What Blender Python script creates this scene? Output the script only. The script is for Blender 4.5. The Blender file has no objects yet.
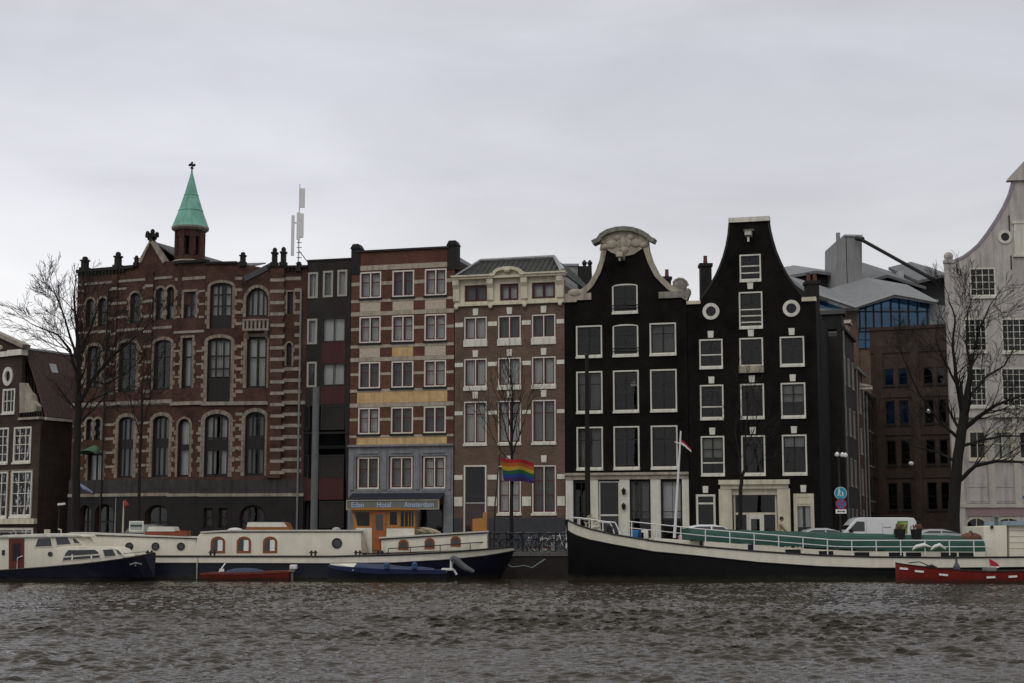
import bpy, bmesh, math, random
import numpy as np
from mathutils import Vector, Matrix
R = math.radians
S = bpy.context.scene
COL = S.collection
random.seed(7)

# ------------------------------------------------------------------ camera, sky, sun, exposure
FPX, CX, CY, PITCH, CAMZ = 1500.0, 512.0, 341.5, R(7.3), 2.3
cam_d = bpy.data.cameras.new('camera')
cam_d.sensor_width = 36.0
cam_d.lens = 36.0 * FPX / 1024.0
cam_d.clip_end = 5000
cam = bpy.data.objects.new('camera', cam_d)
cam.location = (0, 0, CAMZ)
cam.rotation_euler = (R(90) + PITCH, 0, 0)
COL.objects.link(cam)
S.camera = cam

SUN_EL, SUN_AZ = 48.0, 200.0          # sun behind the overcast, behind the camera
W = bpy.data.worlds.new('World')
S.world = W
W.use_nodes = True
nt = W.node_tree
nt.nodes.clear()
def wn(t, **k):
    n = nt.nodes.new(t)
    for a, b in k.items(): setattr(n, a, b)
    return n
out = wn('ShaderNodeOutputWorld'); bg = wn('ShaderNodeBackground')
sky = wn('ShaderNodeTexSky', sky_type='NISHITA', sun_disc=False)
sky.sun_elevation = R(SUN_EL); sky.sun_rotation = R(SUN_AZ)
sky.air_density = 1.5; sky.dust_density = 4.0
tc = wn('ShaderNodeTexCoord')
sep = wn('ShaderNodeSeparateXYZ'); nt.links.new(tc.outputs['Generated'], sep.inputs[0])
ramp = wn('ShaderNodeValToRGB'); nt.links.new(sep.outputs['Z'], ramp.inputs[0])
cr = ramp.color_ramp; cr.elements[0].position = 0.0; cr.elements[0].color = (.625, .622, .62, 1)
cr.elements[1].position = 1.0; cr.elements[1].color = (.80, .795, .785, 1)
for p, c in ((.12, (.62, .618, .62)), (.22, (.515, .517, .553)), (.30, (.455, .458, .505)), (.36, (.46, .463, .50)), (.55, (.64, .637, .635))):
    e = cr.elements.new(p); e.color = (*c, 1)
mp = wn('ShaderNodeMapping'); nt.links.new(tc.outputs['Generated'], mp.inputs[0]); mp.inputs['Scale'].default_value = (1.6, 1.6, 5.5)
mp.inputs['Location'].default_value = (.35, 0, .2)
nz = wn('ShaderNodeTexNoise'); nt.links.new(mp.outputs[0], nz.inputs['Vector'])
nz.inputs['Scale'].default_value = 2.3; nz.inputs['Detail'].default_value = 5.0; nz.inputs['Roughness'].default_value = .5
nz.inputs['Distortion'].default_value = .4
mr = wn('ShaderNodeMapRange'); nt.links.new(nz.outputs['Fac'], mr.inputs[0])
mr.inputs[1].default_value = .3; mr.inputs[2].default_value = .72; mr.inputs[3].default_value = 8.9; mr.inputs[4].default_value = 11.3
sc = wn('ShaderNodeVectorMath', operation='SCALE'); nt.links.new(ramp.outputs[0], sc.inputs[0]); 
# cloud deck raised over the houses, dimmed behind the camera to hold facade light
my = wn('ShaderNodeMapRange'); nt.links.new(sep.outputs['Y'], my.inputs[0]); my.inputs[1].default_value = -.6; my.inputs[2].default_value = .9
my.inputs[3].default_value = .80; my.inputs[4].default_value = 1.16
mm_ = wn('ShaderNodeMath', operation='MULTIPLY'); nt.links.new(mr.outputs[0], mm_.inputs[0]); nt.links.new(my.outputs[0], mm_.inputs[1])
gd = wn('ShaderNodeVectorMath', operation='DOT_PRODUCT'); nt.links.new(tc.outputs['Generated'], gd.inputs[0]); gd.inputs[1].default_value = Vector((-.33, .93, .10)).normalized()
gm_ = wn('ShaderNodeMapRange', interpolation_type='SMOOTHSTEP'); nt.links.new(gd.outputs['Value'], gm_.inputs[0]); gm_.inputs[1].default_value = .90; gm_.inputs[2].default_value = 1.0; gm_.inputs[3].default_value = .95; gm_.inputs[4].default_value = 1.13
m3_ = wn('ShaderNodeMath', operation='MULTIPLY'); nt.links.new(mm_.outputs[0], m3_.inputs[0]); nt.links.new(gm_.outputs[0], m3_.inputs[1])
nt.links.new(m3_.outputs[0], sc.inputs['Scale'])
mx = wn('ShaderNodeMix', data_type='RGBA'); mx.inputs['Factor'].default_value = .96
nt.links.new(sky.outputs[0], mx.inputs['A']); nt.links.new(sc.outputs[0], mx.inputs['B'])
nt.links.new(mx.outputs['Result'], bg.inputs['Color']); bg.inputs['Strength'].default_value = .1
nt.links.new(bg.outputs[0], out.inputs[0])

sun_d = bpy.data.lights.new('sun', 'SUN'); sun_d.energy = .5; sun_d.angle = R(40); sun_d.color = (1, .97, .93)
sun = bpy.data.objects.new('sun', sun_d); COL.objects.link(sun)
sun.rotation_euler = (R(90 - SUN_EL), 0, R(-25))
S.view_settings.view_transform = 'Standard'
S.view_settings.look = 'None'
S.view_settings.exposure = 0.26
S.view_settings.gamma = 1.0
S.view_settings.use_curve_mapping = False

# ------------------------------------------------------------------ measuring helpers
CAM = Vector((0, 0, CAMZ))
def ray(u, v):
    a = (u - CX) / FPX; b = (CY - v) / FPX
    cp, sp = math.cos(PITCH), math.sin(PITCH)
    return Vector((a, cp - b * sp, sp + b * cp))
def P(u, v, Y):
    d = ray(u, v); return CAM + d * (Y / d.y)
def ZY(v, Y): return P(CX, v, Y).z
def XY(u, v, Y): return P(u, v, Y).x
G = 1.33                                # street level above the water
QY = 81.0                               # quay edge

# ------------------------------------------------------------------ materials
MATS = {}
def mat(name, col, rough=.6, var=.12, scale=1.5, bump=0.0, bscale=20.0, metal=0.0, streak=0.0, spec=.4, stretch=(1, 1, 1)):
    m = bpy.data.materials.new(name); m.use_nodes = True
    t = m.node_tree; b = t.nodes['Principled BSDF']
    b.inputs['Roughness'].default_value = rough; b.inputs['Metallic'].default_value = metal
    b.inputs['Specular IOR Level'].default_value = spec
    co = t.nodes.new('ShaderNodeTexCoord')
    ma = t.nodes.new('ShaderNodeMapping'); ma.inputs['Scale'].default_value = stretch
    t.links.new(co.outputs['Object'], ma.inputs[0])
    n = t.nodes.new('ShaderNodeTexNoise'); n.inputs['Scale'].default_value = scale; n.inputs['Detail'].default_value = 6
    n.inputs['Roughness'].default_value = .65
    t.links.new(ma.outputs[0], n.inputs['Vector'])
    r = t.nodes.new('ShaderNodeValToRGB')
    r.color_ramp.elements[0].position = .3; r.color_ramp.elements[1].position = .7
    r.color_ramp.elements[0].color = (*[max(0, c * (1 - var)) for c in col], 1)
    r.color_ramp.elements[1].color = (*[min(1, c * (1 + var)) for c in col], 1)
    t.links.new(n.outputs['Fac'], r.inputs[0])
    last = r.outputs[0]
    if streak > 0:
        m2 = t.nodes.new('ShaderNodeMapping'); m2.inputs['Scale'].default_value = (3.0, 3.0, .25)
        t.links.new(co.outputs['Object'], m2.inputs[0])
        n2 = t.nodes.new('ShaderNodeTexNoise'); n2.inputs['Scale'].default_value = 1.3; n2.inputs['Detail'].default_value = 5
        t.links.new(m2.outputs[0], n2.inputs['Vector'])
        r2 = t.nodes.new('ShaderNodeMapRange'); r2.inputs[1].default_value = .45; r2.inputs[2].default_value = .75
        r2.inputs[3].default_value = 1.0; r2.inputs[4].default_value = 1.0 - streak
        t.links.new(n2.outputs['Fac'], r2.inputs[0])
        x = t.nodes.new('ShaderNodeVectorMath'); x.operation = 'SCALE'
        t.links.new(last, x.inputs[0]); t.links.new(r2.outputs[0], x.inputs['Scale']); last = x.outputs[0]
    t.links.new(last, b.inputs['Base Color'])
    if bump > 0:
        n3 = t.nodes.new('ShaderNodeTexNoise'); n3.inputs['Scale'].default_value = bscale; n3.inputs['Detail'].default_value = 4
        t.links.new(ma.outputs[0], n3.inputs['Vector'])
        bp = t.nodes.new('ShaderNodeBump'); bp.inputs['Strength'].default_value = bump; bp.inputs['Distance'].default_value = .03
        t.links.new(n3.outputs['Fac'], bp.inputs['Height']); t.links.new(bp.outputs[0], b.inputs['Normal'])
    MATS[name] = m
    return m
def brick(name, c1, c2, mortar, var=.3, size=.26, course=.075, spec=.2):
    """running-bond brick in object space: x+y along the wall, z up"""
    m = bpy.data.materials.new(name); m.use_nodes = True
    t = m.node_tree; b = t.nodes['Principled BSDF']; b.inputs['Roughness'].default_value = .85; b.inputs['Specular IOR Level'].default_value = spec
    co = t.nodes.new('ShaderNodeTexCoord'); s = t.nodes.new('ShaderNodeSeparateXYZ'); t.links.new(co.outputs['Object'], s.inputs[0])
    ad = t.nodes.new('ShaderNodeMath'); ad.operation = 'ADD'; t.links.new(s.outputs[0], ad.inputs[0]); t.links.new(s.outputs[1], ad.inputs[1])
    cb = t.nodes.new('ShaderNodeCombineXYZ'); t.links.new(ad.outputs[0], cb.inputs[0]); t.links.new(s.outputs[2], cb.inputs[1])
    br = t.nodes.new('ShaderNodeTexBrick'); t.links.new(cb.outputs[0], br.inputs['Vector'])
    br.inputs['Color1'].default_value = (*c1, 1); br.inputs['Color2'].default_value = (*c2, 1); br.inputs['Mortar'].default_value = (*mortar, 1)
    br.inputs['Scale'].default_value = 1.0; br.inputs['Mortar Size'].default_value = .008; br.inputs['Brick Width'].default_value = size; br.inputs['Row Height'].default_value = course
    n = t.nodes.new('ShaderNodeTexNoise'); n.inputs['Scale'].default_value = .55; n.inputs['Detail'].default_value = 9; n.inputs['Roughness'].default_value = .7
    t.links.new(co.outputs['Object'], n.inputs['Vector'])
    mr = t.nodes.new('ShaderNodeMapRange'); mr.inputs[1].default_value = .3; mr.inputs[2].default_value = .7; mr.inputs[3].default_value = 1 - var; mr.inputs[4].default_value = 1 + var
    t.links.new(n.outputs['Fac'], mr.inputs[0])
    x = t.nodes.new('ShaderNodeVectorMath'); x.operation = 'SCALE'; t.links.new(br.outputs['Color'], x.inputs[0]); t.links.new(mr.outputs[0], x.inputs['Scale'])
    t.links.new(x.outputs[0], b.inputs['Base Color'])
    bp = t.nodes.new('ShaderNodeBump'); bp.inputs['Strength'].default_value = .5; bp.inputs['Distance'].default_value = .01; bp.invert = True
    t.links.new(br.outputs['Fac'], bp.inputs['Height']); t.links.new(bp.outputs[0], b.inputs['Normal'])
    MATS[name] = m
    return m
def tiles(name, col, var=.35, sx=.25, sz=.3):
    m = mat(name, col, .75, var, 3.0)
    t = m.node_tree; b = t.nodes['Principled BSDF']
    co = t.nodes.new('ShaderNodeTexCoord'); s = t.nodes.new('ShaderNodeSeparateXYZ'); t.links.new(co.outputs['UV'], s.inputs[0])
    def saw(o, per, op):
        d = t.nodes.new('ShaderNodeMath'); d.operation = 'DIVIDE'; d.inputs[1].default_value = per; t.links.new(o, d.inputs[0])
        f = t.nodes.new('ShaderNodeMath'); f.operation = op; t.links.new(d.outputs[0], f.inputs[0]); return f.outputs[0]
    a = saw(s.outputs[0], sx / 6.283, 'SINE'); c = saw(s.outputs[1], sz, 'FRACT')
    q = t.nodes.new('ShaderNodeMath'); q.operation = 'SUBTRACT'; t.links.new(a, q.inputs[0]); t.links.new(c, q.inputs[1])
    bp = t.nodes.new('ShaderNodeBump'); bp.inputs['Strength'].default_value = 1; bp.inputs['Distance'].default_value = .12
    t.links.new(q.outputs[0], bp.inputs['Height']); t.links.new(bp.outputs[0], b.inputs['Normal'])
    return m
def glass(name, tint=(.90, .91, .91), refl=1.0, gcol=(.95, .96, .98)):
    m = bpy.data.materials.new(name); m.use_nodes = True; t = m.node_tree; t.nodes.clear()
    o = t.nodes.new('ShaderNodeOutputMaterial'); mixn = t.nodes.new('ShaderNodeMixShader')
    tr = t.nodes.new('ShaderNodeBsdfTransparent'); tr.inputs[0].default_value = (*tint, 1)
    gl = t.nodes.new('ShaderNodeBsdfGlossy'); gl.inputs['Roughness'].default_value = .03; gl.inputs[0].default_value = (*gcol, 1)
    fr = t.nodes.new('ShaderNodeFresnel'); fr.inputs['IOR'].default_value = 1.36 * refl
    co = t.nodes.new('ShaderNodeTexCoord'); n = t.nodes.new('ShaderNodeTexNoise'); n.inputs['Scale'].default_value = 1.3
    t.links.new(co.outputs['Object'], n.inputs['Vector'])
    bp = t.nodes.new('ShaderNodeBump'); bp.inputs['Strength'].default_value = .18; bp.inputs['Distance'].default_value = .02
    t.links.new(n.outputs['Fac'], bp.inputs['Height']); t.links.new(bp.outputs[0], gl.inputs['Normal'])
    t.links.new(fr.outputs[0], mixn.inputs[0]); t.links.new(tr.outputs[0], mixn.inputs[1]); t.links.new(gl.outputs[0], mixn.inputs[2])
    t.links.new(mixn.outputs[0], o.inputs[0]); MATS[name] = m
    return m

white = mat('white_paint', (.72, .70, .62), .5, .10, 2.5, streak=.25)
cream = mat('cream_paint', (.66, .61, .47), .55, .10, 2.0, streak=.3)
hotelst = mat('hotel_stripe_stone', (.42, .36, .285), .85, .2, 2.5, .3, 14, streak=.35)
surst = mat('window_surround_stone', (.27, .225, .175), .85, .3, 3.5, .3, 14, streak=.5)
stone = mat('pale_stone', (.40, .36, .29), .85, .22, 2.5, .3, 14, streak=.45)
bandst = mat('grey_stone', (.31, .27, .225), .85, .3, 2.5, .3, 14, streak=.4)
dstone = mat('dark_stone', (.019, .0175, .0165), .85, .3, 1.6, .3, 8, streak=.3)
yellowst = mat('yellow_plaster', (.60, .41, .20), .85, .2, 2.2, .15, 10, streak=.3)
beigest = mat('beige_tilework', (.50, .435, .345), .8, .25, 9, .2, 30)
bluestone = mat('blue_grey_stone', (.225, .235, .25), .8, .22, 2.0, .25, 9, streak=.3)
redbrick = brick('red_brick', (.100, .043, .031), (.057, .027, .021), (.075, .056, .045), .65)
hotelbrick = brick('hotel_brick', (.15, .054, .039), (.105, .040, .031), (.11, .08, .065), .4)
brownbrick = brick('brown_brick', (.165, .108, .078), (.122, .081, .060), (.14, .115, .095), .3)
greybrick = brick('dark_grey_brick', (.036, .031, .029), (.029, .026, .025), (.035, .032, .03))
backbrick = brick('aged_brick', (.068, .045, .036), (.052, .036, .029), (.055, .045, .038), .4)
blackpaint = brick('black_tarred_brick', (.0095, .0083, .0077), (.0068, .006, .0057), (.015, .0132, .012), .75, spec=.10)
palebrick = mat('mauve_grey_painted_brick', (.52, .485, .46), .8, .18, .9, .3, 20, streak=.36)
creamwall = mat('cream_plaster_wall', (.56, .53, .47), .8, .10, 1.4, .15, 14, streak=.2)
pinkst = mat('dull_pink_band', (.34, .24, .245), .8, .12, 2.0)
glasspane = glass('window_glass')
blueglass = glass('blue_tinted_glass', (.30, .52, .72), 1.5, (.42, .64, .85))
curtain = mat('net_curtain', (.74, .73, .70), .95, .1, 3, stretch=(6, 1, .3))
curtainw = mat('white_curtain', (.80, .79, .75), .95, .08, 3, stretch=(6, 1, .3))
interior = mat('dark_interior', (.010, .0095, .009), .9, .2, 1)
darkframe = mat('dark_brown_joinery', (.014, .010, .009), .5, .2, 4)
redsash = mat('dark_red_sash', (.10, .018, .018), .5, .15, 4)
redpanel = mat('red_panel', (.055, .010, .010), .6, .2, 1.2, streak=.3)
palemetal = mat('pale_metal_frame', (.36, .34, .30), .5, .12, 3)
slate = mat('slate', (.075, .075, .08), .7, .25, 3, .3, 12)
lead = mat('lead_sheet', (.33, .34, .35), .6, .18, 2, streak=.2)
copper = mat('green_copper', (.18, .42, .335), .7, .18, 1.6, .15, 9, streak=.35)
greytile = tiles('dark_grey_pantile', (.036, .038, .033), .45, .34, .42)
redtile = tiles('dark_red_pantile', (.085, .045, .036))
concrete = mat('grey_concrete', (.27, .275, .28), .9, .12, .5, .15, 8, streak=.3)
zinc = mat('zinc_roof', (.17, .178, .185), .6, .14, .6, streak=.25)
zincedge = mat('pale_zinc_edge', (.42, .44, .45), .5, .1, 1)
iron = mat('black_iron', (.012, .012, .013), .5, .2, 6)
steel = mat('galvanised_steel', (.22, .235, .24), .45, .12, 2.5, metal=.4, streak=.25)
whitemetal = mat('white_enamel', (.74, .74, .73), .4, .06, 3)
bark = mat('wet_bark', (.0125, .0105, .009), .9, .35, 6, .6, 30, stretch=(1, 1, .3))
wood = mat('varnished_wood', (.36, .165, .04), .35, .25, 5, stretch=(1, 1, 6))
wooddk = mat('orange_brown_frame', (.24, .075, .022), .45, .2, 5)
hullcream = mat('cream_hull_paint', (.78, .74, .62), .4, .07, 1.2, streak=.14)
hullblack = mat('black_hull_paint', (.0048, .0048, .0055), .5, .35, 1.2, .05, 6, streak=.2, spec=.2)
hullnavy = mat('navy_hull_paint', (.0055, .0075, .021), .4, .25, 1.2, streak=.2)
hullred = mat('red_hull_paint', (.205, .018, .014), .4, .14, 2, streak=.25)
greentarp = mat('green_tarpaulin', (.012, .062, .046), .7, .3, 1.6, .35, 3)
tarpblue = mat('blue_tarpaulin', (.018, .030, .085), .5, .3, 2.5, .4, 5)
deckgrey = mat('grey_deck_paint', (.20, .20, .19), .8, .2, 2)
dullsteel = mat('dull_grey_steel', (.12, .125, .13), .6, .2, 2.5, streak=.3)
rubber = mat('black_rubber', (.012, .012, .012), .8, .2, 5)
rope = mat('pale_rope', (.42, .37, .28), .9, .2, 9)
vanwhite = mat('white_car_paint', (.72, .73, .74), .25, .05, 1.0, spec=.6)
vangreen = mat('green_print', (.16, .24, .05), .35, .25, 4)
carsilver = mat('silver_car_paint', (.40, .41, .42), .3, .06, 1, metal=.3, spec=.6)
cardark = mat('dark_car_paint', (.02, .028, .028), .25, .1, 1, spec=.6)
carglass = mat('dark_car_glass', (.012, .015, .018), .06, .1, 1, spec=.8)
awning = mat('navy_awning_cloth', (.014, .018, .028), .85, .2, 3)
signgrey = mat('sign_board', (.16, .17, .155), .6, .12, 3)
lettering = mat('white_blue_lettering', (.42, .50, .66), .5, .05, 3)
skin = mat('skin', (.40, .22, .15), .6, .08, 8)
cloth_beige = mat('beige_jacket', (.40, .34, .24), .9, .12, 6)
cloth_dark = mat('dark_trousers', (.02, .022, .03), .9, .2, 6)
hair = mat('dark_hair', (.012, .009, .008), .7, .2, 20)
signblue = mat('sign_blue', (.02, .17, .42), .4, .05, 4)
signteal = mat('sign_teal_blue', (.02, .30, .42), .4, .05, 4)
signred = mat('sign_red', (.42, .02, .05), .4, .05, 4)
signwhite = mat('sign_white', (.78, .78, .76), .4, .04, 4)
terracotta = mat('terracotta', (.14, .06, .04), .85, .2, 5)
leafdark = mat('dark_leaves', (.03, .05, .022), .7, .4, 8)

def scum(m, z0=.10):
    """weed and dirt left by the water along the foot of a hull (object z = 0 is the water line)"""
    t = m.node_tree; b = t.nodes['Principled BSDF']; src = b.inputs['Base Color'].links[0].from_socket
    co = t.nodes.new('ShaderNodeTexCoord'); s = t.nodes.new('ShaderNodeSeparateXYZ'); t.links.new(co.outputs['Object'], s.inputs[0])
    n = t.nodes.new('ShaderNodeTexNoise'); n.inputs['Scale'].default_value = 2.2; n.inputs['Detail'].default_value = 6; t.links.new(co.outputs['Object'], n.inputs['Vector'])
    a = t.nodes.new('ShaderNodeMath'); a.operation = 'MULTIPLY_ADD'; a.inputs[1].default_value = -.35; t.links.new(n.outputs['Fac'], a.inputs[0]); t.links.new(s.outputs[2], a.inputs[2])
    r = t.nodes.new('ShaderNodeMapRange'); r.inputs[1].default_value = -.12; r.inputs[2].default_value = z0; r.inputs[3].default_value = .85; r.inputs[4].default_value = 0; t.links.new(a.outputs[0], r.inputs[0])
    x = t.nodes.new('ShaderNodeMix'); x.data_type = 'RGBA'; t.links.new(r.outputs[0], x.inputs['Factor']); t.links.new(src, x.inputs['A']); x.inputs['B'].default_value = (.035, .034, .022, 1)
    t.links.new(x.outputs['Result'], b.inputs['Base Color'])
for _m in (hullblack, hullnavy, hullred): scum(_m)
curtain2 = mat('grey_curtain', (.34, .34, .34), .95, .12, 3, stretch=(6, 1, .3)); curtain3 = mat('dim_curtain', (.17, .165, .16), .95, .15, 3, stretch=(6, 1, .3))
blind = mat('roller_blind', (.30, .29, .26), .9, .08, 2)

# ------------------------------------------------------------------ mesh builder
I4 = Matrix.Identity(4)
class MB:
    def __init__(s): s.v = []; s.f = []; s.uv = None; s.sm = False
    def add(s, vs, fs, M=None):
        o = len(s.v)
        s.v += [tuple(M @ Vector(p)) if M else tuple(p) for p in vs]
        s.f += [tuple(i + o for i in f) for f in fs]
        return s
    def box(s, x0, x1, y0, y1, z0, z1, M=None):
        vs = [(x, y, z) for z in (z0, z1) for y in (y0, y1) for x in (x0, x1)]
        return s.add(vs, [(0, 2, 3, 1), (4, 5, 7, 6), (0, 1, 5, 4), (2, 6, 7, 3), (0, 4, 6, 2), (1, 3, 7, 5)], M)
    def prism(s, pts, y0, y1, M=None):
        """simple (convex or mild) polygon in x-z extruded along y"""
        n = len(pts)
        vs = [(x, y0, z) for x, z in pts] + [(x, y1, z) for x, z in pts]
        fs = [tuple(range(n)), tuple(reversed(range(n, 2 * n)))] + [(i, n + i, n + (i + 1) % n, (i + 1) % n) for i in range(n)]
        return s.add(vs, fs, M)
    def prismx(s, pts, x0, x1, M=None):
        n = len(pts)
        vs = [(x0, y, z) for y, z in pts] + [(x1, y, z) for y, z in pts]
        fs = [tuple(range(n)), tuple(reversed(range(n, 2 * n)))] + [(i, n + i, n + (i + 1) % n, (i + 1) % n) for i in range(n)]
        return s.add(vs, fs, M)
    def tube(s, path, rad, n=6, cap=True):
        pts = [Vector(p) for p in path]
        if not hasattr(rad, '__len__'): rad = [rad] * len(pts)
        rings = []; up = Vector((0, 0, 1))
        for i, p in enumerate(pts):
            d = (pts[min(i + 1, len(pts) - 1)] - pts[max(i - 1, 0)])
            d = d.normalized() if d.length > 1e-9 else Vector((0, 0, 1))
            a = d.cross(up if abs(d.z) < .95 else Vector((1, 0, 0))).normalized(); b = d.cross(a)
            rings.append([p + (a * math.cos(6.28318 * k / n) + b * math.sin(6.28318 * k / n)) * rad[i] for k in range(n)])
        vs = [q for r in rings for q in r]; fs = []
        for i in range(len(pts) - 1):
            for k in range(n):
                fs.append((i * n + k, i * n + (k + 1) % n, (i + 1) * n + (k + 1) % n, (i + 1) * n + k))
        if cap: fs += [tuple(range(n)), tuple(range(len(pts) * n - 1, len(pts) * n - n - 1, -1))]
        return s.add(vs, fs)
    def lathe(s, prof, n=16, M=None, a0=0.0):
        vs = []; fs = []
        for r, z in prof:
            vs += [(r * math.cos(a0 + 6.28318 * k / n), r * math.sin(a0 + 6.28318 * k / n), z) for k in range(n)]
        for i in range(len(prof) - 1):
            for k in range(n): fs.append((i * n + k, i * n + (k + 1) % n, (i + 1) * n + (k + 1) % n, (i + 1) * n + k))
        fs += [tuple(reversed(range(n))), tuple(range((len(prof) - 1) * n, len(prof) * n))]
        return s.add(vs, fs, M)
    def torus(s, c, axis, R0, r, n=20, m=6):
        c = Vector(c); ax = Vector(axis).normalized()
        a = ax.cross(Vector((0, 0, 1)) if abs(ax.z) < .9 else Vector((1, 0, 0))).normalized(); b = ax.cross(a)
        vs = []; fs = []
        for i in range(n):
            d = a * math.cos(6.28318 * i / n) + b * math.sin(6.28318 * i / n)
            for j in range(m):
                vs.append(c + d * (R0 + r * math.cos(6.28318 * j / m)) + ax * r * math.sin(6.28318 * j / m))
        for i in range(n):
            for j in range(m):
                fs.append((i * m + j, i * m + (j + 1) % m, ((i + 1) % n) * m + (j + 1) % m, ((i + 1) % n) * m + j))
        return s.add(vs, fs)
    def ball(s, c, rx, ry=None, rz=None, n=10, m=7, M=None):
        ry = ry or rx; rz = rz or rx
        prof = [(max(1e-4, math.sin(math.pi * i / m)), -math.cos(math.pi * i / m)) for i in range(m + 1)]
        T = Matrix.Translation(c) @ Matrix.Diagonal((rx, ry, rz, 1))
        return s.lathe(prof, n, (M @ T) if M else T)
    def plate(s, outer, holes=(), y0=0.0, y1=.3, M=None):
        """polygon with holes in x-z, extruded y0..y1 (real reveals)"""
        c = bpy.data.curves.new('tmp', 'CURVE'); c.dimensions = '2D'; c.fill_mode = 'BOTH'; c.extrude = (y1 - y0) / 2
        for poly in [outer] + list(holes):
            sp = c.splines.new('POLY'); sp.points.add(len(poly) - 1); sp.use_cyclic_u = True
            for p, q in zip(sp.points, poly): p.co = (q[0], q[1], 0, 1)
        o = bpy.data.objects.new('tmp', c)
        me = bpy.data.meshes.new_from_object(o)
        ym = (y0 + y1) / 2
        vs = [(v.co.x, ym - v.co.z, v.co.y) for v in me.vertices]
        fs = [tuple(p.vertices) for p in me.polygons]
        bpy.data.objects.remove(o); bpy.data.curves.remove(c); bpy.data.meshes.remove(me)
        return s.add(vs, fs, M)
    def strip(s, path, w, y0, y1, taper=None):
        """moulding that follows an x-z path, w wide, from y0 to y1"""
        n = len(path); L = []; Rr = []
        for i in range(n):
            a = Vector(path[max(0, i - 1)]); b = Vector(path[min(n - 1, i + 1)]); d = (b - a).normalized(); nn = Vector((-d.y, d.x))
            ww = w * (taper[i] if taper else 1) / 2; p = Vector(path[i]); L.append(p + nn * ww); Rr.append(p - nn * ww)
        for i in range(n - 1):
            q = [L[i], L[i + 1], Rr[i + 1], Rr[i]]
            s.prism([(p.x, p.y) for p in q], y0, y1)
        return s
    def pieces(s):
        par = list(range(len(s.v)))
        def f(i):
            while par[i] != i: par[i] = par[par[i]]; i = par[i]
            return i
        for q in s.f:
            for j in q[1:]: par[f(j)] = f(q[0])
        g = {}
        for q in s.f: g.setdefault(f(q[0]), []).append(q)
        res = []
        for fs in g.values():
            ids = sorted({i for q in fs for i in q}); mp_ = {i: k for k, i in enumerate(ids)}; b = MB(); b.add([s.v[i] for i in ids], [tuple(mp_[i] for i in q) for q in fs]); res.append(b)
        return res
    def mesh(s, name, m, smooth=False):
        me = bpy.data.meshes.new(name); me.from_pydata(s.v, [], s.f)
        bm = bmesh.new(); bm.from_mesh(me); bmesh.ops.remove_doubles(bm, verts=bm.verts, dist=1e-5)
        bmesh.ops.recalc_face_normals(bm, faces=bm.faces); bm.to_mesh(me); bm.free()
        if smooth:
            for p in me.polygons: p.use_smooth = True
            me.set_sharp_from_angle(angle=R(40))
        if m: me.materials.append(m)
        return me
def obj(name, data, parent=None, M=None, m=None, smooth=False):
    if isinstance(data, MB): data = data.mesh(name, m, smooth)
    o = bpy.data.objects.new(name, data); COL.objects.link(o)
    if parent: o.parent = parent
    if M is not None: o.matrix_basis = M
    return o
def tag(o, label, cat, group=None, kind=None):
    o['label'] = label; o['category'] = cat
    if group: o['group'] = group
    if kind: o['kind'] = kind
    return o
def structure(o): o['kind'] = 'structure'; return o
def thing(name, label, cat, M=None, group=None):
    o = obj(name, None, None, M if M is not None else I4)
    return tag(o, label, cat, group)
def at(x, y, z, rz=0.0): return Matrix.Translation((x, y, z)) @ Matrix.Rotation(rz, 4, 'Z')
def copy_tree(o, M=None, label=None, parent=None):
    c = o.copy(); COL.objects.link(c)
    if parent: c.parent = parent
    if M is not None: c.matrix_basis = M
    if label: c['label'] = label
    for k in [x for x in ALLCH.get(o.name, [])]: copy_tree(k, None, None, c)
    return c
ALLCH = {}
def index_children(root):
    for k in root.children:
        ALLCH.setdefault(root.name, []).append(k); index_children(k)

def arc_outline(s0, s1, z0, z1, rise=0.0, n=10):
    if rise <= 0: return [(s0, z0), (s1, z0), (s1, z1), (s0, z1)]
    zs = z1 - rise; c = (s0 + s1) / 2; a = (s1 - s0) / 2
    return [(s0, z0), (s1, z0)] + [(c + a * math.cos(math.pi * k / n), zs + rise * math.sin(math.pi * k / n)) for k in range(n + 1)]
def circle(c, z, r, n=20): return [(c + r * math.cos(6.28318 * k / n), z + r * math.sin(6.28318 * k / n)) for k in range(n)]

# ------------------------------------------------------------------ facade planes measured from the photograph
SPLIT = {'stone_bands': 'stone_band', 'white_bands': 'white_band', 'console': 'console', 'window_bar': 'window_bar', 'infill_panels': 'infill_panel', 'balcony': 'balcony'} 
SPLIT.pop('balcony')
class Facade:
    def __init__(s, O, yaw):
        s.O = Vector((O[0], O[1], G)); s.yaw = yaw
        s.t = Vector((math.cos(yaw), -math.sin(yaw), 0)); s.n = Vector((math.sin(yaw), math.cos(yaw), 0))
        s.M = Matrix.Translation(s.O) @ Matrix.Rotation(-yaw, 4, 'Z')
        s.holes = []; s.root = None; s.rel = I4
    def at(s, u, v, d=0.0):
        r = ray(u, v); k = (s.O + s.n * d - CAM).dot(s.n) / r.dot(s.n); p = CAM + r * k - s.O
        return p.dot(s.t), p.z
    def rect(s, u0, v0, u1, v1):
        uc, vc = (u0 + u1) / 2, (v0 + v1) / 2
        return s.at(u0, vc)[0], s.at(u1, vc)[0], s.at(uc, v1)[1], s.at(uc, v0)[1]
    def S(s, u, v): return s.at(u, v)[0]
    def Z(s, u, v): return s.at(u, v)[1]
    def poly(s, pts): return [s.at(*p) for p in pts]
    def attach(s, root): s.root = root; s.rel = root.matrix_basis.inverted() @ s.M; return s
    def part(s, name, mb, m, M=None, smooth=False):
        if name in SPLIT:
            for q in mb.pieces(): o = obj(SPLIT[name], q, s.root, s.rel @ (M or I4), m, smooth)
            return o
        return obj(name, mb, s.root, s.rel @ (M or I4), m, smooth)
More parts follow.
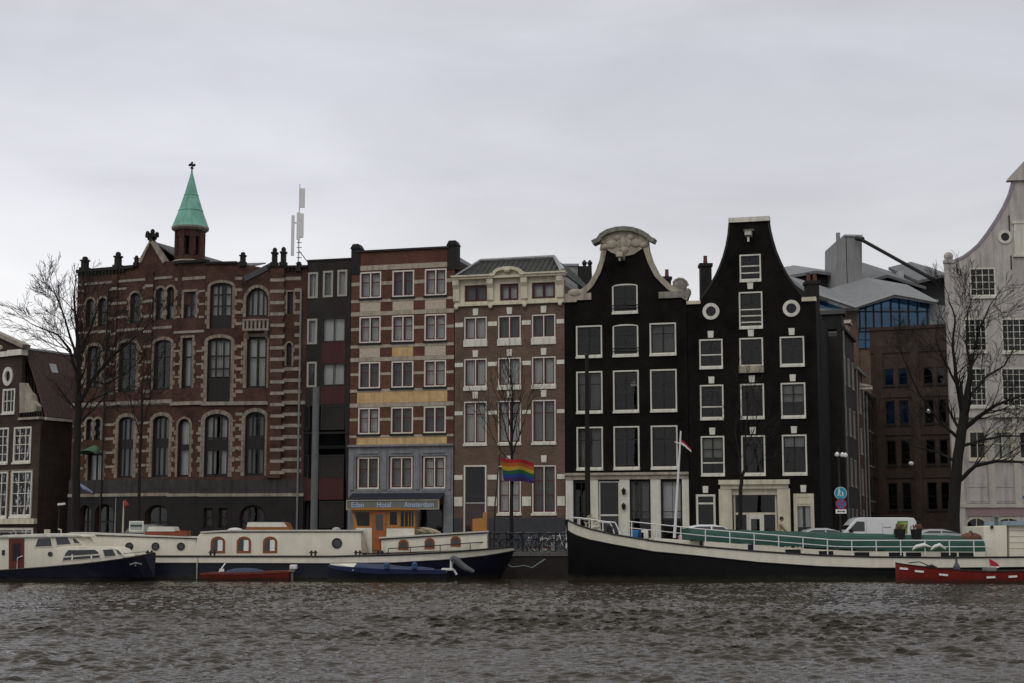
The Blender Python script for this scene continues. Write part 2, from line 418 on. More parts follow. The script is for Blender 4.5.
def facade2(uL, YL, uR, YR):
    a = P(uL, 545, YL); b = P(uR, 545, YR)
    return Facade((a.x, a.y), math.atan2(a.y - b.y, b.x - a.x)), math.hypot(b.x - a.x, b.y - a.y)
def on_line(O, yaw, u, v=545):
    t = Vector((math.cos(yaw), -math.sin(yaw), 0)); n = Vector((math.sin(yaw), math.cos(yaw), 0))
    r = ray(u, v); k = (Vector((O[0], O[1], 0)) - Vector((0, 0, 0))).dot(n) / r.dot(n)
    return r.x * k, r.y * k

WCACHE = {}
def window(F, rect, frame=None, sash=None, fw=.10, sw=.05, vb=(), hb=(), arch=0.0, cur=None, sill=None, sillm=None, key=None, proud=.02,
           mun=.04, panemat=None, curfrac=1.0, surround=None, apron=None, apronm=None, name='window', label=None, rec=0.0):
    """opening + frame (with glazing bars) > sash, pane, curtain, sill, keystone ..."""
    s0, s1, z0, z1 = rect; w = s1 - s0; h = z1 - z0; c = (s0 + s1) / 2
    frame = frame or white; panemat = panemat or glasspane
    F.holes.append(arc_outline(s0, s1, z0, z1, arch))
    k = (round(w, 2), round(h, 2), frame.name, sash and sash.name, fw, sw, tuple(vb), tuple(hb), round(arch, 2), proud, mun)
    e = .012; a, b = -w / 2 - e, w / 2 + e
    def zlim(x, i):                       # top of the opening at x, inset i
        if arch <= 0: return h - i
        aa = w / 2 - i; q = max(0.0, 1 - (x / aa) ** 2); return h - arch + (arch - i) * math.sqrt(q)
    if k not in WCACHE:
        m = MB(); m.plate(arc_outline(a, b, -e, h + e, arch and arch + e), [arc_outline(a + fw, b - fw, fw - e, h + e - fw, max(0, arch - fw + e) if arch else 0)], -proud, .12)
        if not sash:
            for f in vb: m.box(-w / 2 + w * f - mun / 2, -w / 2 + w * f + mun / 2, .02, .10, fw - .02, zlim(-w / 2 + w * f, fw) + .02)
            for f in hb: m.box(-w / 2 + fw - .02, w / 2 - fw + .02, .03, .09, h * f - mun / 2, h * f + mun / 2)
        else:
            for f in vb: m.box(-w / 2 + w * f - fw * .4, -w / 2 + w * f + fw * .4, -.005, .11, fw - .02, zlim(-w / 2 + w * f, fw) + .02)
        fm = m.mesh(name, frame); sm = None
        if sash:
            m = MB(); cells = [0] + list(vb) + [1]
            for i in range(len(cells) - 1):
                x0 = -w / 2 + w * cells[i] + (fw if i == 0 else fw * .4); x1 = -w / 2 + w * cells[i + 1] - (fw if i == len(cells) - 2 else fw * .4)
                m.box(x0 - .01, x0 + sw, .04, .10, fw, min(zlim(x0, fw), zlim(x0 + sw, fw))); m.box(x1 - sw, x1 + .01, .04, .10, fw, min(zlim(x1, fw), zlim(x1 - sw, fw)))
                m.box(x0, x1, .042, .098, fw - .01, fw + sw)
                if arch <= 0: m.box(x0, x1, .042, .098, h - fw - sw, h - fw + .01)
                for f in hb: m.box(x0, x1, .044, .096, h * f - sw / 2, h * f + sw / 2)
            sm = m.mesh('sash', sash)
        pm = MB().plate(arc_outline(-w / 2 + fw - .01, w / 2 - fw + .01, fw - .01, h - fw + .01, max(0, arch - fw) if arch else 0), (), .066, .072).mesh('pane', panemat)
        WCACHE[k] = (fm, sm, pm)
    fm, sm, pm = WCACHE[k]
    o = obj(name, fm, F.root, F.rel @ Matrix.Translation((c, rec, z0))); back = Matrix.Translation((0, -rec, 0))
    if label: o['label'] = label
    if sm: obj('sash', sm, o)
    p = obj('pane', pm, o)
    if cur and cur is curtain: cur = random.choice([curtain, curtain, curtain, curtain2, curtain3])
    if cur:
        ck = ('cur', round(w, 2), round(h, 2), cur.name, round(curfrac, 2))
        gaps = random.choice([(.485, .515), (.47, .53), (.49, .51), (.42, .56)]); ck = ck + gaps
        if ck not in WCACHE:
            m = MB()
            for x0, x1 in ((-w / 2 + .02, -w / 2 + w * gaps[0]), (-w / 2 + w * gaps[1], w / 2 - .02)):
                n = 14; vs = []
                for i in range(n + 1):
                    x = x0 + (x1 - x0) * i / n; y = .30 + .008 * math.sin(i * 1.9)
                    vs += [(x, y, h * (1 - curfrac) + .02), (x, y, h - .02)]
                m.add(vs, [(2 * i, 2 * i + 2, 2 * i + 3, 2 * i + 1) for i in range(n)])
            WCACHE[ck] = m.mesh('curtain', cur)
        obj('curtain', WCACHE[ck], o)
    if sill:
        m = MB().box(-w / 2 - sill[0], w / 2 + sill[0], -sill[2] if len(sill) > 2 else -.09, -.002, -sill[1], -.013)
        obj('sill', m, o, back, sillm or frame)
    if key:
        m = MB().prism([(-key[0] / 2 * .85, h + key[2]), (key[0] / 2 * .85, h + key[2]), (key[0] / 2, h + key[2] + key[1]), (-key[0] / 2, h + key[2] + key[1])], -.05, .02)
        obj('keystone', m, o, back, key[3] if len(key) > 3 else white)
    if surround: obj('stone_surround', quoins(w, h, arch, *surround), o, back, surst)
    if apron:
        obj('panel', MB().box(-w / 2 + .0, w / 2 - .0, -.015, .1, -apron, -.02), o, back, apronm)
    return o
def quoins(w, h, arch, bw=.22, tooth=.16, bh=.32):
    m = MB(); z = 0.0; i = 0; rng = random.Random(int(w * 100) + int(h * 100)); top = h - arch
    while z < top - .02:
        z2 = min(z + bh, top); ww = bw + (tooth if i % 2 else 0)
        for sx in (-1, 1):
            x0, x1 = sorted((sx * (w / 2 + .014), sx * (w / 2 + ww))); m.box(x0, x1, -.03 - .004 * (i % 2), .06, z + .006, z2 - .006)
        z = z2; i += 1
    if arch > 0:
        n = 9
        for k in range(n):
            a0 = math.pi * k / n + .012; a1 = math.pi * (k + 1) / n - .012; q = []
            for aa, e in ((a0, .014), (a1, .014), (a1, bw), (a0, bw)):
                q.append(((w / 2 + e) * math.cos(aa), top + (arch + e) * math.sin(aa)))
            m.prism(q, -.032 - .004 * (k % 2), .06)
    else:
        m.box(-w / 2 - bw, w / 2 + bw, -.034, .06, h + .014, h + bw)
    return m
def wall(F, outline, m, T=.3, name='wall', extra_holes=()):
    return F.part(name, MB().plate(outline, F.holes + list(extra_holes), 0, T), m)
def shell(F, w, h, D, m, s0=0.0, gable=None, roofm=None, name='side_wall', ridge=None, flat=True, T=.3):
    """side walls, rear wall, floor slabs and roof behind a facade, hollow inside"""
    t = .25; b = MB()
    b.box(s0 + .01, s0 + t, T, D, -.3, h); b.box(s0 + w - t, s0 + w - .01, T, D, -.3, h); b.box(s0 + t, s0 + w - t, D - t, D - .003, -.3, h)
    F.part(name, b, m)
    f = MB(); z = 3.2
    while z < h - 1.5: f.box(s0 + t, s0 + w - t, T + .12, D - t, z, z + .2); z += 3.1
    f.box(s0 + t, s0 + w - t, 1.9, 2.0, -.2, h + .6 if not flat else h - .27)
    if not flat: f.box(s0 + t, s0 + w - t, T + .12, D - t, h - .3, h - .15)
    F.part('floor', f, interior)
    if flat: F.part('roof', MB().box(s0 + .005, s0 + w - .005, T + .004, D + .01, h - .25, h - .02), roofm or lead)
def uvroof(name, quads, m, F, thick=.08):
    """pitched roof planes (each four local points: eave a, eave b, ridge b, ridge a) with tile UVs"""
    me = bpy.data.meshes.new(name); vs = []; fs = []; uvs = []
    for q in quads:
        q = [Vector(p) for p in q]; o = len(vs); nrm = (q[1] - q[0]).cross(q[3] - q[0]).normalized() * thick
        vs += q + [p - nrm for p in q]; ax = (q[1] - q[0]).normalized(); ay = nrm.normalized().cross(ax)
        top = (o, o + 1, o + 2, o + 3)
        for f in (top, (o + 7, o + 6, o + 5, o + 4), (o, o + 4, o + 5, o + 1), (o + 1, o + 5, o + 6, o + 2), (o + 2, o + 6, o + 7, o + 3), (o + 3, o + 7, o + 4, o)):
            fs.append(f)
            for i in f: d = vs[i] - q[0]; uvs.append((d.dot(ax), d.dot(ay)))
    me.from_pydata([tuple(v) for v in vs], [], fs); l = me.uv_layers.new()
    for i, uv in enumerate(uvs): l.data[i].uv = uv
    me.materials.append(m)
    return obj(name, me, F.root, F.rel)

# ------------------------------------------------------------------ ground, quay, water
gm = mat('street_brick_paving', (.085, .065, .058), .9, .25, 1.4, .3, 12)
asph = mat('asphalt', (.05, .05, .052), .9, .2, 3, .3, 40)
g = MB()
g.box(-1500, 1500, QY + .35, 3000, -3, G)
structure(obj('ground', g, None, None, gm))
structure(obj('road', MB().box(-200, 22, 82.6, 85.2, G - .05, G + .006), None, None, asph))
kb = MB()
for i in range(-60, 60): kb.box(i * 1.0 + .01, i * 1.0 + .99, QY - .06, QY + .40, G - .22, G + .015)
structure(obj('kerb', kb, None, None, mat('kerb_stone', (.12, .115, .11), .85, .25, 1.5, .2, 9)))
qwall = brick('quay_wall_brick', (.035, .028, .026), (.028, .024, .022), (.035, .03, .028), .5)
tag(obj('quay_wall', MB().box(-1500, 1500, QY, QY + .35, -3, G - .2), None, None, qwall), 'dark brick quay wall along the water between the moored boats', 'wall')

WSLOPE = .060
def water():
    ss = np.concatenate([[-300, -60, -12, -4, -2, -1.4], np.linspace(-1.12, 1.12, 760), [1.4, 2, 4, 12, 60, 300]])
    ys = np.concatenate([[-400, -150, -60, -20, 0, 8, 14], np.linspace(20, 45, 520), np.linspace(45.1, QY + .1, 360)])
    Sg, Y = np.meshgrid(ss, ys); X = Sg * np.maximum(Y * .36 + 2.5, 6.0); rng = np.random.RandomState(5)
    Z = np.zeros_like(X); DX = np.zeros_like(X); DY = np.zeros_like(X)
    env = 1.0 + .45 * np.sin(X * .13 + 1.6 * np.sin(Y * .06)) * np.sin(Y * .19 + 1.1 * np.sin(X * .08)) + .3 * np.sin(X * .37 + Y * .29 + np.sin(X * .2)) * np.sin(Y * .6 - X * .11)
    env = np.clip(env, .5, 1.7)
    for i in range(120):
        lam = .15 * (3.2 ** rng.rand()) if i > 8 else 1.0 + 1.6 * rng.rand(); k = 2 * math.pi / lam; a = rng.normal(math.pi / 2 + .10, .36)
        amp = (WSLOPE if i > 8 else .03) * lam / (2 * math.pi) * (lam / .5) ** -.1; ph = rng.rand() * 6.28
        th = k * (X * math.cos(a) + Y * math.sin(a)) + ph
        e = env * amp
        Z += e * np.cos(th); DX -= e * math.cos(a) * np.sin(th); DY -= e * math.sin(a) * np.sin(th)
    fx = np.clip((1.12 - np.abs(Sg)) / .06, 0, 1); fy = np.clip((Y - 16) / 4, 0, 1) * np.clip((QY + 4 - Y) / 34, .35, 1)
    Z = Z * fx * fy; X = X + .7 * DX * fx * fy; Y = Y + np.where(Y < QY - .3, .7 * DY * fx * fy, 0)
    nx, ny = len(ss), len(ys)
    me = bpy.data.meshes.new('water'); co = np.stack([X, Y, Z], -1).reshape(-1, 3)
    idx = np.arange(nx * ny).reshape(ny, nx); q = np.stack([idx[:-1, :-1], idx[:-1, 1:], idx[1:, 1:], idx[1:, :-1]], -1).reshape(-1, 4)
    me.vertices.add(len(co)); me.vertices.foreach_set('co', co.ravel())
    me.loops.add(q.size); me.loops.foreach_set('vertex_index', q.ravel())
    me.polygons.add(len(q)); me.polygons.foreach_set('loop_start', np.arange(len(q)) * 4)
    me.update(); me.validate()
    me.polygons.foreach_set('use_smooth', np.ones(len(q), bool))
    m = bpy.data.materials.new('river_water'); m.use_nodes = True; t = m.node_tree; b = t.nodes['Principled BSDF']
    b.inputs['Base Color'].default_value = (.030, .022, .0138, 1); b.inputs['Roughness'].default_value = .03; b.inputs['IOR'].default_value = 1.33
    b.inputs['Specular IOR Level'].default_value = .5
    co = t.nodes.new('ShaderNodeTexCoord'); mp = t.nodes.new('ShaderNodeMapping'); mp.inputs['Scale'].default_value = (.75, 1.25, 1)
    t.links.new(co.outputs['Object'], mp.inputs[0])
    n = t.nodes.new('ShaderNodeTexNoise'); n.inputs['Scale'].default_value = 7.0; n.inputs['Detail'].default_value = 3; n.inputs['Roughness'].default_value = .62; n.inputs['Distortion'].default_value = .5
    t.links.new(mp.outputs[0], n.inputs['Vector'])
    bp = t.nodes.new('ShaderNodeBump'); bp.inputs['Strength'].default_value = .6; bp.inputs['Distance'].default_value = .03
    t.links.new(n.outputs['Fac'], bp.inputs['Height']); t.links.new(bp.outputs[0], b.inputs['Normal'])
    me.materials.append(m)
    structure(obj('water', me))
water()

# ------------------------------------------------------------------ the row of houses
ROWO = (P(302, 545, 95).x, 95.0); ROWY = R(15)
def rowfacade(uL, uR, label, cat='house', name='canal_house', ground=True):
    a = on_line(ROWO, ROWY, uL); b = on_line(ROWO, ROWY, uR)
    F = Facade(a, ROWY); w = math.hypot(b[0] - a[0], b[1] - a[1])
    root = thing(name, label, cat, F.M); F.attach(root); return F, w, root

# --- dark modern infill
F, w, root = rowfacade(302.4, 347.4, 'narrow dark grey infill house with red panels between big windows, beside the striped brick hotel', name='infill_house')
H = F.Z(325, 260.5)
pw = dict(frame=palemetal, fw=.12, cur=curtain)
for r in ((308.2, 272.5, 317.8, 298), (323.2, 271, 332.8, 297), (337.6, 270, 347.0, 296), (307.3, 319, 317, 344), (307, 362, 316.5, 387)):
    window(F, F.rect(*r), **pw)
dk = dict(frame=darkframe, fw=.09, vb=(.5,), cur=curtainw)
for r, ap in (((322.2, 317.6, 345.6, 342), 20), ((321.8, 363, 345.2, 385.6), 19), ((321, 406, 344.4, 429.6), 0), ((319.3, 455, 343.8, 478), 22)):
    q = F.rect(*r)
    window(F, q, **dk, apron=ap * (q[3] - q[2]) / 23.5 if ap else None, apronm=redpanel)
for r in ((303.6, 406, 309.6, 429.6), (303.2, 455, 308.4, 478)): window(F, F.rect(*r), frame=darkframe, fw=.07, cur=curtain)
q = F.rect(319.3, 501, 343.8, 528); window(F, q, frame=darkframe, fw=.1, vb=(.25, .5, .75), hb=(.7,), cur=curtain, curfrac=.6)
q = F.rect(303.2, 478.3, 318, 500.5); F.part('panel', MB().box(q[0], q[1], -.03, .05, q[2], q[3]), redpanel)
wall(F, [(0.004, -.3), (w - .004, -.3), (w - .004, H), (.004, H)], greybrick)
shell(F, w, H, 11, greybrick, roofm=lead)
F.part('roof_edge', MB().box(-.0, w, -.06, .34, H + .002, H + .09), iron)
z = F.Z(325, 432); F.part('ledge', MB().box(.02, w - .02, -.05, -.002, z - .12, z), dstone)
F.part('rooflight', MB().prism([(.9, H), (2.3, H), (2.1, H + .3), (1.1, H + .3)], 1.0, 2.4), lead)

# --- striped brick hotel
F, w, root = rowfacade(347.8, 453.2, 'red brick hotel with pale stripes and yellow panels under its windows', 'hotel', 'hotel')
HP = F.Z(402, 250.5)
cols = [(360.2, 381.0), (392.6, 414.0), (425.0, 446.4)]
cs = [(F.S(a, 284), F.S(b, 284)) for a, b in cols]
rows = [(270.6, 296.6), (315.6, 341.6), (361.3, 387.4), (407.2, 433.4)]
zs = [(F.Z(403, b), F.Z(403, a)) for a, b in rows]
for z0, z1 in zs:
    for a, b in cs:
        window(F, (a, b, z0, z1), frame=white, sash=redsash, fw=.085, sw=.06, vb=(.5,), hb=(.6,), cur=curtain, sill=(.08, .14, .1), sillm=dstone)
z0, z1 = F.Z(401, 488.5), F.Z(401, 457)
for a, b in cs: window(F, (a, b, z0, z1), frame=white, sash=redsash, fw=.085, sw=.06, vb=(.5,), hb=(.62,), cur=curtain, sill=(.1, .18, .12), sillm=bluestone)
zb = F.Z(402, 446.5); zg = F.Z(402, 493)
d0, d1 = F.S(352, 515), F.S(449, 515)
F.holes.append([(d0 + .5, .03), (d1 - .35, .03), (d1 - .35, zg - .7), (d0 + .5, zg - .7)])
wall(F, [(.004, -.3), (w - .004, -.3), (w - .004, HP), (.004, HP)], hotelbrick)
shell(F, w, HP - .4, 12, backbrick, roofm=lead)
bs = MB()
for v0, v1 in ((264, 269), (280.6, 284.2), (298.4, 301.2), (310.5, 314.6), (326.4, 329.4), (344, 347), (356.6, 360.6), (372, 374.6), (388.5, 391.4), (402.6, 406.6), (417.6, 420.4), (434.8, 437.2)):
    za, zc = F.Z(402, v1), F.Z(402, v0); m = (za + zc) / 2
    edges = [0.0] + [x for c in cs for x in c] + [w]
    inwin = any(a - .02 < m < b + .02 for a, b in zs)
    if inwin:
        for i in range(0, 8, 2): bs.box(edges[i] + .02, edges[i + 1] - .02, -.025, .05, za, zc)
    else: bs.box(.01, w - .01, -.03, .05, za, zc)
F.part('stone_bands', bs, hotelst)
for i, (v0, v1) in enumerate(((301.4, 310.3), (347.2, 356.4))):
    for j, (a, b) in enumerate(cs):
        F.part('tile_panel', MB().box(a + .02, b - .02, -.02, .05, F.Z(402, v1), F.Z(402, v0)), yellowst if (i == 1 and j == 1) else beigest)
for v0, v1 in ((391.6, 402.4), (437.4, 446.3)):
    F.part('plaster_panel', MB().box(cs[0][0] - .1, cs[2][1] + .1, -.022, .05, F.Z(402, v1), F.Z(402, v0)), yellowst)
# grey stone lower front
lo = MB(); e = [.01] + [x for c in cs for x in c] + [w - .01]
for i in range(0, 8, 2):
    a, b = e[i] + (.1 if i else 0), e[i + 1] - (.1 if i < 6 else 0); lo.box(a, b, -.10, -.002, zg - .2, zb); lo.box(a + .12, b - .12, -.17, -.101, zg + .2, zb - .45)
for a, b in cs: lo.box(a - .1, b + .1, -.098, -.003, z1 + .05, zb); lo.box(a - .1, b + .1, -.098, -.003, zg - .2, z0 - .19)
lo.box(.01, d0 + .45, -.10, -.002, -.2, zg - .21); lo.box(d1 - .32, w - .01, -.10, -.002, -.2, zg - .21)
lo.box(-.03, w + .03, -.28, -.002, zb + .002, zb + .13)
for a, b in cs: lo.box(a, b, -.16, -.099, z1 + .22, z1 + .38)
F.part('stone_front', lo, bluestone)
F.part('parapet_cap', MB().box(.35, w - .35, -.12, .4, HP + .002, HP + .12), iron)
for a, b, v in ((351.5, 360.5, 244.5), (447.5, 457.6, 241)):
    x0, x1 = F.S(a, 255), F.S(b, 255); zt = F.Z(a, v)
    m = MB(); m.box(x0, x1, -.06, .55, F.Z(402, 272), zt - .3); m.prism([(x0 - .06, zt - .3), (x1 + .06, zt - .3), (x1 - .12, zt), (x0 + .12, zt)], -.12, .6)
    F.part('parapet_pier', m, dstone)
# shop front under the awning: glazing, door
m = MB(); m.plate([(d0 + .5, .03), (d1 - .35, .03), (d1 - .35, zg - .7), (d0 + .5, zg - .7)],
    [[(d0 + .62, .6), (d0 + 1.9, .6), (d0 + 1.9, zg - .82), (d0 + .62, zg - .82)], [(d0 + 2.02, .12), (d0 + 3.0, .12), (d0 + 3.0, zg - .82), (d0 + 2.02, zg - .82)], [(d0 + 3.12, .6), (d1 - .47, .6), (d1 - .47, zg - .82), (d0 + 3.12, zg - .82)]], .05, .15)
sf = F.part('shop_front', m, darkframe); obj('pane', MB().box(d0 + .55, d1 - .4, .1, .108, .1, zg - .75), sf, None, glasspane)
# awning with its sign board
aw = thing('awning', 'dark awning on the hotel front with a long name board along its edge', 'awning', F.M, None)
A = Facade.__new__(Facade); A.__dict__.update(F.__dict__); A.root = aw; A.rel = I4
ax0, ax1 = F.S(353, 500), F.S(445, 500); zt = zg + .0; dep = 1.05
pz0, pz1 = F.at(392, 509.2, -dep)[1], F.at(392, 500.2, -dep)[1]
m = MB(); m.add([(ax0, -.105, zt), (ax1, -.105, zt), (ax1, -dep, pz1 + .02), (ax0, -dep, pz1 + .02), (ax0, -.105, zt - .06), (ax1, -.105, zt - .06), (ax1, -dep, pz1 - .04), (ax0, -dep, pz1 - .04)],
    [(0, 1, 2, 3), (4, 7, 6, 5), (0, 4, 5, 1), (1, 5, 6, 2), (2, 6, 7, 3), (3, 7, 4, 0)])
A.part('cloth', m, awning)
bx0, bx1 = F.at(347.2, 505, -dep)[0], F.at(439, 505, -dep)[0]
brd = A.part('sign_board', MB().box(bx0, bx1, -dep - .06, -dep - .004, pz0, pz1), signgrey)
fr = MB().plate([(bx0 - .03, pz0 - .03), (bx1 + .03, pz0 - .03), (bx1 + .03, pz1 + .03), (bx0 - .03, pz1 + .03)], [[(bx0 + .035, pz0 + .035), (bx1 - .035, pz0 + .035), (bx1 - .035, pz1 - .035), (bx0 + .035, pz1 - .035)]], -dep - .1, -dep - .0)
A.part('sign_frame', fr, stone)
def text(body, size, m, parent, M, ext=.006, name='lettering'):
    c = bpy.data.curves.new('tmp', 'FONT'); c.body = body; c.size = size; c.extrude = ext; c.offset = size * .012
    o = bpy.data.objects.new('tmp', c); me = bpy.data.meshes.new_from_object(o)
    bpy.data.objects.remove(o); bpy.data.curves.remove(c)
    me.materials.clear(); me.materials.append(m); me.name = name
    xs = [v.co.x for v in me.vertices]
    return obj(name, me, parent, M), (min(xs), max(xs))
for body, u, u1 in (('Eden', 351.5, 364), ('Hotel', 377, 391), ('Amsterdam', 404.5, 434)):
    x = F.at(u, 505, -dep)[0]
    to, (l0, l1) = text(body, .46, lettering, brd, I4); want = F.at(u1, 505, -dep)[0] - x
    to.matrix_basis = Matrix.Translation((x, -dep - .068, pz0 + .12)) @ Matrix.Rotation(R(90), 4, 'X') @ Matrix.Diagonal((want / (l1 - l0), 1, 1, 1))

# --- brown brick house with cream cornice
F, w, root = rowfacade(453.8, 565.4, 'brown brick house with cream cornice, white bands and a tiled mansard roof')
cols = [(464.6, 486.6), (498.4, 520.6), (532.2, 555.2)]
cs = [(F.S(a, 330), F.S(b, 330)) for a, b in cols]
zc0, zc1 = F.Z(509, 302.5), F.Z(509, 278)
ov = lambda v: F.Z(509, v)
for (u0, v0, u1, v1) in ((465.6, 286, 486.6, 301), (501, 284.6, 518, 299.8), (532.8, 283.2, 554.6, 297.8)):
    window(F, F.rect(u0, v0, u1, v1), frame=darkframe, sash=redsash, fw=.05, sw=.05, vb=(.5,), cur=curtain, proud=-.03)
for v0, v1, hb in ((316, 345.5, (.62,)), (358, 389, (.68,)), (401, 444.5, (.7,))):
    for i, (a, b) in enumerate(cs):
        big = v0 < 390
        q = (a, b, ov(v1) + (.42 if v0 == 316 else .2 if v0 == 358 else .1), ov(v0))
        window(F, q, frame=white, sash=redsash, fw=.07, sw=.06, vb=(.5,), hb=hb if v0 > 395 else (), cur=curtain, sill=(.06, .42 if v0 == 316 else .25 if v0 == 358 else .16, .07), sillm=white,
               key=(.36, .42, .12 if v0 < 390 else .2))
for i, (a, b) in enumerate(cs[1:]):
    window(F, (a, b, ov(513), ov(466)), frame=white, sash=redsash, fw=.07, sw=.06, vb=(.5,), hb=(.68, .38), cur=curtainw if i == 0 else curtain, sill=(.08, .16, .1), sillm=white, key=(.36, .42, .2))
a, b = cs[0]
dz = ov(465)
dw = window(F, (a, b, .03, dz), frame=white, fw=.09, hb=(.55,), name='doorway')
obj('door', MB().box(-(b - a) / 2 + .1, (b - a) / 2 - .1, .15, .2, .05, dz * .55), dw, None, redsash)
HT = ov(282)
wall(F, [(.004, -.3), (w - .004, -.3), (w - .004, HT), (.004, HT)], brownbrick)
shell(F, w, HT - .05, 12, brownbrick)
b_ = MB(); edges = [0] + [x for c in cs for x in c] + [w]
for v0, v1, e in ((321, 325.4, .06), (361.4, 365.6, .06), (410.4, 414.2, .06), (474.6, 479.4, .06), (496.6, 506, .06)):
    for i in range(0, 8, 2): b_.box(edges[i] + (.02 if i == 0 else .09), edges[i + 1] - (.02 if i == 6 else .09), -.03, .05, ov(v1), ov(v0))
F.part('white_bands', b_, white)
F.part('plinth', MB().box(cs[0][1] + .12, w - .02, -.07, -.002, -.2, ov(518)), mat('plinth_stone', (.045, .048, .055), .7, .2, 3)); F.part('plinth', MB().box(.02, cs[0][0] - .12, -.07, -.002, -.2, ov(518)), MATS['plinth_stone'])
# cream attic, cornice, consoles
at_ = MB(); wr = [F.rect(465.6, 286, 486.6, 301), F.rect(501, 284.6, 518, 299.8), F.rect(532.8, 283.2, 554.6, 297.8)]
at_.plate([(.0, zc0), (w, zc0), (w, zc1), (0, zc1)], [[(q[0] - .05, q[2] - .05), (q[1] + .05, q[2] - .05), (q[1] + .05, q[3] + .05), (q[0] - .05, q[3] + .05)] for q in wr], -.07, -.003)
at_.box(-.02, w + .02, -.16, -.003, zc0 - .14, zc0 - .004)
F.part('attic', at_, cream)
cn = MB(); zt = ov(274.5); c_ = w / 2 - .02
cn.box(-.08, w + .1, -.42, .0, zc1 - .02, zt - .1); cn.box(-.14, c_ - 1.05, -.52, .1, zt - .098, zt); cn.box(c_ + 1.05, w + .16, -.52, .1, zt - .098, zt)
arch = [(c_ - 1.08, zt - .04)] + [(c_ + .85 * math.cos(math.pi - math.pi * k / 12) * 1.0, zt - .02 + .36 * math.sin(math.pi * k / 12) ** .8) for k in range(13)] + [(c_ + 1.08, zt - .04)]
cn.strip(arch, .2, -.5, .1)
cn.plate([(c_ - .82, zt - .1), (c_ + .82, zt - .1)] + [(c_ + .8 * math.cos(math.pi * k / 10), zt - .1 + .38 * math.sin(math.pi * k / 10)) for k in range(1, 10)], (), -.2, .05)
cn.ball((c_, -.4, zt + .22), .22, .16, .18)
F.part('cornice', cn, cream)
cs_ = MB()
for u in (457, 491, 525, 560.5):
    x = F.S(u, 290)
    cs_.prismx([(-.071, zc1 - .04), (-.38, zc1 - .04), (-.36, zc1 - .35), (-.2, zc1 - .6), (-.18, zc0 + .2), (-.071, zc0 + .1)], x - .2, x + .2); cs_.ball((x, -.16, zc0 - .2), .14, .1, .16)
F.part('console', cs_, cream)
zr = ov(256.5) + .22; m = uvroof('tiled_roof', [((.1, -.1, zt - .02), (w - .1, -.1, zt - .02), (w - 1.15, 2.2, zr), (1.0, 2.2, zr)), ((w - .1, -.1, zt - .02), (w - .1, 11, zt - .02), (w - 1.15, 9, zr), (w - 1.15, 2.2, zr)), ((.1, 11, zt - .02), (.1, -.1, zt - .02), (1.0, 2.2, zr), (1.0, 9, zr))], greytile, F)
F.part('ridge_lead', MB().tube([(.05, -.12, zt + .05), (1.0, 2.17, zr + .04), (w - 1.15, 2.17, zr + .04), (w - .05, -.12, zt + .05)], [.06, .1, .13, .2], 6), lead)
F.part('roof', MB().box(1.0, w - 1.15, 2.25, 9, zr - .1, zr + .01), lead)

# --- black bell-gabled house
F, w, root = rowfacade(566.0, 690.2, 'black house with a curved bell gable capped by a carved pale pediment')
ov = lambda v: F.Z(627, v)
cols = [(576.6, 602.4), (613.4, 638.8), (650.6, 676.8)]; vref = [(F.S(a, 395), F.S(b, 395)) for a, b in cols]
st = dict(frame=white, fw=.13, proud=.03, vb=(.5,), mun=.05, munm=darkframe)
def bwin(q, hb, curt=None, arch=0):
    o = window(F, q, frame=white, sash=darkframe, fw=.085, sw=.05, vb=(), hb=hb, proud=.03, cur=curt, arch=arch, sill=(.03, .13, .1), sillm=white)
    obj('glazing_bar', MB().box(-.03, .03, .03, .09, .12, q[3] - q[2] - .12), o, None, darkframe)
    return o
for a, b in [(F.S(612.4, 299), F.S(637.6, 299))]:
    bwin((a, b, ov(312), ov(284)), (.5,), arch=.14)
for v0, v1, hb in ((324.4, 355, (.66,)), (370.5, 411, (.68,)), (426.4, 468, (.68,))):
    for i, (a, b) in enumerate(vref):
        o = bwin((a, b, ov(v1), ov(v0)), hb, curtain if (v0 == 426.4 and i == 0) else (curtain3 if (v0 == 370.5 and i == 0) or (v0 < 330 and i == 2) else None), arch=.12 if (v0 < 330 and i == 1) else 0)
rl = MB()
for zz in (ov(308.5), ov(351.5)):
    for d in (0, .18): rl.box(vref[1][0] - .05, vref[1][1] + .05, -.1, -.06, zz + d, zz + d + .04)
F.part('window_bar', rl, iron)
ZC0, ZC1 = ov(479.4), ov(472.6)
pil = [(566, 573.5), (589, 598.6), (620, 630), (651, 661), (682.6, 690)]
ps = [(F.S(a, 505), F.S(b, 505)) for a, b in pil]; ps[0] = (.02, ps[0][1]); ps[-1] = (ps[-1][0], w - .02)
for i in range(4):
    q = (ps[i][1] + .03, ps[i + 1][0] - .03, .05, ZC0 - .1)
    if i == 1: o = window(F, q, frame=white, fw=.08, hb=(.5,), proud=0, mun=.1, name='doorway'); obj('door', MB().box(-(q[1] - q[0]) / 2 + .09, (q[1] - q[0]) / 2 - .09, .15, .2, .05, (q[3] - q[2]) * .49), o, None, darkframe)
    else: window(F, q, frame=darkframe, fw=.1, vb=(.5,) if i == 0 else (), hb=(.55,), proud=0, cur=curtain if i > 1 else None, curfrac=.55, sill=(.02, .1, .1), sillm=white) if True else None
gable = [(690.0, 305), (688.6, 297), (681, 293.6), (669, 287), (657, 275), (650.5, 262), (646.6, 250), (645.5, 243)]
gl = [(564.5, 304), (571, 297.4), (582, 293), (591, 285), (598, 273), (602.5, 260), (604.5, 248), (604.5, 243)]
right = F.poly(gable); left = F.poly(gl)
left[0] = (.004, left[0][1]); right[0] = (w - .004, right[0][1])
topz = ov(237)
outline = [(.004, -.3), (w - .004, -.3)] + right + [(right[-1][0], topz), (left[-1][0], topz)] + left[::-1]
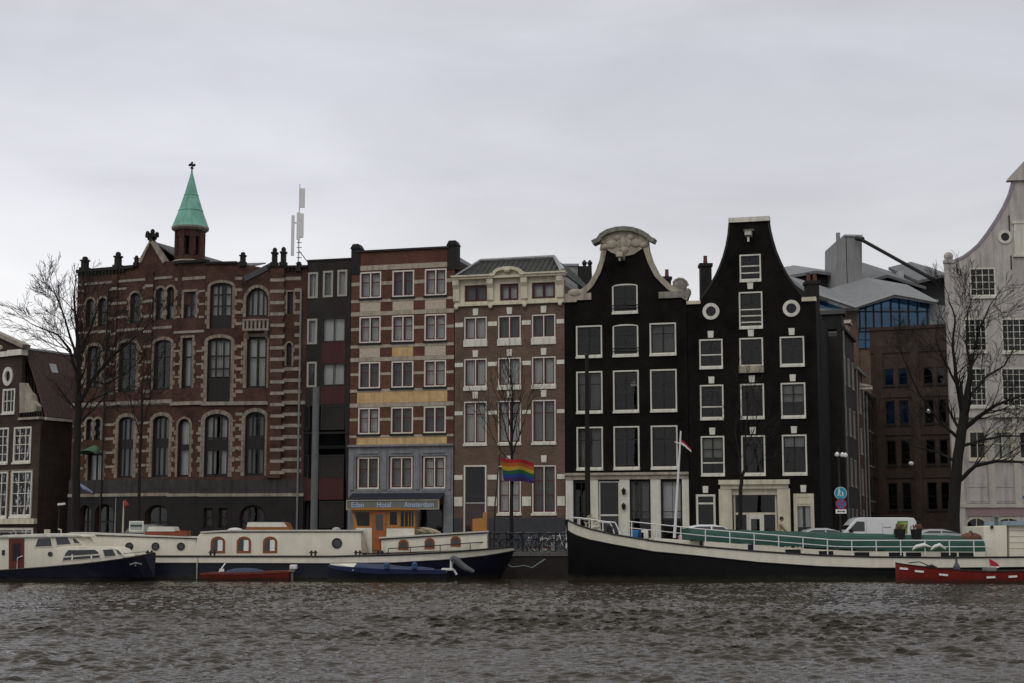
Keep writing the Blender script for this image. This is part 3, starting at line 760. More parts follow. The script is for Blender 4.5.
wall(F, outline, blackpaint)
hs = min(left[0][1], right[0][1])
shell(F, w, hs - .05, 12, blackpaint, flat=False)
rz = ov(262)
uvroof('tiled_roof', [((.1, .3, hs - .2), (.1, 12, hs - .2), (w / 2, 12, rz), (w / 2, .3, rz)), ((w - .1, 12, hs - .2), (w - .1, .3, hs - .2), (w / 2, .3, rz), (w / 2, 12, rz))], greytile, F)
tp = [1.5, 1.2, .95, .8, .75, .75, .8, .9]
for e_ in (right, left): F.part('gable_moulding', MB().strip(e_[1:], .42, -.12, .36, tp[1:]), stone)
# scrolls and bases at the shoulders
m = MB(); x0, x1 = F.S(566, 297), F.S(591.5, 297)
m.box(x0 - .06, x1, -.14, .36, F.Z(578, 300.4), F.Z(578, 293.6)); m.ball((x0 + .6, -.05, F.Z(578, 293)), .5, .2, .26); m.box(x0 - .12, x1 - .9, -.2, .4, F.Z(578, 302.3), F.Z(578, 300.5))
F.part('shoulder_scroll', m, stone); m = MB()
xa, xb = F.S(659, 295), F.S(688, 295)
m.box(xa, xb + .02, -.14, .36, F.Z(675, 298), F.Z(675, 291.6))
c0 = F.at(678.6, 286); 
m.tube([(c0[0] + r * math.cos(a), .05, c0[1] + r * math.sin(a)) for a, r in [(i * .5, .52 - i * .034) for i in range(13)]], .12, 6)
m.ball((c0[0] + .05, .05, c0[1] - .02), .45, .16, .46); m.ball((c0[0] + .55, .05, c0[1] - .42), .2, .2, .28)
F.part('shoulder_scroll', m, mat('grey_weathered_stone', (.27, .25, .215), .85, .3, 2.5, .3, 14, streak=.4))
# pediment
pl = [F.at(*p) for p in ((593, 243.3), (599, 240.5), (602, 236), (608, 232.3), (616, 230), (624.5, 229.2), (633, 230), (641, 232.6), (648, 236.6), (650.5, 239.5), (655, 241.5))]
m = MB(); m.strip(pl, .27, -.34, .45); F.part('pediment_hood', m, mat('weathered_stone', (.22, .215, .19), .85, .3, 2.5, .3, 14, streak=.4))
ty = F.poly([(600, 250.5), (606, 249), (611, 252.5), (618, 255.5), (626, 256.4), (634, 254.6), (640, 250.5), (645, 247.5), (649, 248), (648.5, 238.5), (641, 234), (633, 231.6), (624.5, 230.6), (616, 231.6), (608, 234), (602, 238)])
m = MB(); m.plate(ty, (), -.12, .3)
cc = F.at(624.5, 243)
for dx, dz, r in ((0, 0, .5), (-.75, -.05, .38), (.75, -.05, .38), (-1.2, -.2, .25), (1.2, -.2, .25), (0, -.42, .3), (-.4, .3, .25), (.4, .3, .25)): m.ball((cc[0] + dx, -.12, cc[1] + dz), r, .13, r * .75)
F.part('carved_tympanum', m, stone)
hk = F.at(622, 259); F.part('hoist_beam', MB().prismx([(-.9, hk[1]), (0, hk[1] - .1), (0, hk[1] + .35), (-.8, hk[1] + .3)], hk[0] - .2, hk[0] + .2).box(hk[0] - .05, hk[0] + .05, -.8, -.65, hk[1] - .25, hk[1] + .1), stone)
# shop front: entablature and pilasters
m = MB(); m.box(.01, w - .01, -.28, -.002, ZC1 - .15, ZC1); m.box(.02, w - .02, -.16, -.003, ZC0, ZC1 - .152); F.part('entablature', m, stone)
for a, b in ps: F.part('pilaster', MB().box(a, b, -.12, -.004, .35, ZC0 - .002).box(a - .02, b + .02, -.15, -.004, -.1, .348), white)
for v in (492, 507): 
    x, z = F.at(624.5, v); F.part('wall_lantern', MB().box(x - .02, x + .02, -.24, -.121, z + .16, z + .2).lathe([(.02, -.18), (.1, -.1), (.14, .12), (.05, .2), (.02, .26)], 8, Matrix.Translation((x, -.27, z))), iron)

# --- black neck-gabled house with keystones
F, w, root = rowfacade(690.6, 822.0, 'black house with a tall plain neck gable, round attic windows and white keystones')
F6 = F
ov = lambda v: F.Z(752, v)
cols = [(700.3, 723.4), (740.6, 764.0), (781.2, 805.4)]; cs = [(F.S(a, 400), F.S(b, 400)) for a, b in cols]
ky = (.36, .40, .10)
def kwin(q, extra=(), hb=(.66,), key=ky, arch=0):
    o = window(F, q, frame=white, sash=darkframe, fw=.085, sw=.05, vb=(), hb=hb, proud=.03, arch=arch, key=key, sill=(.02, .13, .09), sillm=white)
    W_, H_ = q[1] - q[0], q[3] - q[2]
    obj('glazing_bar', MB().box(-.035, .035, .03, .09, .11, H_ - .11), o, None, darkframe)
    kb_ = int(q[0] * 10 + q[2] * 7) % 5
    if kb_ in (0, 3) and q[2] > 4: obj('blind', MB().box(-W_ / 2 + .06, W_ / 2 - .06, .2, .21, H_ * (.45 if kb_ else .7), H_ - .03), o, None, blind if kb_ else curtain2)
    if extra:
        m = MB()
        for f in extra: m.box(-W_ / 2 + .08, W_ / 2 - .08, .0, .06, H_ * f - .035, H_ * f + .035)
        obj('white_rail', m, o, None, white)
    return o
kwin(F.rect(739.8, 254.6, 760.8, 280), (.28, .55), key=None)
kwin(F.rect(739.2, 292, 762.4, 327), (.14, .32, .5), key=(.36, .42, .18))
for i, (v0, v1, ex) in enumerate(((338, 366.6, ((.44,), (), ())), (384, 418, ((.34,), (), ())), (435.6, 474.6, ((.3,), (), ())))):
    for j, (a, b) in enumerate(cs): kwin((a, b, ov(v1) + .04, ov(v0)), ex[j])
a, b = cs[1]; F.part('flower_box', MB().box(a - .05, b + .05, -.25, -.101, ov(373), ov(366)), stone)
for u, v in ((711, 311.4), (791.4, 308.4)):
    c = F.at(u, v); r = .33; F.holes.append(circle(c[0], c[1], r)); o = F.part('round_window', MB().plate(circle(0, 0, .5, 28), [circle(0, 0, .30, 28)], -.06, .1), white, Matrix.Translation((c[0], 0, c[1])))
    obj('pane', MB().plate(circle(0, 0, .32), (), .06, .066), o, None, glasspane); obj('glazing_bar', MB().box(-.3, .3, .03, .09, -.025, .025).box(-.025, .025, .031, .091, -.3, .3), o, None, darkframe)
gr = [(818, 301), (803.5, 299.5), (803, 296.5), (798, 290), (792, 282), (786, 273), (780.5, 262), (775.5, 250), (772.5, 240), (770, 230), (768.6, 221)]
glf = [(688, 304.5), (699, 304), (700, 299.5), (705, 293), (711, 284), (716, 275), (720, 266), (723.6, 256), (726.5, 245), (728.4, 234), (729.6, 221)]
right = F.poly(gr); left = F.poly(glf); left[0] = (.004, left[0][1]); right[0] = (w - .004, right[0][1])
# shop
a0, a1 = F.S(733.6, 510), F.S(776.8, 510); zl = ov(495); zen0, zen1 = ov(488), ov(480)
F.holes.append([(a0, .04), (a1, .04), (a1, zl), (a0, zl)])
qL = F.rect(696.4, 494.6, 715.4, 526); window(F, (qL[0], qL[1], .04, qL[3]), frame=white, fw=.12, hb=(.84,), mun=.1, proud=.03, key=(.34, .4, .1), name='doorway')
qR = F.rect(794, 493.8, 814, 532); o = window(F, (qR[0], qR[1], .04, qR[3]), frame=cream, fw=.2, hb=(.8,), mun=.1, proud=.03, key=(.34, .4, .1), cur=curtain, curfrac=.6, name='doorway')
obj('panel', MB().box(-(qR[1] - qR[0]) / 2 + .15, (qR[1] - qR[0]) / 2 - .15, .0, .1, (qR[3]) * .81, qR[3] - .2), o, None, cream)
wall(F, [(.004, -.3), (w - .004, -.3)] + right + left[::-1], blackpaint)
hs = min(left[0][1], right[0][1]) - .1
shell(F, w, hs, 13, blackpaint, flat=False)
rz = ov(262); uvroof('tiled_roof', [((.1, .3, hs - .2), (.1, 13, hs - .2), (w / 2, 13, rz), (w / 2, .3, rz)), ((w - .1, 13, hs - .2), (w - .1, .3, hs - .2), (w / 2, .3, rz), (w / 2, 13, rz))], greytile, F)
m = MB(); m.box(left[-1][0] - .06, right[-1][0] + .08, -.14, .42, left[-1][1] - .12, left[-1][1] + .16)
F.part('gable_cap', m, white)
m = MB(); m.box(-.02, left[1][0] + .1, -.1, .4, left[0][1] + .003, left[0][1] + .2); m.box(right[1][0] - .1, w + .02, -.1, .4, right[0][1] + .003, right[0][1] + .25); F.part('shoulder_cap', m, cream)
F.part('gable_edge', MB().strip(right[2:], .12, -.03, .33).strip(left[2:], .12, -.03, .33), mat('dull_black_coping', (.02, .019, .018), .7, .2, 3))
F.part('attic_box', MB().box(F.S(738, 290), F.S(764, 290), 1.3, 1.5, F.Z(750, 330), F.Z(750, 249)).box(F.S(738, 290), F.S(764, 290), .32, 1.5, F.Z(750, 249), F.Z(750, 247)).box(F.S(738, 290), F.S(738, 290) + .15, .32, 1.3, F.Z(750, 330), F.Z(750, 249) - .002).box(F.S(764, 290) - .15, F.S(764, 290), .32, 1.3, F.Z(750, 330), F.Z(750, 249) - .002), interior)
hk = F.at(749, 234); F.part('hoist_beam', MB().prismx([(-.6, hk[1] - .16), (0, hk[1] - .2), (0, hk[1] + .16), (-.6, hk[1] + .16)], hk[0] - .19, hk[0] + .19).prismx([(-.75, hk[1] + .161), (.0, hk[1] + .161), (0, hk[1] + .26)], hk[0] - .29, hk[0] + .29).box(hk[0] - .06, hk[0] + .06, -.5, -.4, hk[1] - .55, hk[1] - .28), white)
m = MB(); m.box(F.S(719.5, 484), F.S(790, 484), -.5, -.003, zen0 + .2, zen1); m.box(F.S(721, 484), F.S(788.5, 484), -.34, -.003, zen0 - .05, zen0 + .198); m.box(a0 - .05, a1 + .05, -.12, .12, zl + .003, zen0 - .052)
F.part('entablature', m, cream)
for u0, u1 in ((719.6, 732.6), (777.8, 790.6)): F.part('pilaster', MB().box(F.S(u0, 508), F.S(u1, 508), -.3, -.003, -.1, zen0 - .053), cream)
d0, d1 = F.S(746.6, 520), F.S(764, 520); dz = F.Z(755, 514.6)
m = MB(); m.box(a0, a1, .02, .12, dz, dz + .12); m.box(a0 - .0, a0 + .1, .021, .119, .04, zl); m.box(a1 - .1, a1, .021, .119, .04, zl); m.box(a0 + .1, d0, .03, .11, .04, .5); m.box(d1, a1 - .1, .03, .11, .04, .5)
sf = F.part('shop_front', m, cream); obj('pane', MB().box(a0 + .02, a1 - .02, .07, .076, .05, zl - .02), sf, None, glasspane)
dd = F.part('shop_door', MB().plate([(d0, .05), (d1, .05), (d1, dz - .003), (d0, dz - .003)], [[(d0 + .25, .5), (d1 - .25, .5), (d1 - .25, dz - .25), (d0 + .25, dz - .25)]], -.02, .019), white)
obj('door_pane', MB().box(d0 + .24, d1 - .24, .0, .006, .49, dz - .24), dd, None, glasspane)
# chimneys of the black houses
def chimney(label, u0, u1, v0, Y, pots=2, m=blackpaint, zb=12.0):
    a = P(u0, v0, Y); b = P(u1, v0, Y); wd = b.x - a.x
    c = thing('chimney', label, 'chimney', at(a.x, Y, 0)); obj('stack', MB().box(0, wd, 0, wd * 1.1, zb, a.z - .3), c, None, m)
    obj('cap', MB().box(-.07, wd + .07, -.07, wd * 1.1 + .07, a.z - .299, a.z - .1), c, None, m)
    for i in range(pots): obj('chimney_pot', MB().lathe([(.14, 0), (.11, .45), (.14, .5)], 8, Matrix.Translation((wd * (i + .5) / pots, wd * .5, a.z - .1))), c, None, terracotta)
chimney('tall dark chimney rising left of the plain neck gable', 700.5, 711.5, 261.5, 91, 1, dstone)
chimney('squat dark brick chimney right of the plain neck gable with two small pots', 806.5, 819, 279, 90, 2, greybrick)
chimney('small dark chimney just behind the right shoulder of the bell gable', 663.5, 671, 275, 97, 1, greybrick)
# pale rear block between cornice house and bell gable
a = P(556, 300, 104); b = P(592, 300, 104)
rb = thing('rear_building', 'plain pale grey block seen behind the left shoulder of the bell gable', 'building', at(a.x, 104, G)); zt = ZY(266, 104) - G
obj('wall', MB().box(0, b.x - a.x - 1.0, 0, 6, 8, zt), rb, None, concrete); obj('side_wall', MB().prismx([(0, 8), (6, 8), (6, zt - 1.0), (0, zt)], b.x - a.x - .998, b.x - a.x), rb, None, dstone); obj('roof_edge', MB().box(-.1, b.x - a.x - .9, -.12, 6, zt + .002, zt + .15), rb, None, lead)
for u in (585.5, 591): obj('chimney_pot', MB().lathe([(.16, 0), (.12, .8), (.2, 1.0), (.05, 1.2)], 8, Matrix.Translation((P(u, 270, 104).x - a.x, 1.5, zt - .5))), rb, None, iron)

# ------------------------------------------------------------------ neo-gothic corner building
FC, wC = facade2(198.5, 95.8, 302.4, 95.0)
FB, wB = facade2(167.5, 96.6, 198.5, 95.8)
FA, wA = facade2(68, 99.8, 167.5, 96.6)
root = thing('corner_building', 'large red brick corner building with pale stone stripes and a turret with green spire', 'building', FC.M)
for f in (FA, FB, FC): f.attach(root)
tall = dict(frame=darkframe, fw=.16, mun=.10, rec=.13)
def bw(F, r, arch=0.0, vb=(.5,), hb=(.62,), cur=None, sur=(.24, .16, .3), frac=1.0, panel=0.0, band=None):
    q = F.rect(*r)
    o = window(F, q, **tall, vb=vb, hb=hb, arch=arch, cur=cur, surround=sur, curfrac=frac, proud=-.04)
    if panel: obj('panel', MB().box(-(q[1] - q[0]) / 2 + .1, (q[1] - q[0]) / 2 - .1, .03, .11, .1, panel * (q[3] - q[2])), o, None, darkframe)
    if band: h_ = q[3] - q[2]; obj('spandrel', MB().box(-(q[1] - q[0]) / 2 + .1, (q[1] - q[0]) / 2 - .1, .025, .115, band[0] * h_, band[1] * h_), o, None, darkframe)
    return o
nar = (.16, .10, .3)
# wing (A): top row of lancets, tall second row, tall ground row
for r in ((86.2, 299, 93.6, 327), (98.4, 298, 106.2, 326), (130.4, 293, 139.2, 323), (156.3, 288, 163.9, 320), (166.6, 287, 174.0, 319.6)):
    bw(FA, r, .28, (), (.5,), curtain if r[0] > 150 else None, nar)
for r in ((87, 346, 100, 388), (119, 342, 136, 392), (154, 340, 170.6, 390)): bw(FA, r, .25, (.5,), (.66,), None, (.22, .14, .3))
for r in ((86.4, 419, 92.4, 440), (94.6, 419, 100.6, 440)): bw(FA, r, .2, (), (), None, nar)
for r in ((118.2, 417, 133.2, 478), (152.6, 416, 168.6, 477)): bw(FA, r, .32, (.33, .66), (.62,), curtain2, (.26, .16, .32), 1.0, 0, (.48, .62))
dq = FA.rect(88, 453, 102.5, 482); window(FA, dq, **tall, vb=(.5,), hb=(), cur=curtainw, surround=nar, proud=-.04)
for r in ((80, 505, 92, 531), (96, 504, 114, 531), (146, 505, 170, 531)): q = FA.rect(*r); window(FA, (q[0], q[1], .05, q[3]), **tall, arch=.6, vb=(.5,), hb=(.6,), proud=-.15, name='doorway')
# canted bay (B)
bw(FB, (184, 292, 195.4, 318), 0, (.5,), (.5,), curtain, nar)
bw(FB, (182.2, 338, 191.8, 388), 0, (), (.62,), curtain, nar)
bw(FB, (177.8, 419, 189.4, 477), .45, (), (.55,), curtainw, nar, 1.0, 0, (.46, .56))
# front (C)
bw(FC, (210.2, 283, 232, 328.5), .25, (.33, .66), (.5, .75), curtainw, (.2, .12, .3), .7, .3)
bw(FC, (246.4, 288, 268.2, 317), .85, (.25, .5, .75), (), curtainw, (.22, .1, .3))
bw(FC, (207.4, 338, 230.4, 402), .22, (.33, .66), (.52, .72), curtain, (.24, .16, .3), .6, .38)
bw(FC, (247, 337, 266.6, 388), 0, (.5,), (.6,), curtain, (.24, .16, .3))
bw(FC, (204.6, 414, 228.2, 477), .4, (.33, .66), (.62,), curtainw, (.28, .16, .32), .95, 0, (.42, .60))
bw(FC, (245.2, 412, 264.6, 476), .4, (.33, .66), (.62,), curtain2, (.26, .16, .32), .95, 0, (.42, .60))
bw(FC, (287.6, 292, 293, 314), 0, (), (.5,), None, (.12, .08, .3)); bw(FC, (286.6, 343, 291.6, 366), .2, (), (), None, (.12, .08, .3))
q = FC.rect(240, 505, 266, 530); window(FC, (q[0], q[1], .05, q[3]), **tall, arch=.7, vb=(.33, .66), hb=(.6,), proud=-.15, name='doorway')
for r in ((204, 508, 213, 528), (219, 508, 228, 528)): window(FC, FC.rect(*r), **tall, hb=(.5,), proud=-.06)
# walls
hA = FA.Z(100, 271); hA2 = FA.Z(128, 269); gA = FA.Z(151, 263)
ga = [FA.at(134.6, 262), FA.at(140.6, 262), FA.at(151.2, 240.5), FA.at(165, 262.5), FA.at(170, 263)]
ga[-1] = (wA - .004, ga[-2][1])
xs = FA.S(132, 268)
wall(FA, [(.004, -.3), (wA - .004, -.3)] + ga[::-1] + [(xs + .25, hA2), (.004, hA2)], redbrick)
hB = FB.Z(190, 262.5); wall(FB, [(.004, -.3), (wB - .004, -.3), (wB - .004, hB), (.004, hB)], redbrick)
hC = FC.Z(225, 263.5); hC2 = FC.Z(290, 268)
xg = [FC.at(240, 264), FC.at(268, 268)]
xk = FC.S(237.6, 270)
wall(FC, [(.004, -.3), (wC - .004, -.3), (wC - .004, hC2), (xg[1][0], hC2), (xk, hC), (.004, hC)], redbrick)
# bodies behind
def body(F, w, h, D):
    F.part('side_wall', MB().box(.02, .3, .3, D, -.3, h - .1).box(w - .3, w - .02, .3, D, -.3, h - .1).box(.3, w - .3, D - .3, D, -.3, h - .1), redbrick)
    f = MB(); z = 4.2
    while z < h - 2: f.box(.3, w - .3, .5, D - .3, z, z + .2); z += 4.1
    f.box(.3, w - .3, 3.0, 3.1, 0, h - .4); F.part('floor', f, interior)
    F.part('roof', MB().box(.03, w - .03, .304, D - .05, h - .42, h - .15), slate)
body(FA, wA, hA2, 10); body(FC, wC, hC2, 10); FB.part('roof', MB().box(.02, wB - .02, .304, 3.5, hB - .3, hB - .05), slate)
FB.part('floor', MB().box(.05, wB - .05, 2.2, 2.3, 0, hB - .4).box(.05, wB - .05, .5, 2.2, 4.2, 4.4).box(.05, wB - .05, .5, 2.2, 8.4, 8.6).box(.05, wB - .05, .5, 2.2, 12.5, 12.7), interior)
# stone stripes, string courses, plinth
def stripes(F, w, spans, name='stone_bands', m_=bandst, d=.03):
    m = MB()
    for u0, u1, v0, v1 in spans:
        uc = (u0 + u1) / 2; vc = (v0 + v1) / 2
        x0, x1 = max(.01, F.S(u0, vc)), min(w - .01, F.S(u1, vc))
        if x1 - x0 > .05: m.box(x0, x1, -d, .05, F.Z(uc, v1), F.Z(uc, v0))
    return F.part(name, m, m_)
def edgeclip(F, w, a): return [(max(u0, a[0]), min(u1, a[1]), v0, v1) for u0, u1, v0, v1 in F]
sp = []
for k, (v0, v1) in enumerate(((281, 283.4), (289, 291), (303, 305.4), (317, 319.4), (330, 332.6), (352, 354.2), (366, 368.4), (380, 382.4), (404.5, 407.5), (424, 426.4), (438, 440.6), (452, 454.4), (466, 468.6))):
    gaps = {0: [(78.3, 172)], 1: [(77.5, 84), (110, 127), (143, 153)], 2: [(77.5, 83.6), (109, 127), (142, 153.5)], 3: [(77, 83.6), (109, 127), (142, 153.5)], 4: [(77, 171.6)]}.get(k)
    if gaps is None: gaps = [(76, 83.6), (104, 115), (140, 150)] if v0 < 400 else ([(74.5, 171.6)] if v0 < 406 else [(73, 83), (105, 114.6), (137.6, 148.6)])
    sp += [(a, b, v0 + (b_ := (100 - (a + b) / 2) * .05 * 1.1) * .9, v1 + b_ * .9) for a, b in gaps]
stripes(FA, wA, sp)
sp = []
for v0, v1 in ((277, 280), (330.5, 333)): sp.append((172.6, 206.5, v0, v1))
for v0, v1 in ((290, 292), (303, 305), (316, 318), (350, 352), (363, 365), (376, 378), (432, 434.5), (446, 448.5), (460, 462.5)):
    sp += [(174, 180 if v0 < 400 else 176, v0, v1), (199 if v0 < 320 else 196.5, 206, v0, v1)]
stripes(FB, wB, sp)
sp = []
v = 277.0; k = 0
while v < 474:
    sp.append((273, 285 if 288 < v < 366 else 301.2, v, v + 3.4)); 
    if 288 < v < 366: sp.append((294.5, 301.2, v, v + 3.4))
    if k % 1 == 0 and not (325 < v < 336) and not (396 < v < 410): sp.append((235.4, 242.6, v, v + 3.0))
    v += 11.3; k += 1
stripes(FC, wC, sp)
for F, w, u in ((FA, wA, 125), (FB, wB, 190), (FC, wC, 255)):
    m = MB()
    za, zb_ = F.Z(u, 405), F.Z(u, 401.4); m.box(-.05, w + .05, -.14, -.004, za, zb_)
    za, zb_ = F.Z(u, 496.5), F.Z(u, 493.4); m.box(-.05, w + .05, -.16, -.004, za, zb_)
    F.part('string_course', m, bandst)
    zl, zh = F.Z(u, 493.4), F.Z(u, 479.6)
    F.part('plinth', MB().box(-.03, w + .03, -.10, -.005, zl + .003, zh), mat('plinth_grey_%d' % u, (.048, .044, .040), .85, .3, 2, .3, 9, streak=.4))
    lows = [h for h in F.holes if max(p[1] for p in h) < zl]
    F.part('base_stone', MB().plate([(-.03, -.2), (w + .03, -.2), (w + .03, zl - .02), (-.03, zl - .02)], lows, -.12, -.006), dstone)
# wing parapet, pinnacles, gable finial
m = MB(); m.box(-.06, xs + .28, -.16, .4, hA2 + .002, hA2 + .22)
for i in range(14): m.box(.05 + i * .285, .2 + i * .285, -.14, -.003, hA2 - .22, hA2)
FA.part('parapet_cap', m, dstone)
def pinnacle(F, u, v0, v1, wd, name='pinnacle'):
    x, zt = F.at(u, v0); zb = F.Z(u, v1); h = zt - zb
    m = MB(); m.box(x - wd * .62, x + wd * .62, -.2, -.2 + wd * 1.24, zb - .1, zb + h * .25); m.box(x - wd * .42, x + wd * .42, -.2 + wd * .2, -.2 + wd * 1.04, zb + h * .25, zb + h * .7)
    m.box(x - wd * .56, x + wd * .56, -.2 + wd * .06, -.2 + wd * 1.18, zb + h * .7, zb + h * .8); m.ball((x, -.2 + wd * .62, zb + h * .9), wd * .45, wd * .45, h * .16, 8, 6)
    return F.part(name, m, dstone)
pinnacle(FA, 84.5, 257, 271, .45); pinnacle(FA, 117.8, 252.5, 269, .42); pinnacle(FA, 137, 256, 265, .26)
pinnacle(FC, 243, 252.6, 265, .36); pinnacle(FC, 274.8, 248.5, 267, .36); pinnacle(FC, 283.6, 247.8, 267, .36); pinnacle(FC, 299, 262, 270, .3)
m = MB(); ap = ga[2]; m.strip([ga[1], ap, ga[3]], .26, -.1, .38); FA.part('gable_coping', m, bandst)
m = MB(); x, z = ap; m.box(x - .12, x + .12, -.1, .26, z - .1, z + .5); m.box(x - .42, x + .42, -.1, .26, z + .22, z + .42); m.ball((x - .38, .1, z + .5), .13, .16, .2); m.ball((x + .38, .1, z + .44), .13); m.ball((x + .02, .1, z + .6), .15, .15, .2); m.ball((x - .26, .1, z + .14), .11); m.ball((x + .26, .1, z + .14), .11)
FA.part('gable_finial', m, dstone)
m = MB(); x0 = ga[1][0]; uvroof('slate_roof', [((ap[0], .35, ap[1] - .1), (ap[0], 8, ap[1] - .1), (wA + .6, 8, ga[3][1] - .2), (wA + .6, .35, ga[3][1] - .2)), ((ap[0], 8, ap[1] - .1), (ap[0], .35, ap[1] - .1), (xs + .3, .35, ga[3][1] - .3), (xs + .3, 8, ga[3][1] - .3))], slate, FA)
# cornices of the bay and front
m = MB(); m.box(-.1, wB + .1, -.2, .32, hB - .05, hB + .12); FB.part('cornice', m, dstone)
m = MB(); m.box(-.05, xk - .05, -.14, .34, hC - .03, hC + .12); m.box(xg[1][0], wC + .05, -.2, .4, hC2 + .002, hC2 + .14)
for i in range(8): m.box(xg[1][0] + .1 + i * .25, xg[1][0] + .22 + i * .25, -.15, -.003, hC2 - .2, hC2 - .001)
FC.part('cornice', m, dstone)
uvroof('slate_roof', [((.2, .5, hC - .1), (wC * .42, .5, hC - .1), (wC * .42, 4, hC + .75), (.2, 4, hC + .75))], slate, FC)
m = MB(); a_, b_ = FC.at(244.5, 279), FC.at(271.5, 266); m.strip([(a_[0], a_[1]), (b_[0], b_[1] + .05)], .35, -.06, .34); FC.part('gable_coping', m, slate)
# pier and balcony of the front bay
m = MB(); m.box(FC.S(271.5, 270), FC.S(285, 270), -.24, -.004, FC.Z(280, 478), hC2 - .05); FC.part('pier', m, redbrick)
m = MB()
v = 279.0
while v < 474: m.box(FC.S(271.5, v) - .02, FC.S(285, v) + .02, -.262, -.2, FC.Z(280, v + 3.2), FC.Z(280, v)); v += 11.3
FC.part('stone_bands', m, bandst)
q = FC.rect(244.6, 320, 270.5, 331.5); m = MB(); m.box(q[0], q[1], -.5, -.004, q[2], q[2] + .14); m.box(q[0], q[1], -.5, -.36, q[3] - .1, q[3])
for i in range(7): x = q[0] + .06 + (q[1] - q[0] - .12) * i / 6; m.box(x - .06, x + .06, -.48, -.38, q[2] + .13, q[3] - .09)
for x in (q[0] + .1, q[1] - .3): m.prismx([(-.46, q[2] - .002), (-.004, q[2] - .002), (-.004, q[2] - .5)], x, x + .2)
FC.part('balcony', m, bandst)
# door hood on the wing, with verdigris top
q = FA.rect(85.5, 447, 103.6, 455); xm = (q[0] + q[1]) / 2
m = MB(); n = 10
vs = []
for i in range(n + 1):
    a = math.pi * i / n
    for t in (0, .5, 1.0): vs.append((xm + (q[1] - q[0]) / 2 * math.cos(a) * (1 - .3 * (1 - t)), -.9 * t * (1) + -.02, q[2] + .62 * math.sin(a) * (1 - .62 * t) + .02 + (.0)))
m.add(vs, [(i * 3 + j, i * 3 + j + 1, i * 3 + j + 4, i * 3 + j + 3) for i in range(n) for j in range(2)])
FA.part('door_hood', m, mat('dull_verdigris', (.075, .14, .085), .8, .3, 3))
# turret: octagonal drum with lancet openings, copper spire, finial
tx, tz = FB.at(189.4, 262, 1.0); rD = 1.0; zd = FB.at(189, 231.5, 1.0)[1]; za_ = FB.at(191.4, 172, 1.0)[1]
T = Matrix.Translation((tx, 1.0, 0))
m = MB(); m.lathe([(rD * 1.1, tz - 3), (rD * 1.1, tz - .2), (rD, tz + .0), (rD, tz + .35)], 8, None, R(22.5) + FB.yaw); 
for k in range(8):
    a = R(22.5 + 45 * k) + FB.yaw; m.box(-.12, .08, -.2, .2, tz + .34, zd - .0, Matrix.Rotation(a, 4, 'Z') @ Matrix.Translation((rD * .90, 0, 0)) )
m.lathe([(rD * 1.0, zd - .45), (rD * 1.0, zd - .02)], 8, None, R(22.5) + FB.yaw)
FB.part('turret_drum', m, redbrick, T)
m = MB(); m.lathe([(rD * 1.05, zd - .02), (rD * 1.22, zd + .1), (rD * 1.24, zd + .22), (rD * 1.05, zd + .23)], 16); m.lathe([(rD * 1.1, tz - .22), (rD * 1.25, tz - .1), (rD * 1.05, tz + .02)], 16); FB.part('turret_cornice', m, bandst, T)
hS = za_ - zd - .2; m = MB(); m.lathe([(rD * 1.24, zd + .21), (rD * 1.14, zd + .42), (rD * .80, zd + .2 + hS * .30), (rD * .80 + .035, zd + .2 + hS * .305), (rD * .78, zd + .2 + hS * .32), (rD * .47, zd + .2 + hS * .58), (rD * .47 + .03, zd + .2 + hS * .585), (rD * .44, zd + .2 + hS * .60), (.05, za_)], 12)
FB.part('turret_spire', m, copper, T)
m = MB(); m.lathe([(.05, za_ - .1), (.05, za_ + .2), (.14, za_ + .26), (.05, za_ + .34), (.04, za_ + .45)], 8); m.box(-.2, .2, -.05, .05, za_ + .42, za_ + .52); m.box(-.05, .05, -.2, .2, za_ + .421, za_ + .521); m.ball((0, 0, za_ + .62), .08)
for a in range(4): m.ball((.2 * math.cos(a * 1.5708), .2 * math.sin(a * 1.5708), za_ + .47), .08, n=6, m=5)
FB.part('turret_finial', m, iron, T)
# shallow brick piers and sill-level stone that break up the wing
for u0, u1 in ((109.4, 114.6), (142.6, 150.4)):
    F = FA; z0, z1 = F.Z(110, 400), F.Z(110, 276); F.part('pier', MB().box(F.S(u0 + 2, 340), F.S(u1 + 2, 340), -.13, -.004, z0, z1), redbrick)
    for v in (288, 303, 318, 333, 348, 363, 378, 392): F.part('stone_bands', MB().box(F.S(u0 + 2, 340) - .02, F.S(u1 + 2, 340) + .02, -.15, -.128, F.Z(110, v + 2.6), F.Z(110, v)), bandst)
# drain pipes
for F, u in ((FA, 108.3), (FC, 301.0)):
    m = MB(); x = F.S(u, 340); m.tube([(x, -.2, .2), (x, -.2, F.Z(u, 290))], .06, 6); F.part('drain_pipe', m, iron if u < 200 else steel)
# wires of the chandelier-like wall anchor: furled flag on a slanted staff by the hood
fx, fz = FA.at(84.5, 481); gx, gz = FA.at(97, 493)
fl = thing('furled_flag', 'pale blue flag furled on a slanted staff fixed to the corner building wing', 'flag', FA.M)
obj('staff', MB().tube([(gx, -.12, gz - .05), (fx, -1.1, fz + .1)], .03, 6), fl, None, iron)
obj('cloth', MB().tube([(gx - .15, -.25, gz + .02), (gx - .5, -.6, gz + .28), (fx, -1.08, fz + .02)], [.07, .13, .06], 7), fl, None, mat('pale_blue_cloth', (.30, .33, .52), .9, .15, 4))
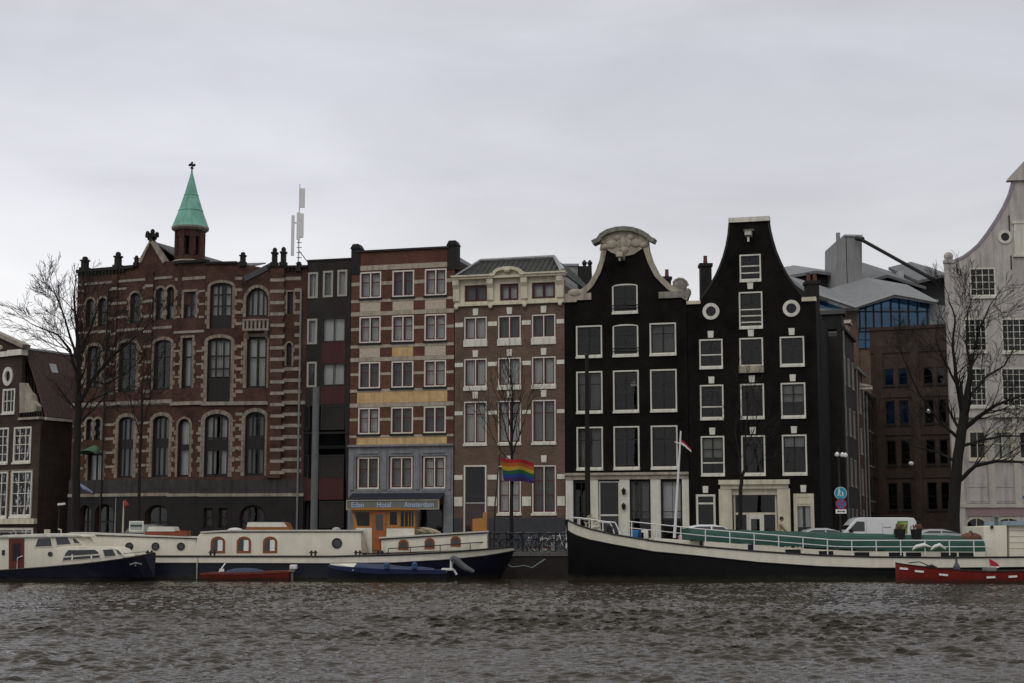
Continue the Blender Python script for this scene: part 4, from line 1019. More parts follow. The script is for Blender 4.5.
# antenna mast on the roof
a = P(298.4, 262, 97); tp = ZY(184, 97)
an = thing('antenna_mast', 'white antenna mast with panel aerials on the corner building roof', 'antenna', at(a.x, 97, 0))
obj('pole', MB().tube([(0, 0, a.z - 2.2), (0, 0, tp)], [.06, .035], 6), an, None, whitemetal)
for dx, v0, v1, wd in ((-.38, 216, 256, .2), (-.02, 213, 240, .22), (.22, 214, 238, .2), (.2, 189, 208, .34)):
    obj('aerial_panel', MB().box(dx - wd / 2, dx + wd / 2, -.22, -.08, ZY(v1, 97), ZY(v0, 97)).box(dx - .04, dx + .04, -.09, .03, ZY(v1, 97) + .3, ZY(v1, 97) + .4).box(min(dx, 0), max(dx, 0), -.03, .03, ZY(v0, 97) - .5, ZY(v0, 97) - .42), an, None, whitemetal)
m = MB()
for v in range(238, 300, 5): m.box(-.12, .2, -.06, -.02, ZY(v, 97), ZY(v, 97) + .05)
obj('rungs', m, an, None, steel)
obj('strut', MB().tube([(0, 0, ZY(250, 97)), (.9, 2, ZY(268, 97))], .03, 5), an, None, steel)

# ------------------------------------------------------------------ left gabled house with red tiled roof
th = R(30)
cr_ = P(36, 545, 101.5); wl = 7.2
O = (cr_.x - math.cos(th) * wl, 101.5 + math.sin(th) * wl)
F = Facade(O, th); root = thing('canal_house', 'brick house with white sashes and carved neck gable at the left photo edge', 'house', F.M); F.attach(root); w = wl
sash = dict(frame=white, fw=.12, vb=(.33, .66), mun=.05, cur=curtain)
for r in ((13.6, 427, 31, 462), (-9, 428, 8.2, 463)): window(F, F.rect(*r), **sash, hb=(.25, .5, .75), sill=(.05, .14, .1))
for r in ((11, 471, 31.5, 516), (-12, 472, 7.2, 517)): window(F, F.rect(*r), **sash, hb=(.22, .5, .75), sill=(.05, .16, .1), surround=(.1, .0, .6))
for r in ((2.6, 389, 14.8, 413),): q = F.rect(*r); window(F, q, **sash, hb=(.5,), sill=(.05, .12, .1))
q2 = F.rect(-31, 392, -18.8, 416); window(F, q2, **sash, hb=(.5,), sill=(.05, .12, .1))
c = F.at(8.4, 376.5); F.holes.append([(c[0] + .3 * math.cos(t), c[1] + .42 * math.sin(t)) for t in [i * .314 for i in range(20)]])
o = F.part('oval_window', MB().plate([(.48 * math.cos(i * .314), .66 * math.sin(i * .314)) for i in range(20)], [[(.27 * math.cos(i * .314), .4 * math.sin(i * .314)) for i in range(20)]], -.1, .1), white, Matrix.Translation((c[0], 0, c[1]))); obj('pane', MB().box(-.32, .32, .04, .046, -.45, .45), o, None, glasspane)
sh = F.Z(37, 417); nk = F.S(21, 390); apx = F.S(-8, 340); zc = F.Z(15, 356); 
for r in ((-2, 528, 33, 545),): q = F.rect(*r); window(F, (q[0], q[1], .05, q[3]), frame=white, fw=.16, vb=(.5,), hb=(.8,), proud=.04, name='shop_window')
lft = 2 * apx - nk
wall(F, [(.004, -.3), (w - .004, -.3), (w - .004, sh), (nk, sh), (nk, zc), (lft, zc), (lft, sh), (.004, sh)], mat('x', (0, 0, 0)) if False else backbrick)
zs0, zs1 = F.Z(17, 524), F.Z(17, 519); F.part('shop_cornice', MB().box(-.02, w + .02, -.3, -.003, zs0, zs1 + .02), cream)
F.part('cornice', MB().box(nk - 1.2, nk + .2, -.3, .3, zc + .002, zc + .4).box(lft - .2, lft + 1.2, -.301, .3, zc + .002, zc + .4).box(lft - .1, nk + .1, -.15, .3, zc + .003, zc + .36), white)
zp = F.Z(21, 347); apz = F.Z(-8, 331)
F.part('pediment', MB().strip([(lft - .35, zp), (apx, apz), (nk + .35, zp)], .28, -.35, .35), bandst); F.part('pediment_field', MB().prism([(lft - .1, zc + .41), (nk + .1, zc + .41), (apx, apz - .15)], -.08, .28), backbrick)
F.part('pediment_carving', MB().ball((apx, -.1, zc + .75), .5, .14, .3).ball((apx - .9, -.1, zc + .65), .35, .12, .2).ball((apx + .9, -.1, zc + .65), .35, .12, .2), stone)
pts = F.poly([(21.2, 413), (21.2, 383), (25, 383), (27.5, 388), (30, 392), (33, 395), (34.5, 401), (38.5, 406), (38, 411), (34, 412)])
F.part('gable_scroll', MB().plate(pts, (), -.16, .3), stone); mp_ = [(2 * apx - x, z) for x, z in pts][::-1]; F.part('gable_scroll', MB().plate(mp_, (), -.16, .3), stone)
F.part('ledge', MB().box(nk + .02, w + .05, -.2, .3, sh + .002 - .16, sh + .0), stone)
D = 9; F.part('side_wall', MB().box(w - .3, w - .01, .3, D, -.3, sh - .2).box(.01, .3, .3, D, -.3, sh - .2).box(.3, w - .3, D - .3, D - .01, -.3, sh - .2), backbrick)
F.part('floor', MB().box(.3, w - .3, .5, D, 4, 4.2).box(.3, w - .3, .5, D, 7.6, 7.8).box(.3, w - .3, 2.8, 2.9, 0, sh), interior)
F.part('gutter', MB().box(w - .05, w + .16, .3, D, sh - .2, sh), white)
rx, rzz = nk - .15, F.Z(21, 349)
uvroof('tiled_roof', [((w + .1, D, sh), (w + .1, .32, sh), (rx, .32, rzz), (rx, D, rzz)), ((-.1, .32, sh), (-.1, D, sh), (lft, D, rzz), (lft, .32, rzz))], redtile, F)
F.part('roof', MB().box(lft, rx, .32, D, rzz - .12, rzz), lead); F.part('ridge_lead', MB().box(rx - .2, rx + .12, .32, D, rzz + .002, rzz + .14), zincedge)
m = MB(); t = .25; px_, pz_ = rx + (w - rx) * t, rzz + (sh - rzz) * t; sl = math.atan2(sh - rzz, w - rx)
F.part('skylight', MB().box(-.35, .35, -.3, .3, -.05, .12, Matrix.Translation((px_, 2.4, pz_)) @ Matrix.Rotation(-sl, 4, 'Y')), zincedge)
# gable between houses is an alley; shallow wall closes it
tag(obj('alley_wall', MB().box(0, 3.4, 0, .3, 0, 5.5), None, at(P(60, 545, 108).x - 1.5, 108, G), greybrick), 'low dark wall closing the gap between the left house and the corner building', 'wall')

# ------------------------------------------------------------------ right pale gabled house
F, w = facade2(955, 88.5, 1128, 87.6)
root = thing('canal_house', 'pale mauve grey house with a sweeping neck gable and many small paned windows', 'house', F.M); F.attach(root)
sash = dict(frame=white, fw=.085, mun=.032)
def grid(r, nx, ny, **k):
    q = r
    return window(F, q, **sash, vb=[i / nx for i in range(1, nx)], hb=[i / ny for i in range(1, ny)], sill=(.06, .16, .1), **k)
cx_ = F.S(1037, 400); mir = lambda q: (2 * cx_ - q[1], 2 * cx_ - q[0], q[2], q[3])
q = F.rect(970, 268, 995.5, 296); grid(q, 4, 4); grid(mir(q), 4, 4)
for v0, v1, ny in ((318.5, 351, 5), (368, 406, 6)):
    q = F.rect(964.4 if v0 < 360 else 966.4, v0, 986.6, v1); grid(q, 4, ny); grid(mir(q), 4, ny)
    q = F.rect(1001.8, v0, 1032, v1 + (.5 if v0 < 360 else 0)); grid(q, 5, ny); grid(mir(q) if False else (2 * cx_ - q[1] + .3, 2 * cx_ - q[0], q[2], q[3]), 5, ny)
for u0, u1 in ((968.8, 986), (992, 1012.6), (1019, 1037), (1044, 1062), (1070, 1090)):
    q = F.rect(u0, 431, u1, 459); window(F, q, frame=cream, fw=.1, vb=(.5,), hb=(.55,), sill=(.05, .14, .1), cur=curtainw if u0 > 990 and u0 < 1000 else None)
ov = lambda v: F.Z(985, v)
panels = MB()
for u0, u1 in ((966.6, 989), (993.4, 1014.6), (1020, 1040), (1046, 1066)): q = F.rect(u0, 473, u1, 503); panels.box(q[0], q[1], -.06, -.004, q[2], q[3]); panels.box(q[0] + .1, q[1] - .1, -.09, -.061, q[2] + .1, (q[2] + q[3]) / 2 - .05); panels.box(q[0] + .1, q[1] - .1, -.09, -.061, (q[2] + q[3]) / 2 + .05, q[3] - .1)
F.part('infill_panels', panels, palebrick)
c = F.at(1005, 237); F.holes.append(circle(c[0], c[1], .28)); o = F.part('round_window', MB().plate(circle(0, 0, .42, 24), [circle(0, 0, .25, 24)], -.06, .1), white, Matrix.Translation((c[0], 0, c[1]))); obj('pane', MB().plate(circle(0, 0, .28), (), .06, .066), o, None, glasspane); obj('backing', MB().plate(circle(0, 0, .4), (), .302, .34), o, None, interior)
q = F.rect(1014, 223.5, 1060, 254); F.part('loft_shutter', MB().box(q[0], q[1], -.10, -.004, q[2], q[3]), white); F.part('loft_shutter_frame', MB().box(q[0] - .1, q[1] + .1, -.14, -.003, q[2] - .16, q[2] - .003).box(q[0] - .1, q[1] + .1, -.14, -.003, q[3] + .003, q[3] + .13), white)
gp = [(945.5, 263), (954.6, 261.6), (956, 260), (963, 257), (970.5, 251.5), (979, 244), (988, 232.5), (997, 219), (1004.5, 206), (1010, 194), (1013.8, 181)]
L_ = F.poly(gp); L_[0] = (.004, L_[0][1]); Rr = [(2 * cx_ - x, z) for x, z in L_]; w = 2 * cx_
Rr[0] = (w - .004, Rr[0][1])
arches = []
for u0, u1 in ((966, 988), (996, 1022), (1030, 1054)):
    q = F.rect(u0, 517, u1, 545); window(F, (q[0], q[1], .05, q[3]), frame=cream, fw=.1, arch=.45, vb=(.5,), hb=(.6,), name='doorway', proud=0)
wall(F, [(.004, -.3), (w - .004, -.3)] + Rr + L_[::-1], palebrick)
F.part('gable_coping', MB().strip(L_[1:], .16, -.06, .36).strip(Rr[1:], .16, -.06, .36), mat('mauve_coping', (.30, .26, .31), .7, .15, 2))
x0 = L_[-1][0]; z0 = L_[-1][1]
F.part('gable_pediment', MB().prism([(x0 - .4, z0), (w - x0 + .4, z0), (w - x0 + .35, z0 + .16), (w / 2, z0 + 1.35), (x0 - .35, z0 + .16)], -.2, .36), palebrick)
for x in (.28, w - .28): F.part('shoulder_ball', MB().box(x - .3, x + .3, -.08, .4, L_[0][1] + .002, L_[0][1] + .2).ball((x, .16, L_[0][1] + .42), .28, .26, .28), palebrick)
lowz = ov(416); m = MB(); es = [.02, F.S(964, 440), F.S(990.2, 440), F.S(1016, 440), F.S(1041, 440), F.S(1066, 440), F.S(1092, 440), w - .02]
m.box(.01, w - .01, -.22, -.003, lowz - .1, lowz + .16)
m.box(.01, es[1] - .1, -.08, -.004, -.2, lowz - .11)
for x in es[2:5]: m.box(x - .2, x + .2, -.12, -.004, ov(508), lowz - .11)
m.box(.01, w - .01, -.14, -.0042, ov(507.5), ov(504))
F.part('lower_front', m, creamwall)
F.part('stone_band', MB().box(es[1], w - .3, -.06, -.0045, ov(516), ov(507.6)), pinkst)
for x, v0, v1 in ((F.S(957, 270), 263, 272), (F.S(1010, 245), 216, 236), (F.S(1011, 262), 256, 270)): F.part('wall_anchor', MB().box(x - .03, x + .03, -.05, -.003, F.Z(985, v1), F.Z(985, v0)), iron)
sk_ = 12 * .31; hw_ = L_[0][1] - .1                       # the plot runs back at a slant
m = MB()
for xa, xb in ((.01, .28), (w - .28, w - .01)): m.add([(xa, .3, -.3), (xb, .3, -.3), (xb + sk_, 12, -.3), (xa + sk_, 12, -.3), (xa, .3, hw_), (xb, .3, hw_), (xb + sk_, 12, hw_), (xa + sk_, 12, hw_)], [(0, 3, 2, 1), (4, 5, 6, 7), (0, 1, 5, 4), (1, 2, 6, 5), (2, 3, 7, 6), (3, 0, 4, 7)])
m.box(.3 + sk_, w - .3 + sk_, 11.7, 12, -.3, hw_); F.part('side_wall', m, palebrick)
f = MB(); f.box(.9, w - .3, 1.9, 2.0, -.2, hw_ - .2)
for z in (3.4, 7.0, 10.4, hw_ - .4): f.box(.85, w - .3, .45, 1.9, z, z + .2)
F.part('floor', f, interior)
rz = ov(236); ez = hw_ - .4; uvroof('tiled_roof', [((.1, .3, ez), (.1 + sk_, 12, ez), (w / 2 + sk_, 12, rz), (w / 2, .3, rz)), ((w - .1 + sk_, 12, ez), (w - .1, .3, ez), (w / 2, .3, rz), (w / 2 + sk_, 12, rz))], redtile, F)
F.part('house_sign', MB().box(F.S(1021, 498), F.S(1031, 498), -.1, -.004, ov(499), ov(496)), signblue)

# ------------------------------------------------------------------ side street: receding row, brown end building, modern block behind
pB = F6.O + F6.t * (F6.at(822, 500)[0]) + F6.n * 0
ang = R(19.0); d_ = Vector((math.sin(ang), math.cos(ang), 0))
st0 = Vector((pB.x + .15, pB.y + 1.0, G)) + d_ * 12.5
alley = [(7.5, 1.07, greybrick, 'brown brick side street house nearest the black neck gable, with narrow tall windows'),
         (6.5, .93, redbrick, 'red brick side street house with a white hoist beam, second along the receding row'),
         (6.0, .84, backbrick, 'low dark brick side street house, last of the receding row before the brown block')]
s = 0.0
for i, (ln, hh, bm_, lab) in enumerate(alley):
    p0 = st0 + d_ * s; A_ = Facade((p0.x, p0.y), 0); A_.yaw = -(math.pi / 2 - ang); A_.t = d_.copy(); A_.n = Vector((-d_.y, d_.x, 0))
    A_.M = Matrix.Translation(A_.O) @ Matrix.Rotation(-A_.yaw, 4, 'Z'); r_ = thing('side_street_house', lab, 'house', A_.M, None); A_.attach(r_)
    h = 13.6 * hh
    for fl in range(4):
        for j in range(3):
            x = (j + .5) * ln / 3; z = .8 + fl * 3.2 * hh
            if z + 1.9 < h: window(A_, (x - .5, x + .5, z, z + 1.85), frame=palemetal if i != 2 else darkframe, fw=.07, vb=(.5,), hb=(.5,), sill=(.05, .10, .06), sillm=bandst, cur=curtain if (fl + j) % 2 else None)
    wall(A_, [(.01, -.3), (ln - .01, -.3), (ln - .01, h), (.01, h)], bm_); shell(A_, ln, h - .2, 7, bm_, roofm=slate)
    A_.part('cornice', MB().box(0, ln, -.22, .3, h + .002, h + .2), (dstone, steel, dstone)[i])
    A_.part('drain_pipe', MB().tube([(.25, -.1, 0), (.25, -.1, h)], .06, 6), steel)
    if i == 0: A_.part('dormer', MB().box(1.2, 2.6, .1, 2.4, h + .205, h + 1.2).prism([(1.05, h + 1.201), (2.75, h + 1.201), (1.9, h + 1.6)], -.1, 2.4), dstone); A_.part('dormer', MB().box(4.6, 6.0, .1, 2.4, h + .205, h + 1.0).prism([(4.45, h + 1.001), (6.15, h + 1.001), (5.3, h + 1.35)], -.1, 2.4), bandst)
    if i == 1: A_.part('drain_pipe', MB().tube([(ln * .68, -.1, 0), (ln * .68, -.1, h)], .05, 6), steel)
    if i == 1: A_.part('hoist_beam', MB().box(ln * .5 - .12, ln * .5 + .12, -.9, 0, h - 1.2, h - .95).prismx([(-.9, h - .94), (0, h - .94), (0, h - .7)], ln * .5 - .2, ln * .5 + .2), white)
    s += ln
# long side wall of the black neck-gabled house towards the side street is its own shell; a low infill joins it to the row
ge = MB(); pj = F6.O + F6.t * (F6.at(822, 500)[0] - .4) + F6.n * 13.2
# brown end building
F, w = facade2(876, 118, 962, 115.5)
root = thing('brick_block', 'dark brown brick block closing the side street, with paired windows on five floors', 'building', F.M); F.attach(root); ov = lambda v: F.Z(910, v)
for v0, v1 in ((368, 385), (400, 424), (440, 465), (482.5, 510)):
    for k, (u0, u1) in enumerate(((886, 895.6), (900, 909.6), (925, 935), (938.6, 947.4))):
        q = F.rect(u0, 430, u1, 431); window(F, (q[0], q[1], ov(v1), ov(v0)), frame=darkframe, fw=.09, hb=(.5,), panemat=blueglass if (v0 < 430 and k < 2) else glasspane, sill=(.05, .12, .08), sillm=dstone, cur=curtainw if (v0 < 430 and k < 2) else None, proud=-.06)
H = ov(327)
wall(F, [(.01, -.3), (w - .01, -.3), (w - .01, H), (.01, H)], backbrick); shell(F, w, H - .2, 9, backbrick, roofm=lead)
F.part('parapet', MB().box(-.03, w, -.1, .4, ov(329), H + .1).box(-.02, w, -.08, -.003, ov(352), ov(345)).box(-.02, w, -.08, -.003, ov(397), ov(393)).box(-.02, w, -.08, -.003, ov(435), ov(428)).box(-.02, w, -.08, -.003, ov(478), ov(471)), mat('brown_parapet', (.045, .030, .025), .85, .25, 2))
for u in (881, 917, 953): F.part('pilaster', MB().box(F.S(u, 430) - .3, F.S(u, 430) + .3, -.12, -.004, -.2, ov(352)), backbrick)
# modern glass-fronted block behind with folded zinc roofs
Y = 134
def pt(u, v, Y=Y): p = P(u, v, Y); return (p.x, p.z)
mb_ = thing('modern_building', 'modern block with folded grey zinc roofs and a blue glass front above the side street', 'building', at(0, Y, 0))
gf = [pt(858, 331), pt(930, 331), pt(930, 302.5), pt(891, 297.0), pt(858, 309)]
obj('glass_front', MB().prism(gf, .1, .2), mb_, None, blueglass)
m = MB()
for u in (860, 866, 874, 882, 891.5, 900, 909, 918, 928): 
    x = pt(u, 320)[0]; zt = pt(u, 309 - (u - 858) * .36)[1] if u < 891 else pt(u, 297 + (u - 891) * .14)[1]; m.box(x - .06, x + .06, -.02, .099, pt(u, 331)[1], zt)
m.box(gf[0][0], gf[1][0], -.03, .098, pt(880, 329)[1], pt(880, 327.4)[1]); m.box(gf[0][0], gf[1][0], -.03, .098, pt(880, 312)[1], pt(880, 311)[1])
obj('mullions', m, mb_, None, darkframe)
obj('lower_glass', MB().prism([pt(859, 348), pt(879, 348), pt(879, 332.6), pt(859, 332.6)], .1, .2), mb_, None, blueglass); obj('lower_mullions', MB().box(pt(865.4, 340)[0], pt(866, 340)[0], 0, .09, pt(866, 348)[1], pt(866, 332.6)[1]).box(pt(872.4, 340)[0], pt(873, 340)[0], 0, .09, pt(866, 348)[1], pt(866, 332.6)[1]).box(pt(859, 340)[0], pt(879, 340)[0], .001, .089, pt(866, 340)[1], pt(866, 339.4)[1]), mb_, None, darkframe)
obj('interior_wall', MB().box(gf[0][0], gf[1][0], 2.5, 2.7, 8, pt(890, 297)[1] - .5), mb_, None, mat('pale_interior', (.30, .36, .42), .9, .25, 1.2))
obj('lower_wall', MB().box(pt(812, 330)[0], pt(858, 330)[0], 0, 8, 0, pt(835, 311)[1]).box(pt(858, 330)[0] + .001, pt(958, 330)[0], .25, 8, 0, pt(890, 331)[1] - .01), mb_, None, brownbrick)
obj('brick_coping', MB().box(pt(812, 330)[0], pt(858, 330)[0] + .1, -.2, 8, pt(835, 311)[1] + .002, pt(835, 308.6)[1]), mb_, None, zincedge)
def roofsheet(name, top, th, y0, y1, m, par=mb_, back=0.0):
    """folded roof sheet: ridge line profile in x-z, thickness th, running from y0 back to y1 rising by back"""
    n = len(top); vs = []
    for y, dz in ((y0, 0), (y1, back)): vs += [(x, y, z + dz) for x, z in top] + [(x, y, z + dz - th) for x, z in top]
    fs = []
    for i in range(n - 1):
        fs += [(i, i + 1, 2 * n + i + 1, 2 * n + i), (n + i, 3 * n + i, 3 * n + i + 1, n + i + 1), (i, n + i, n + i + 1, i + 1), (2 * n + i, 2 * n + i + 1, 3 * n + i + 1, 3 * n + i)]
    fs += [(0, 2 * n, 3 * n, n), (n - 1, 2 * n - 1, 4 * n - 1, 3 * n - 1)]
    return obj(name, MB().add(vs, fs), par, None, m)
roofsheet('folded_roof', [pt(806, 293), pt(852, 307.5), pt(891, 295.5), pt(934, 303)], .35, -1.2, 9, zinc, back=3.2)
roofsheet('roof_edge', [pt(806, 291.6), pt(852, 307.1), pt(891, 294.1), pt(934, 302.1)], .25, -1.35, -1.21, zincedge)
obj('side_glass', MB().prism([pt(806, 309), pt(846, 309), pt(806, 295)], .1, .2), mb_, None, blueglass)
obj('gable_wall', MB().prism([pt(930, 335), pt(946, 335), pt(946, 306), pt(930, 303)], .1, .3), mb_, None, concrete)
# higher roofs and tower farther back
Y2 = 150
hb_ = thing('rear_hall', 'grey hall with low pitched roofs behind the glass-fronted block', 'building', at(0, Y2, 0))
p2 = lambda u, v: pt(u, v, Y2)
roofsheet('pitched_roof', [p2(780, 279), p2(813, 273), p2(853, 279)], .3, -1.5, 10, zinc, hb_, 2.6); obj('hall_wall', MB().prism([p2(784, 320), p2(850, 320), p2(850, 281), p2(813, 276), p2(784, 281)], 0, 8), hb_, None, mat('dark_cladding', (.045, .047, .05), .7, .2, 1))
roofsheet('pitched_roof', [p2(860, 284), p2(884, 277), p2(922, 289)], .3, -1.5, 10, mat('dark_zinc', (.12, .125, .13), .7, .2, 1), hb_, 3.4); obj('hall_wall', MB().prism([p2(861, 320), p2(921, 320), p2(919, 291), p2(884, 279), p2(861, 287)], 0, 8), hb_, None, zinc)
roofsheet('pitched_roof', [p2(914, 283), p2(938, 277), p2(962, 284)], .3, -1.5, 10, MATS['dark_zinc'], hb_, 3.4); obj('hall_wall', MB().prism([p2(922, 320), p2(960, 320), p2(958, 287), p2(938, 280), p2(922, 285)], 0.3, 8), hb_, None, MATS['dark_cladding'])
obj('roof_vent', MB().box(p2(906, 270)[0], p2(911.5, 270)[0], 3, 4, p2(908, 275)[1], p2(908, 266)[1]), hb_, None, zincedge)
def under(pts, back, y1=9.8):
    q = [p2(u, v) for u, v in pts]; k = back / 11.5
    n = len(q); vs = []
    for y in (.4, y1): vs += [(x, y, z + (y + 1.5) * k - .32) for x, z in q] + [(x, y, 10) for x, z in q]
    fs = []
    for i in range(n - 1): fs += [(i, i + 1, 2 * n + i + 1, 2 * n + i), (n + i, 3 * n + i, 3 * n + i + 1, n + i + 1), (i, n + i, n + i + 1, i + 1), (2 * n + i, 2 * n + i + 1, 3 * n + i + 1, 3 * n + i)]
    fs += [(0, 2 * n, 3 * n, n), (n - 1, 2 * n - 1, 4 * n - 1, 3 * n - 1)]
    obj('hall_body', MB().add(vs, fs), hb_, None, MATS['dark_cladding'])
under([(781, 279), (813, 273), (852, 279)], 2.6); under([(861, 284), (884, 277), (921, 289)], 3.4); under([(923, 280.6), (938, 277), (961, 284)], 3.4)
tw = thing('concrete_tower', 'square grey concrete tower rising behind the folded zinc roofs', 'tower', at(0, Y2 - 4, 0)); p3 = lambda u, v: pt(u, v, Y2 - 4)
obj('shaft', MB().prism([p3(836, 320), p3(862, 320), p3(862, 237), p3(846, 236), p3(843.5, 237.5), p3(836.5, 241)], 0, 5.5), tw, None, concrete); obj('parapet', MB().prism([p3(844, 236.2), p3(862.4, 236.8), p3(862.4, 235), p3(844, 234.6)], -.15, 5.6), tw, None, zincedge)
obj('flue', MB().box(p3(839, 235)[0], p3(842.4, 235)[0], 1.0, 1.4, p3(840, 239)[1], p3(840, 230.5)[1]), tw, None, concrete)
obj('panel_joint', MB().box(p3(847.4, 300)[0], p3(848, 300)[0], -.02, -.001, p3(840, 320)[1], p3(840, 237)[1]), tw, None, dstone)
tb = thing('duct', 'dark slanted pipe running from the concrete tower down to the hall roof', 'pipe', at(0, Y2 - 5, 0)); a = P(861, 239.5, Y2 - 5); b = P(923, 287, Y2 - 5); 
obj('pipe', MB().tube([(a.x, 0, a.z), (b.x, -4, b.z)], .17, 8), tb, None, dstone); obj('clamp', MB().tube([(a.x + .2, 0, a.z), (a.x - .3, .6, a.z + .25)], .26, 8), tb, None, iron)

# ------------------------------------------------------------------ boats
def bevel(me, off, seg=2, ang=35):
    bm = bmesh.new(); bm.from_mesh(me)
    es = [e for e in bm.edges if len(e.link_faces) == 2 and e.calc_face_angle(0) > R(ang)]
    bmesh.ops.bevel(bm, geom=es, offset=off, segments=seg, affect='EDGES', clamp_overlap=True, profile=.6)
    bm.to_mesh(me); bm.free()
    for p in me.polygons: p.use_smooth = True
    me.set_sharp_from_angle(angle=R(35)); return me
class Boat:
    def __init__(s, name, label, cat, uc, Yn, beam, group=None):
        s.Yn, s.Yc = Yn, Yn + beam / 2; s.hb = beam / 2; s.xc = P(uc, 560, Yn).x
        s.root = thing(name, label, cat, at(s.xc, s.Yc, 0), group)
    def p(s, u, v, d=0.0):
        q = P(u, v, s.Yn + d); return (q.x - s.xc, q.z)
    def x(s, u, d=0.0): return s.p(u, 560, d)[0]
    def z(s, v, d=0.0): return s.p(512, v, d)[1]
    def poly(s, pts, d=0.0): return [s.p(u, v, d) for u, v in pts]
    def y(s, d): return d - s.hb               # local y of a depth d behind the near side
    def part(s, name, mb, m, parent=None, smooth=False): return obj(name, mb, parent or s.root, None, m, smooth)
    def hull(s, st, mh, mb, top='bulwark', th=.08, deckm=None, drop=.3, rake=0.0):
        """st: stations (x, half beam at top, half beam at water, z top, z bottom of the painted band)"""
        def hb(t, z):
            x, a, w, zt, zb = t
            return max(.05, (w + (a - w) * (max(z, 0) / zt) ** .7) if z >= 0 else w * (1 + .25 * z))
        m = MB(); lv = 6
        rows = []
        for t in st:
            x, a, w, zt, zb = t; zs = [zb + .0, zb * .75, zb * .5, zb * .25, 0, -.35, -.7]
            i_ = len(st) - 1 - len(rows); wk = {0: 1, 1: .8, 2: .45, 3: .15}.get(i_, 0) * rake
            fx = lambda z: x - wk * (1 - max(z, -.2) / zb) ** 1.3
            rows.append([(fx(z), -hb(t, z), z) for z in zs] + [(fx(z), hb(t, z), z) for z in reversed(zs)])
        n = len(rows[0]); vs = [q for r in rows for q in r]
        fs = [(i * n + k, i * n + k + 1, (i + 1) * n + k + 1, (i + 1) * n + k) for i in range(len(rows) - 1) for k in range(n - 1)]
        fs += [tuple(range(n)), tuple(range((len(rows) - 1) * n, len(rows) * n))]
        m.add(vs, fs); h = s.part('hull', m, mh, None, True)
        m = MB()
        for sy in (-1, 1):
            vs = []
            for t in st:
                x, a, w, zt, zb = t
                vs += [(x, sy * (hb(t, zt) + .03), zt), (x, sy * (hb(t, zb) + .03), zb), (x, sy * max(.01, hb(t, zb) - th), zb), (x, sy * max(.01, hb(t, zt) - th), zt)]
            k = len(st); m.add(vs, [(i * 4 + j, i * 4 + (j + 1) % 4, (i + 1) * 4 + (j + 1) % 4, (i + 1) * 4 + j) for i in range(k - 1) for j in range(4)] + [(0, 1, 2, 3), (k * 4 - 1, k * 4 - 2, k * 4 - 3, k * 4 - 4)])
        s.part(top, m, mb)
        m = MB(); vs = []
        for t in st: z = max(t[3] - drop, .15); vs += [(t[0], -max(.02, hb(t, z) - .03), z), (t[0], max(.02, hb(t, z) - .03), z)]
        m.add(vs, [(2 * i, 2 * i + 1, 2 * i + 3, 2 * i + 2) for i in range(len(st) - 1)]); s.part('deck', m, deckm or deckgrey)
        s.st = st; s.hbf = hb
    def near(s, x, z):
        st = s.st
        for a, b in zip(st, st[1:]):
            if a[0] <= x <= b[0]:
                t = (x - a[0]) / (b[0] - a[0]); q = tuple(p + (r - p) * t for p, r in zip(a, b)); return -s.hbf(q, z)
        return -s.hb
    def rub(s, name, zf, m, r=.05):
        s.part(name, MB().tube([(t[0], -(s.hbf(t, zf(t)) + .05), zf(t)) for t in s.st], r, 6), m)
    def window(s, outline, d, m=wooddk, fw=.08, pane=carglass, name='window', parent=None):
        """framed light on the vertical side that lies d behind the near side"""
        cx = sum(p[0] for p in outline) / len(outline); cz = sum(p[1] for p in outline) / len(outline)
        inn = []
        for x, z in outline:
            dx, dz = x - cx, z - cz; l = max(abs(dx), abs(dz), .01); L = math.hypot(dx, dz); k = max(.2, (L - fw * 1.25) / L); inn.append((cx + dx * k, cz + dz * k))
        o = s.part(name, MB().plate(outline, [inn], s.y(d) - .03, s.y(d) + .03), m, parent); obj('pane', MB().plate([(cx + (a - cx) * 1.02, cz + (b - cz) * 1.02) for a, b in inn], (), s.y(d) - .012, s.y(d) - .004), o, None, pane); return o
    def porthole(s, u, v, d, r=.22, m=None):
        c = s.p(u, v, d); o = s.part('porthole', MB().plate([(c[0] + a, c[1] + b) for a, b in circle(0, 0, r)], [[(c[0] + a, c[1] + b) for a, b in circle(0, 0, r * .72)]], s.y(d) - .05, s.y(d) + .02), m or iron)
        obj('pane', MB().plate([(c[0] + a, c[1] + b) for a, b in circle(0, 0, r * .76)], (), s.y(d) - .012, s.y(d) - .004), o, None, carglass)
def rect4(b, u0, v0, u1, v1, d, arch=0.0):
    x0, z1 = b.p(u0, v0, d); x1, z0 = b.p(u1, v1, d)
    return arc_outline(x0, x1, z0, z1, arch)
def carve_block(b, name, outline, d0, d1, m, bev=.05):
    me = MB().prism(outline, b.y(d0), b.y(d1)).mesh(name, m); bevel(me, bev); return b.part(name, me, m)

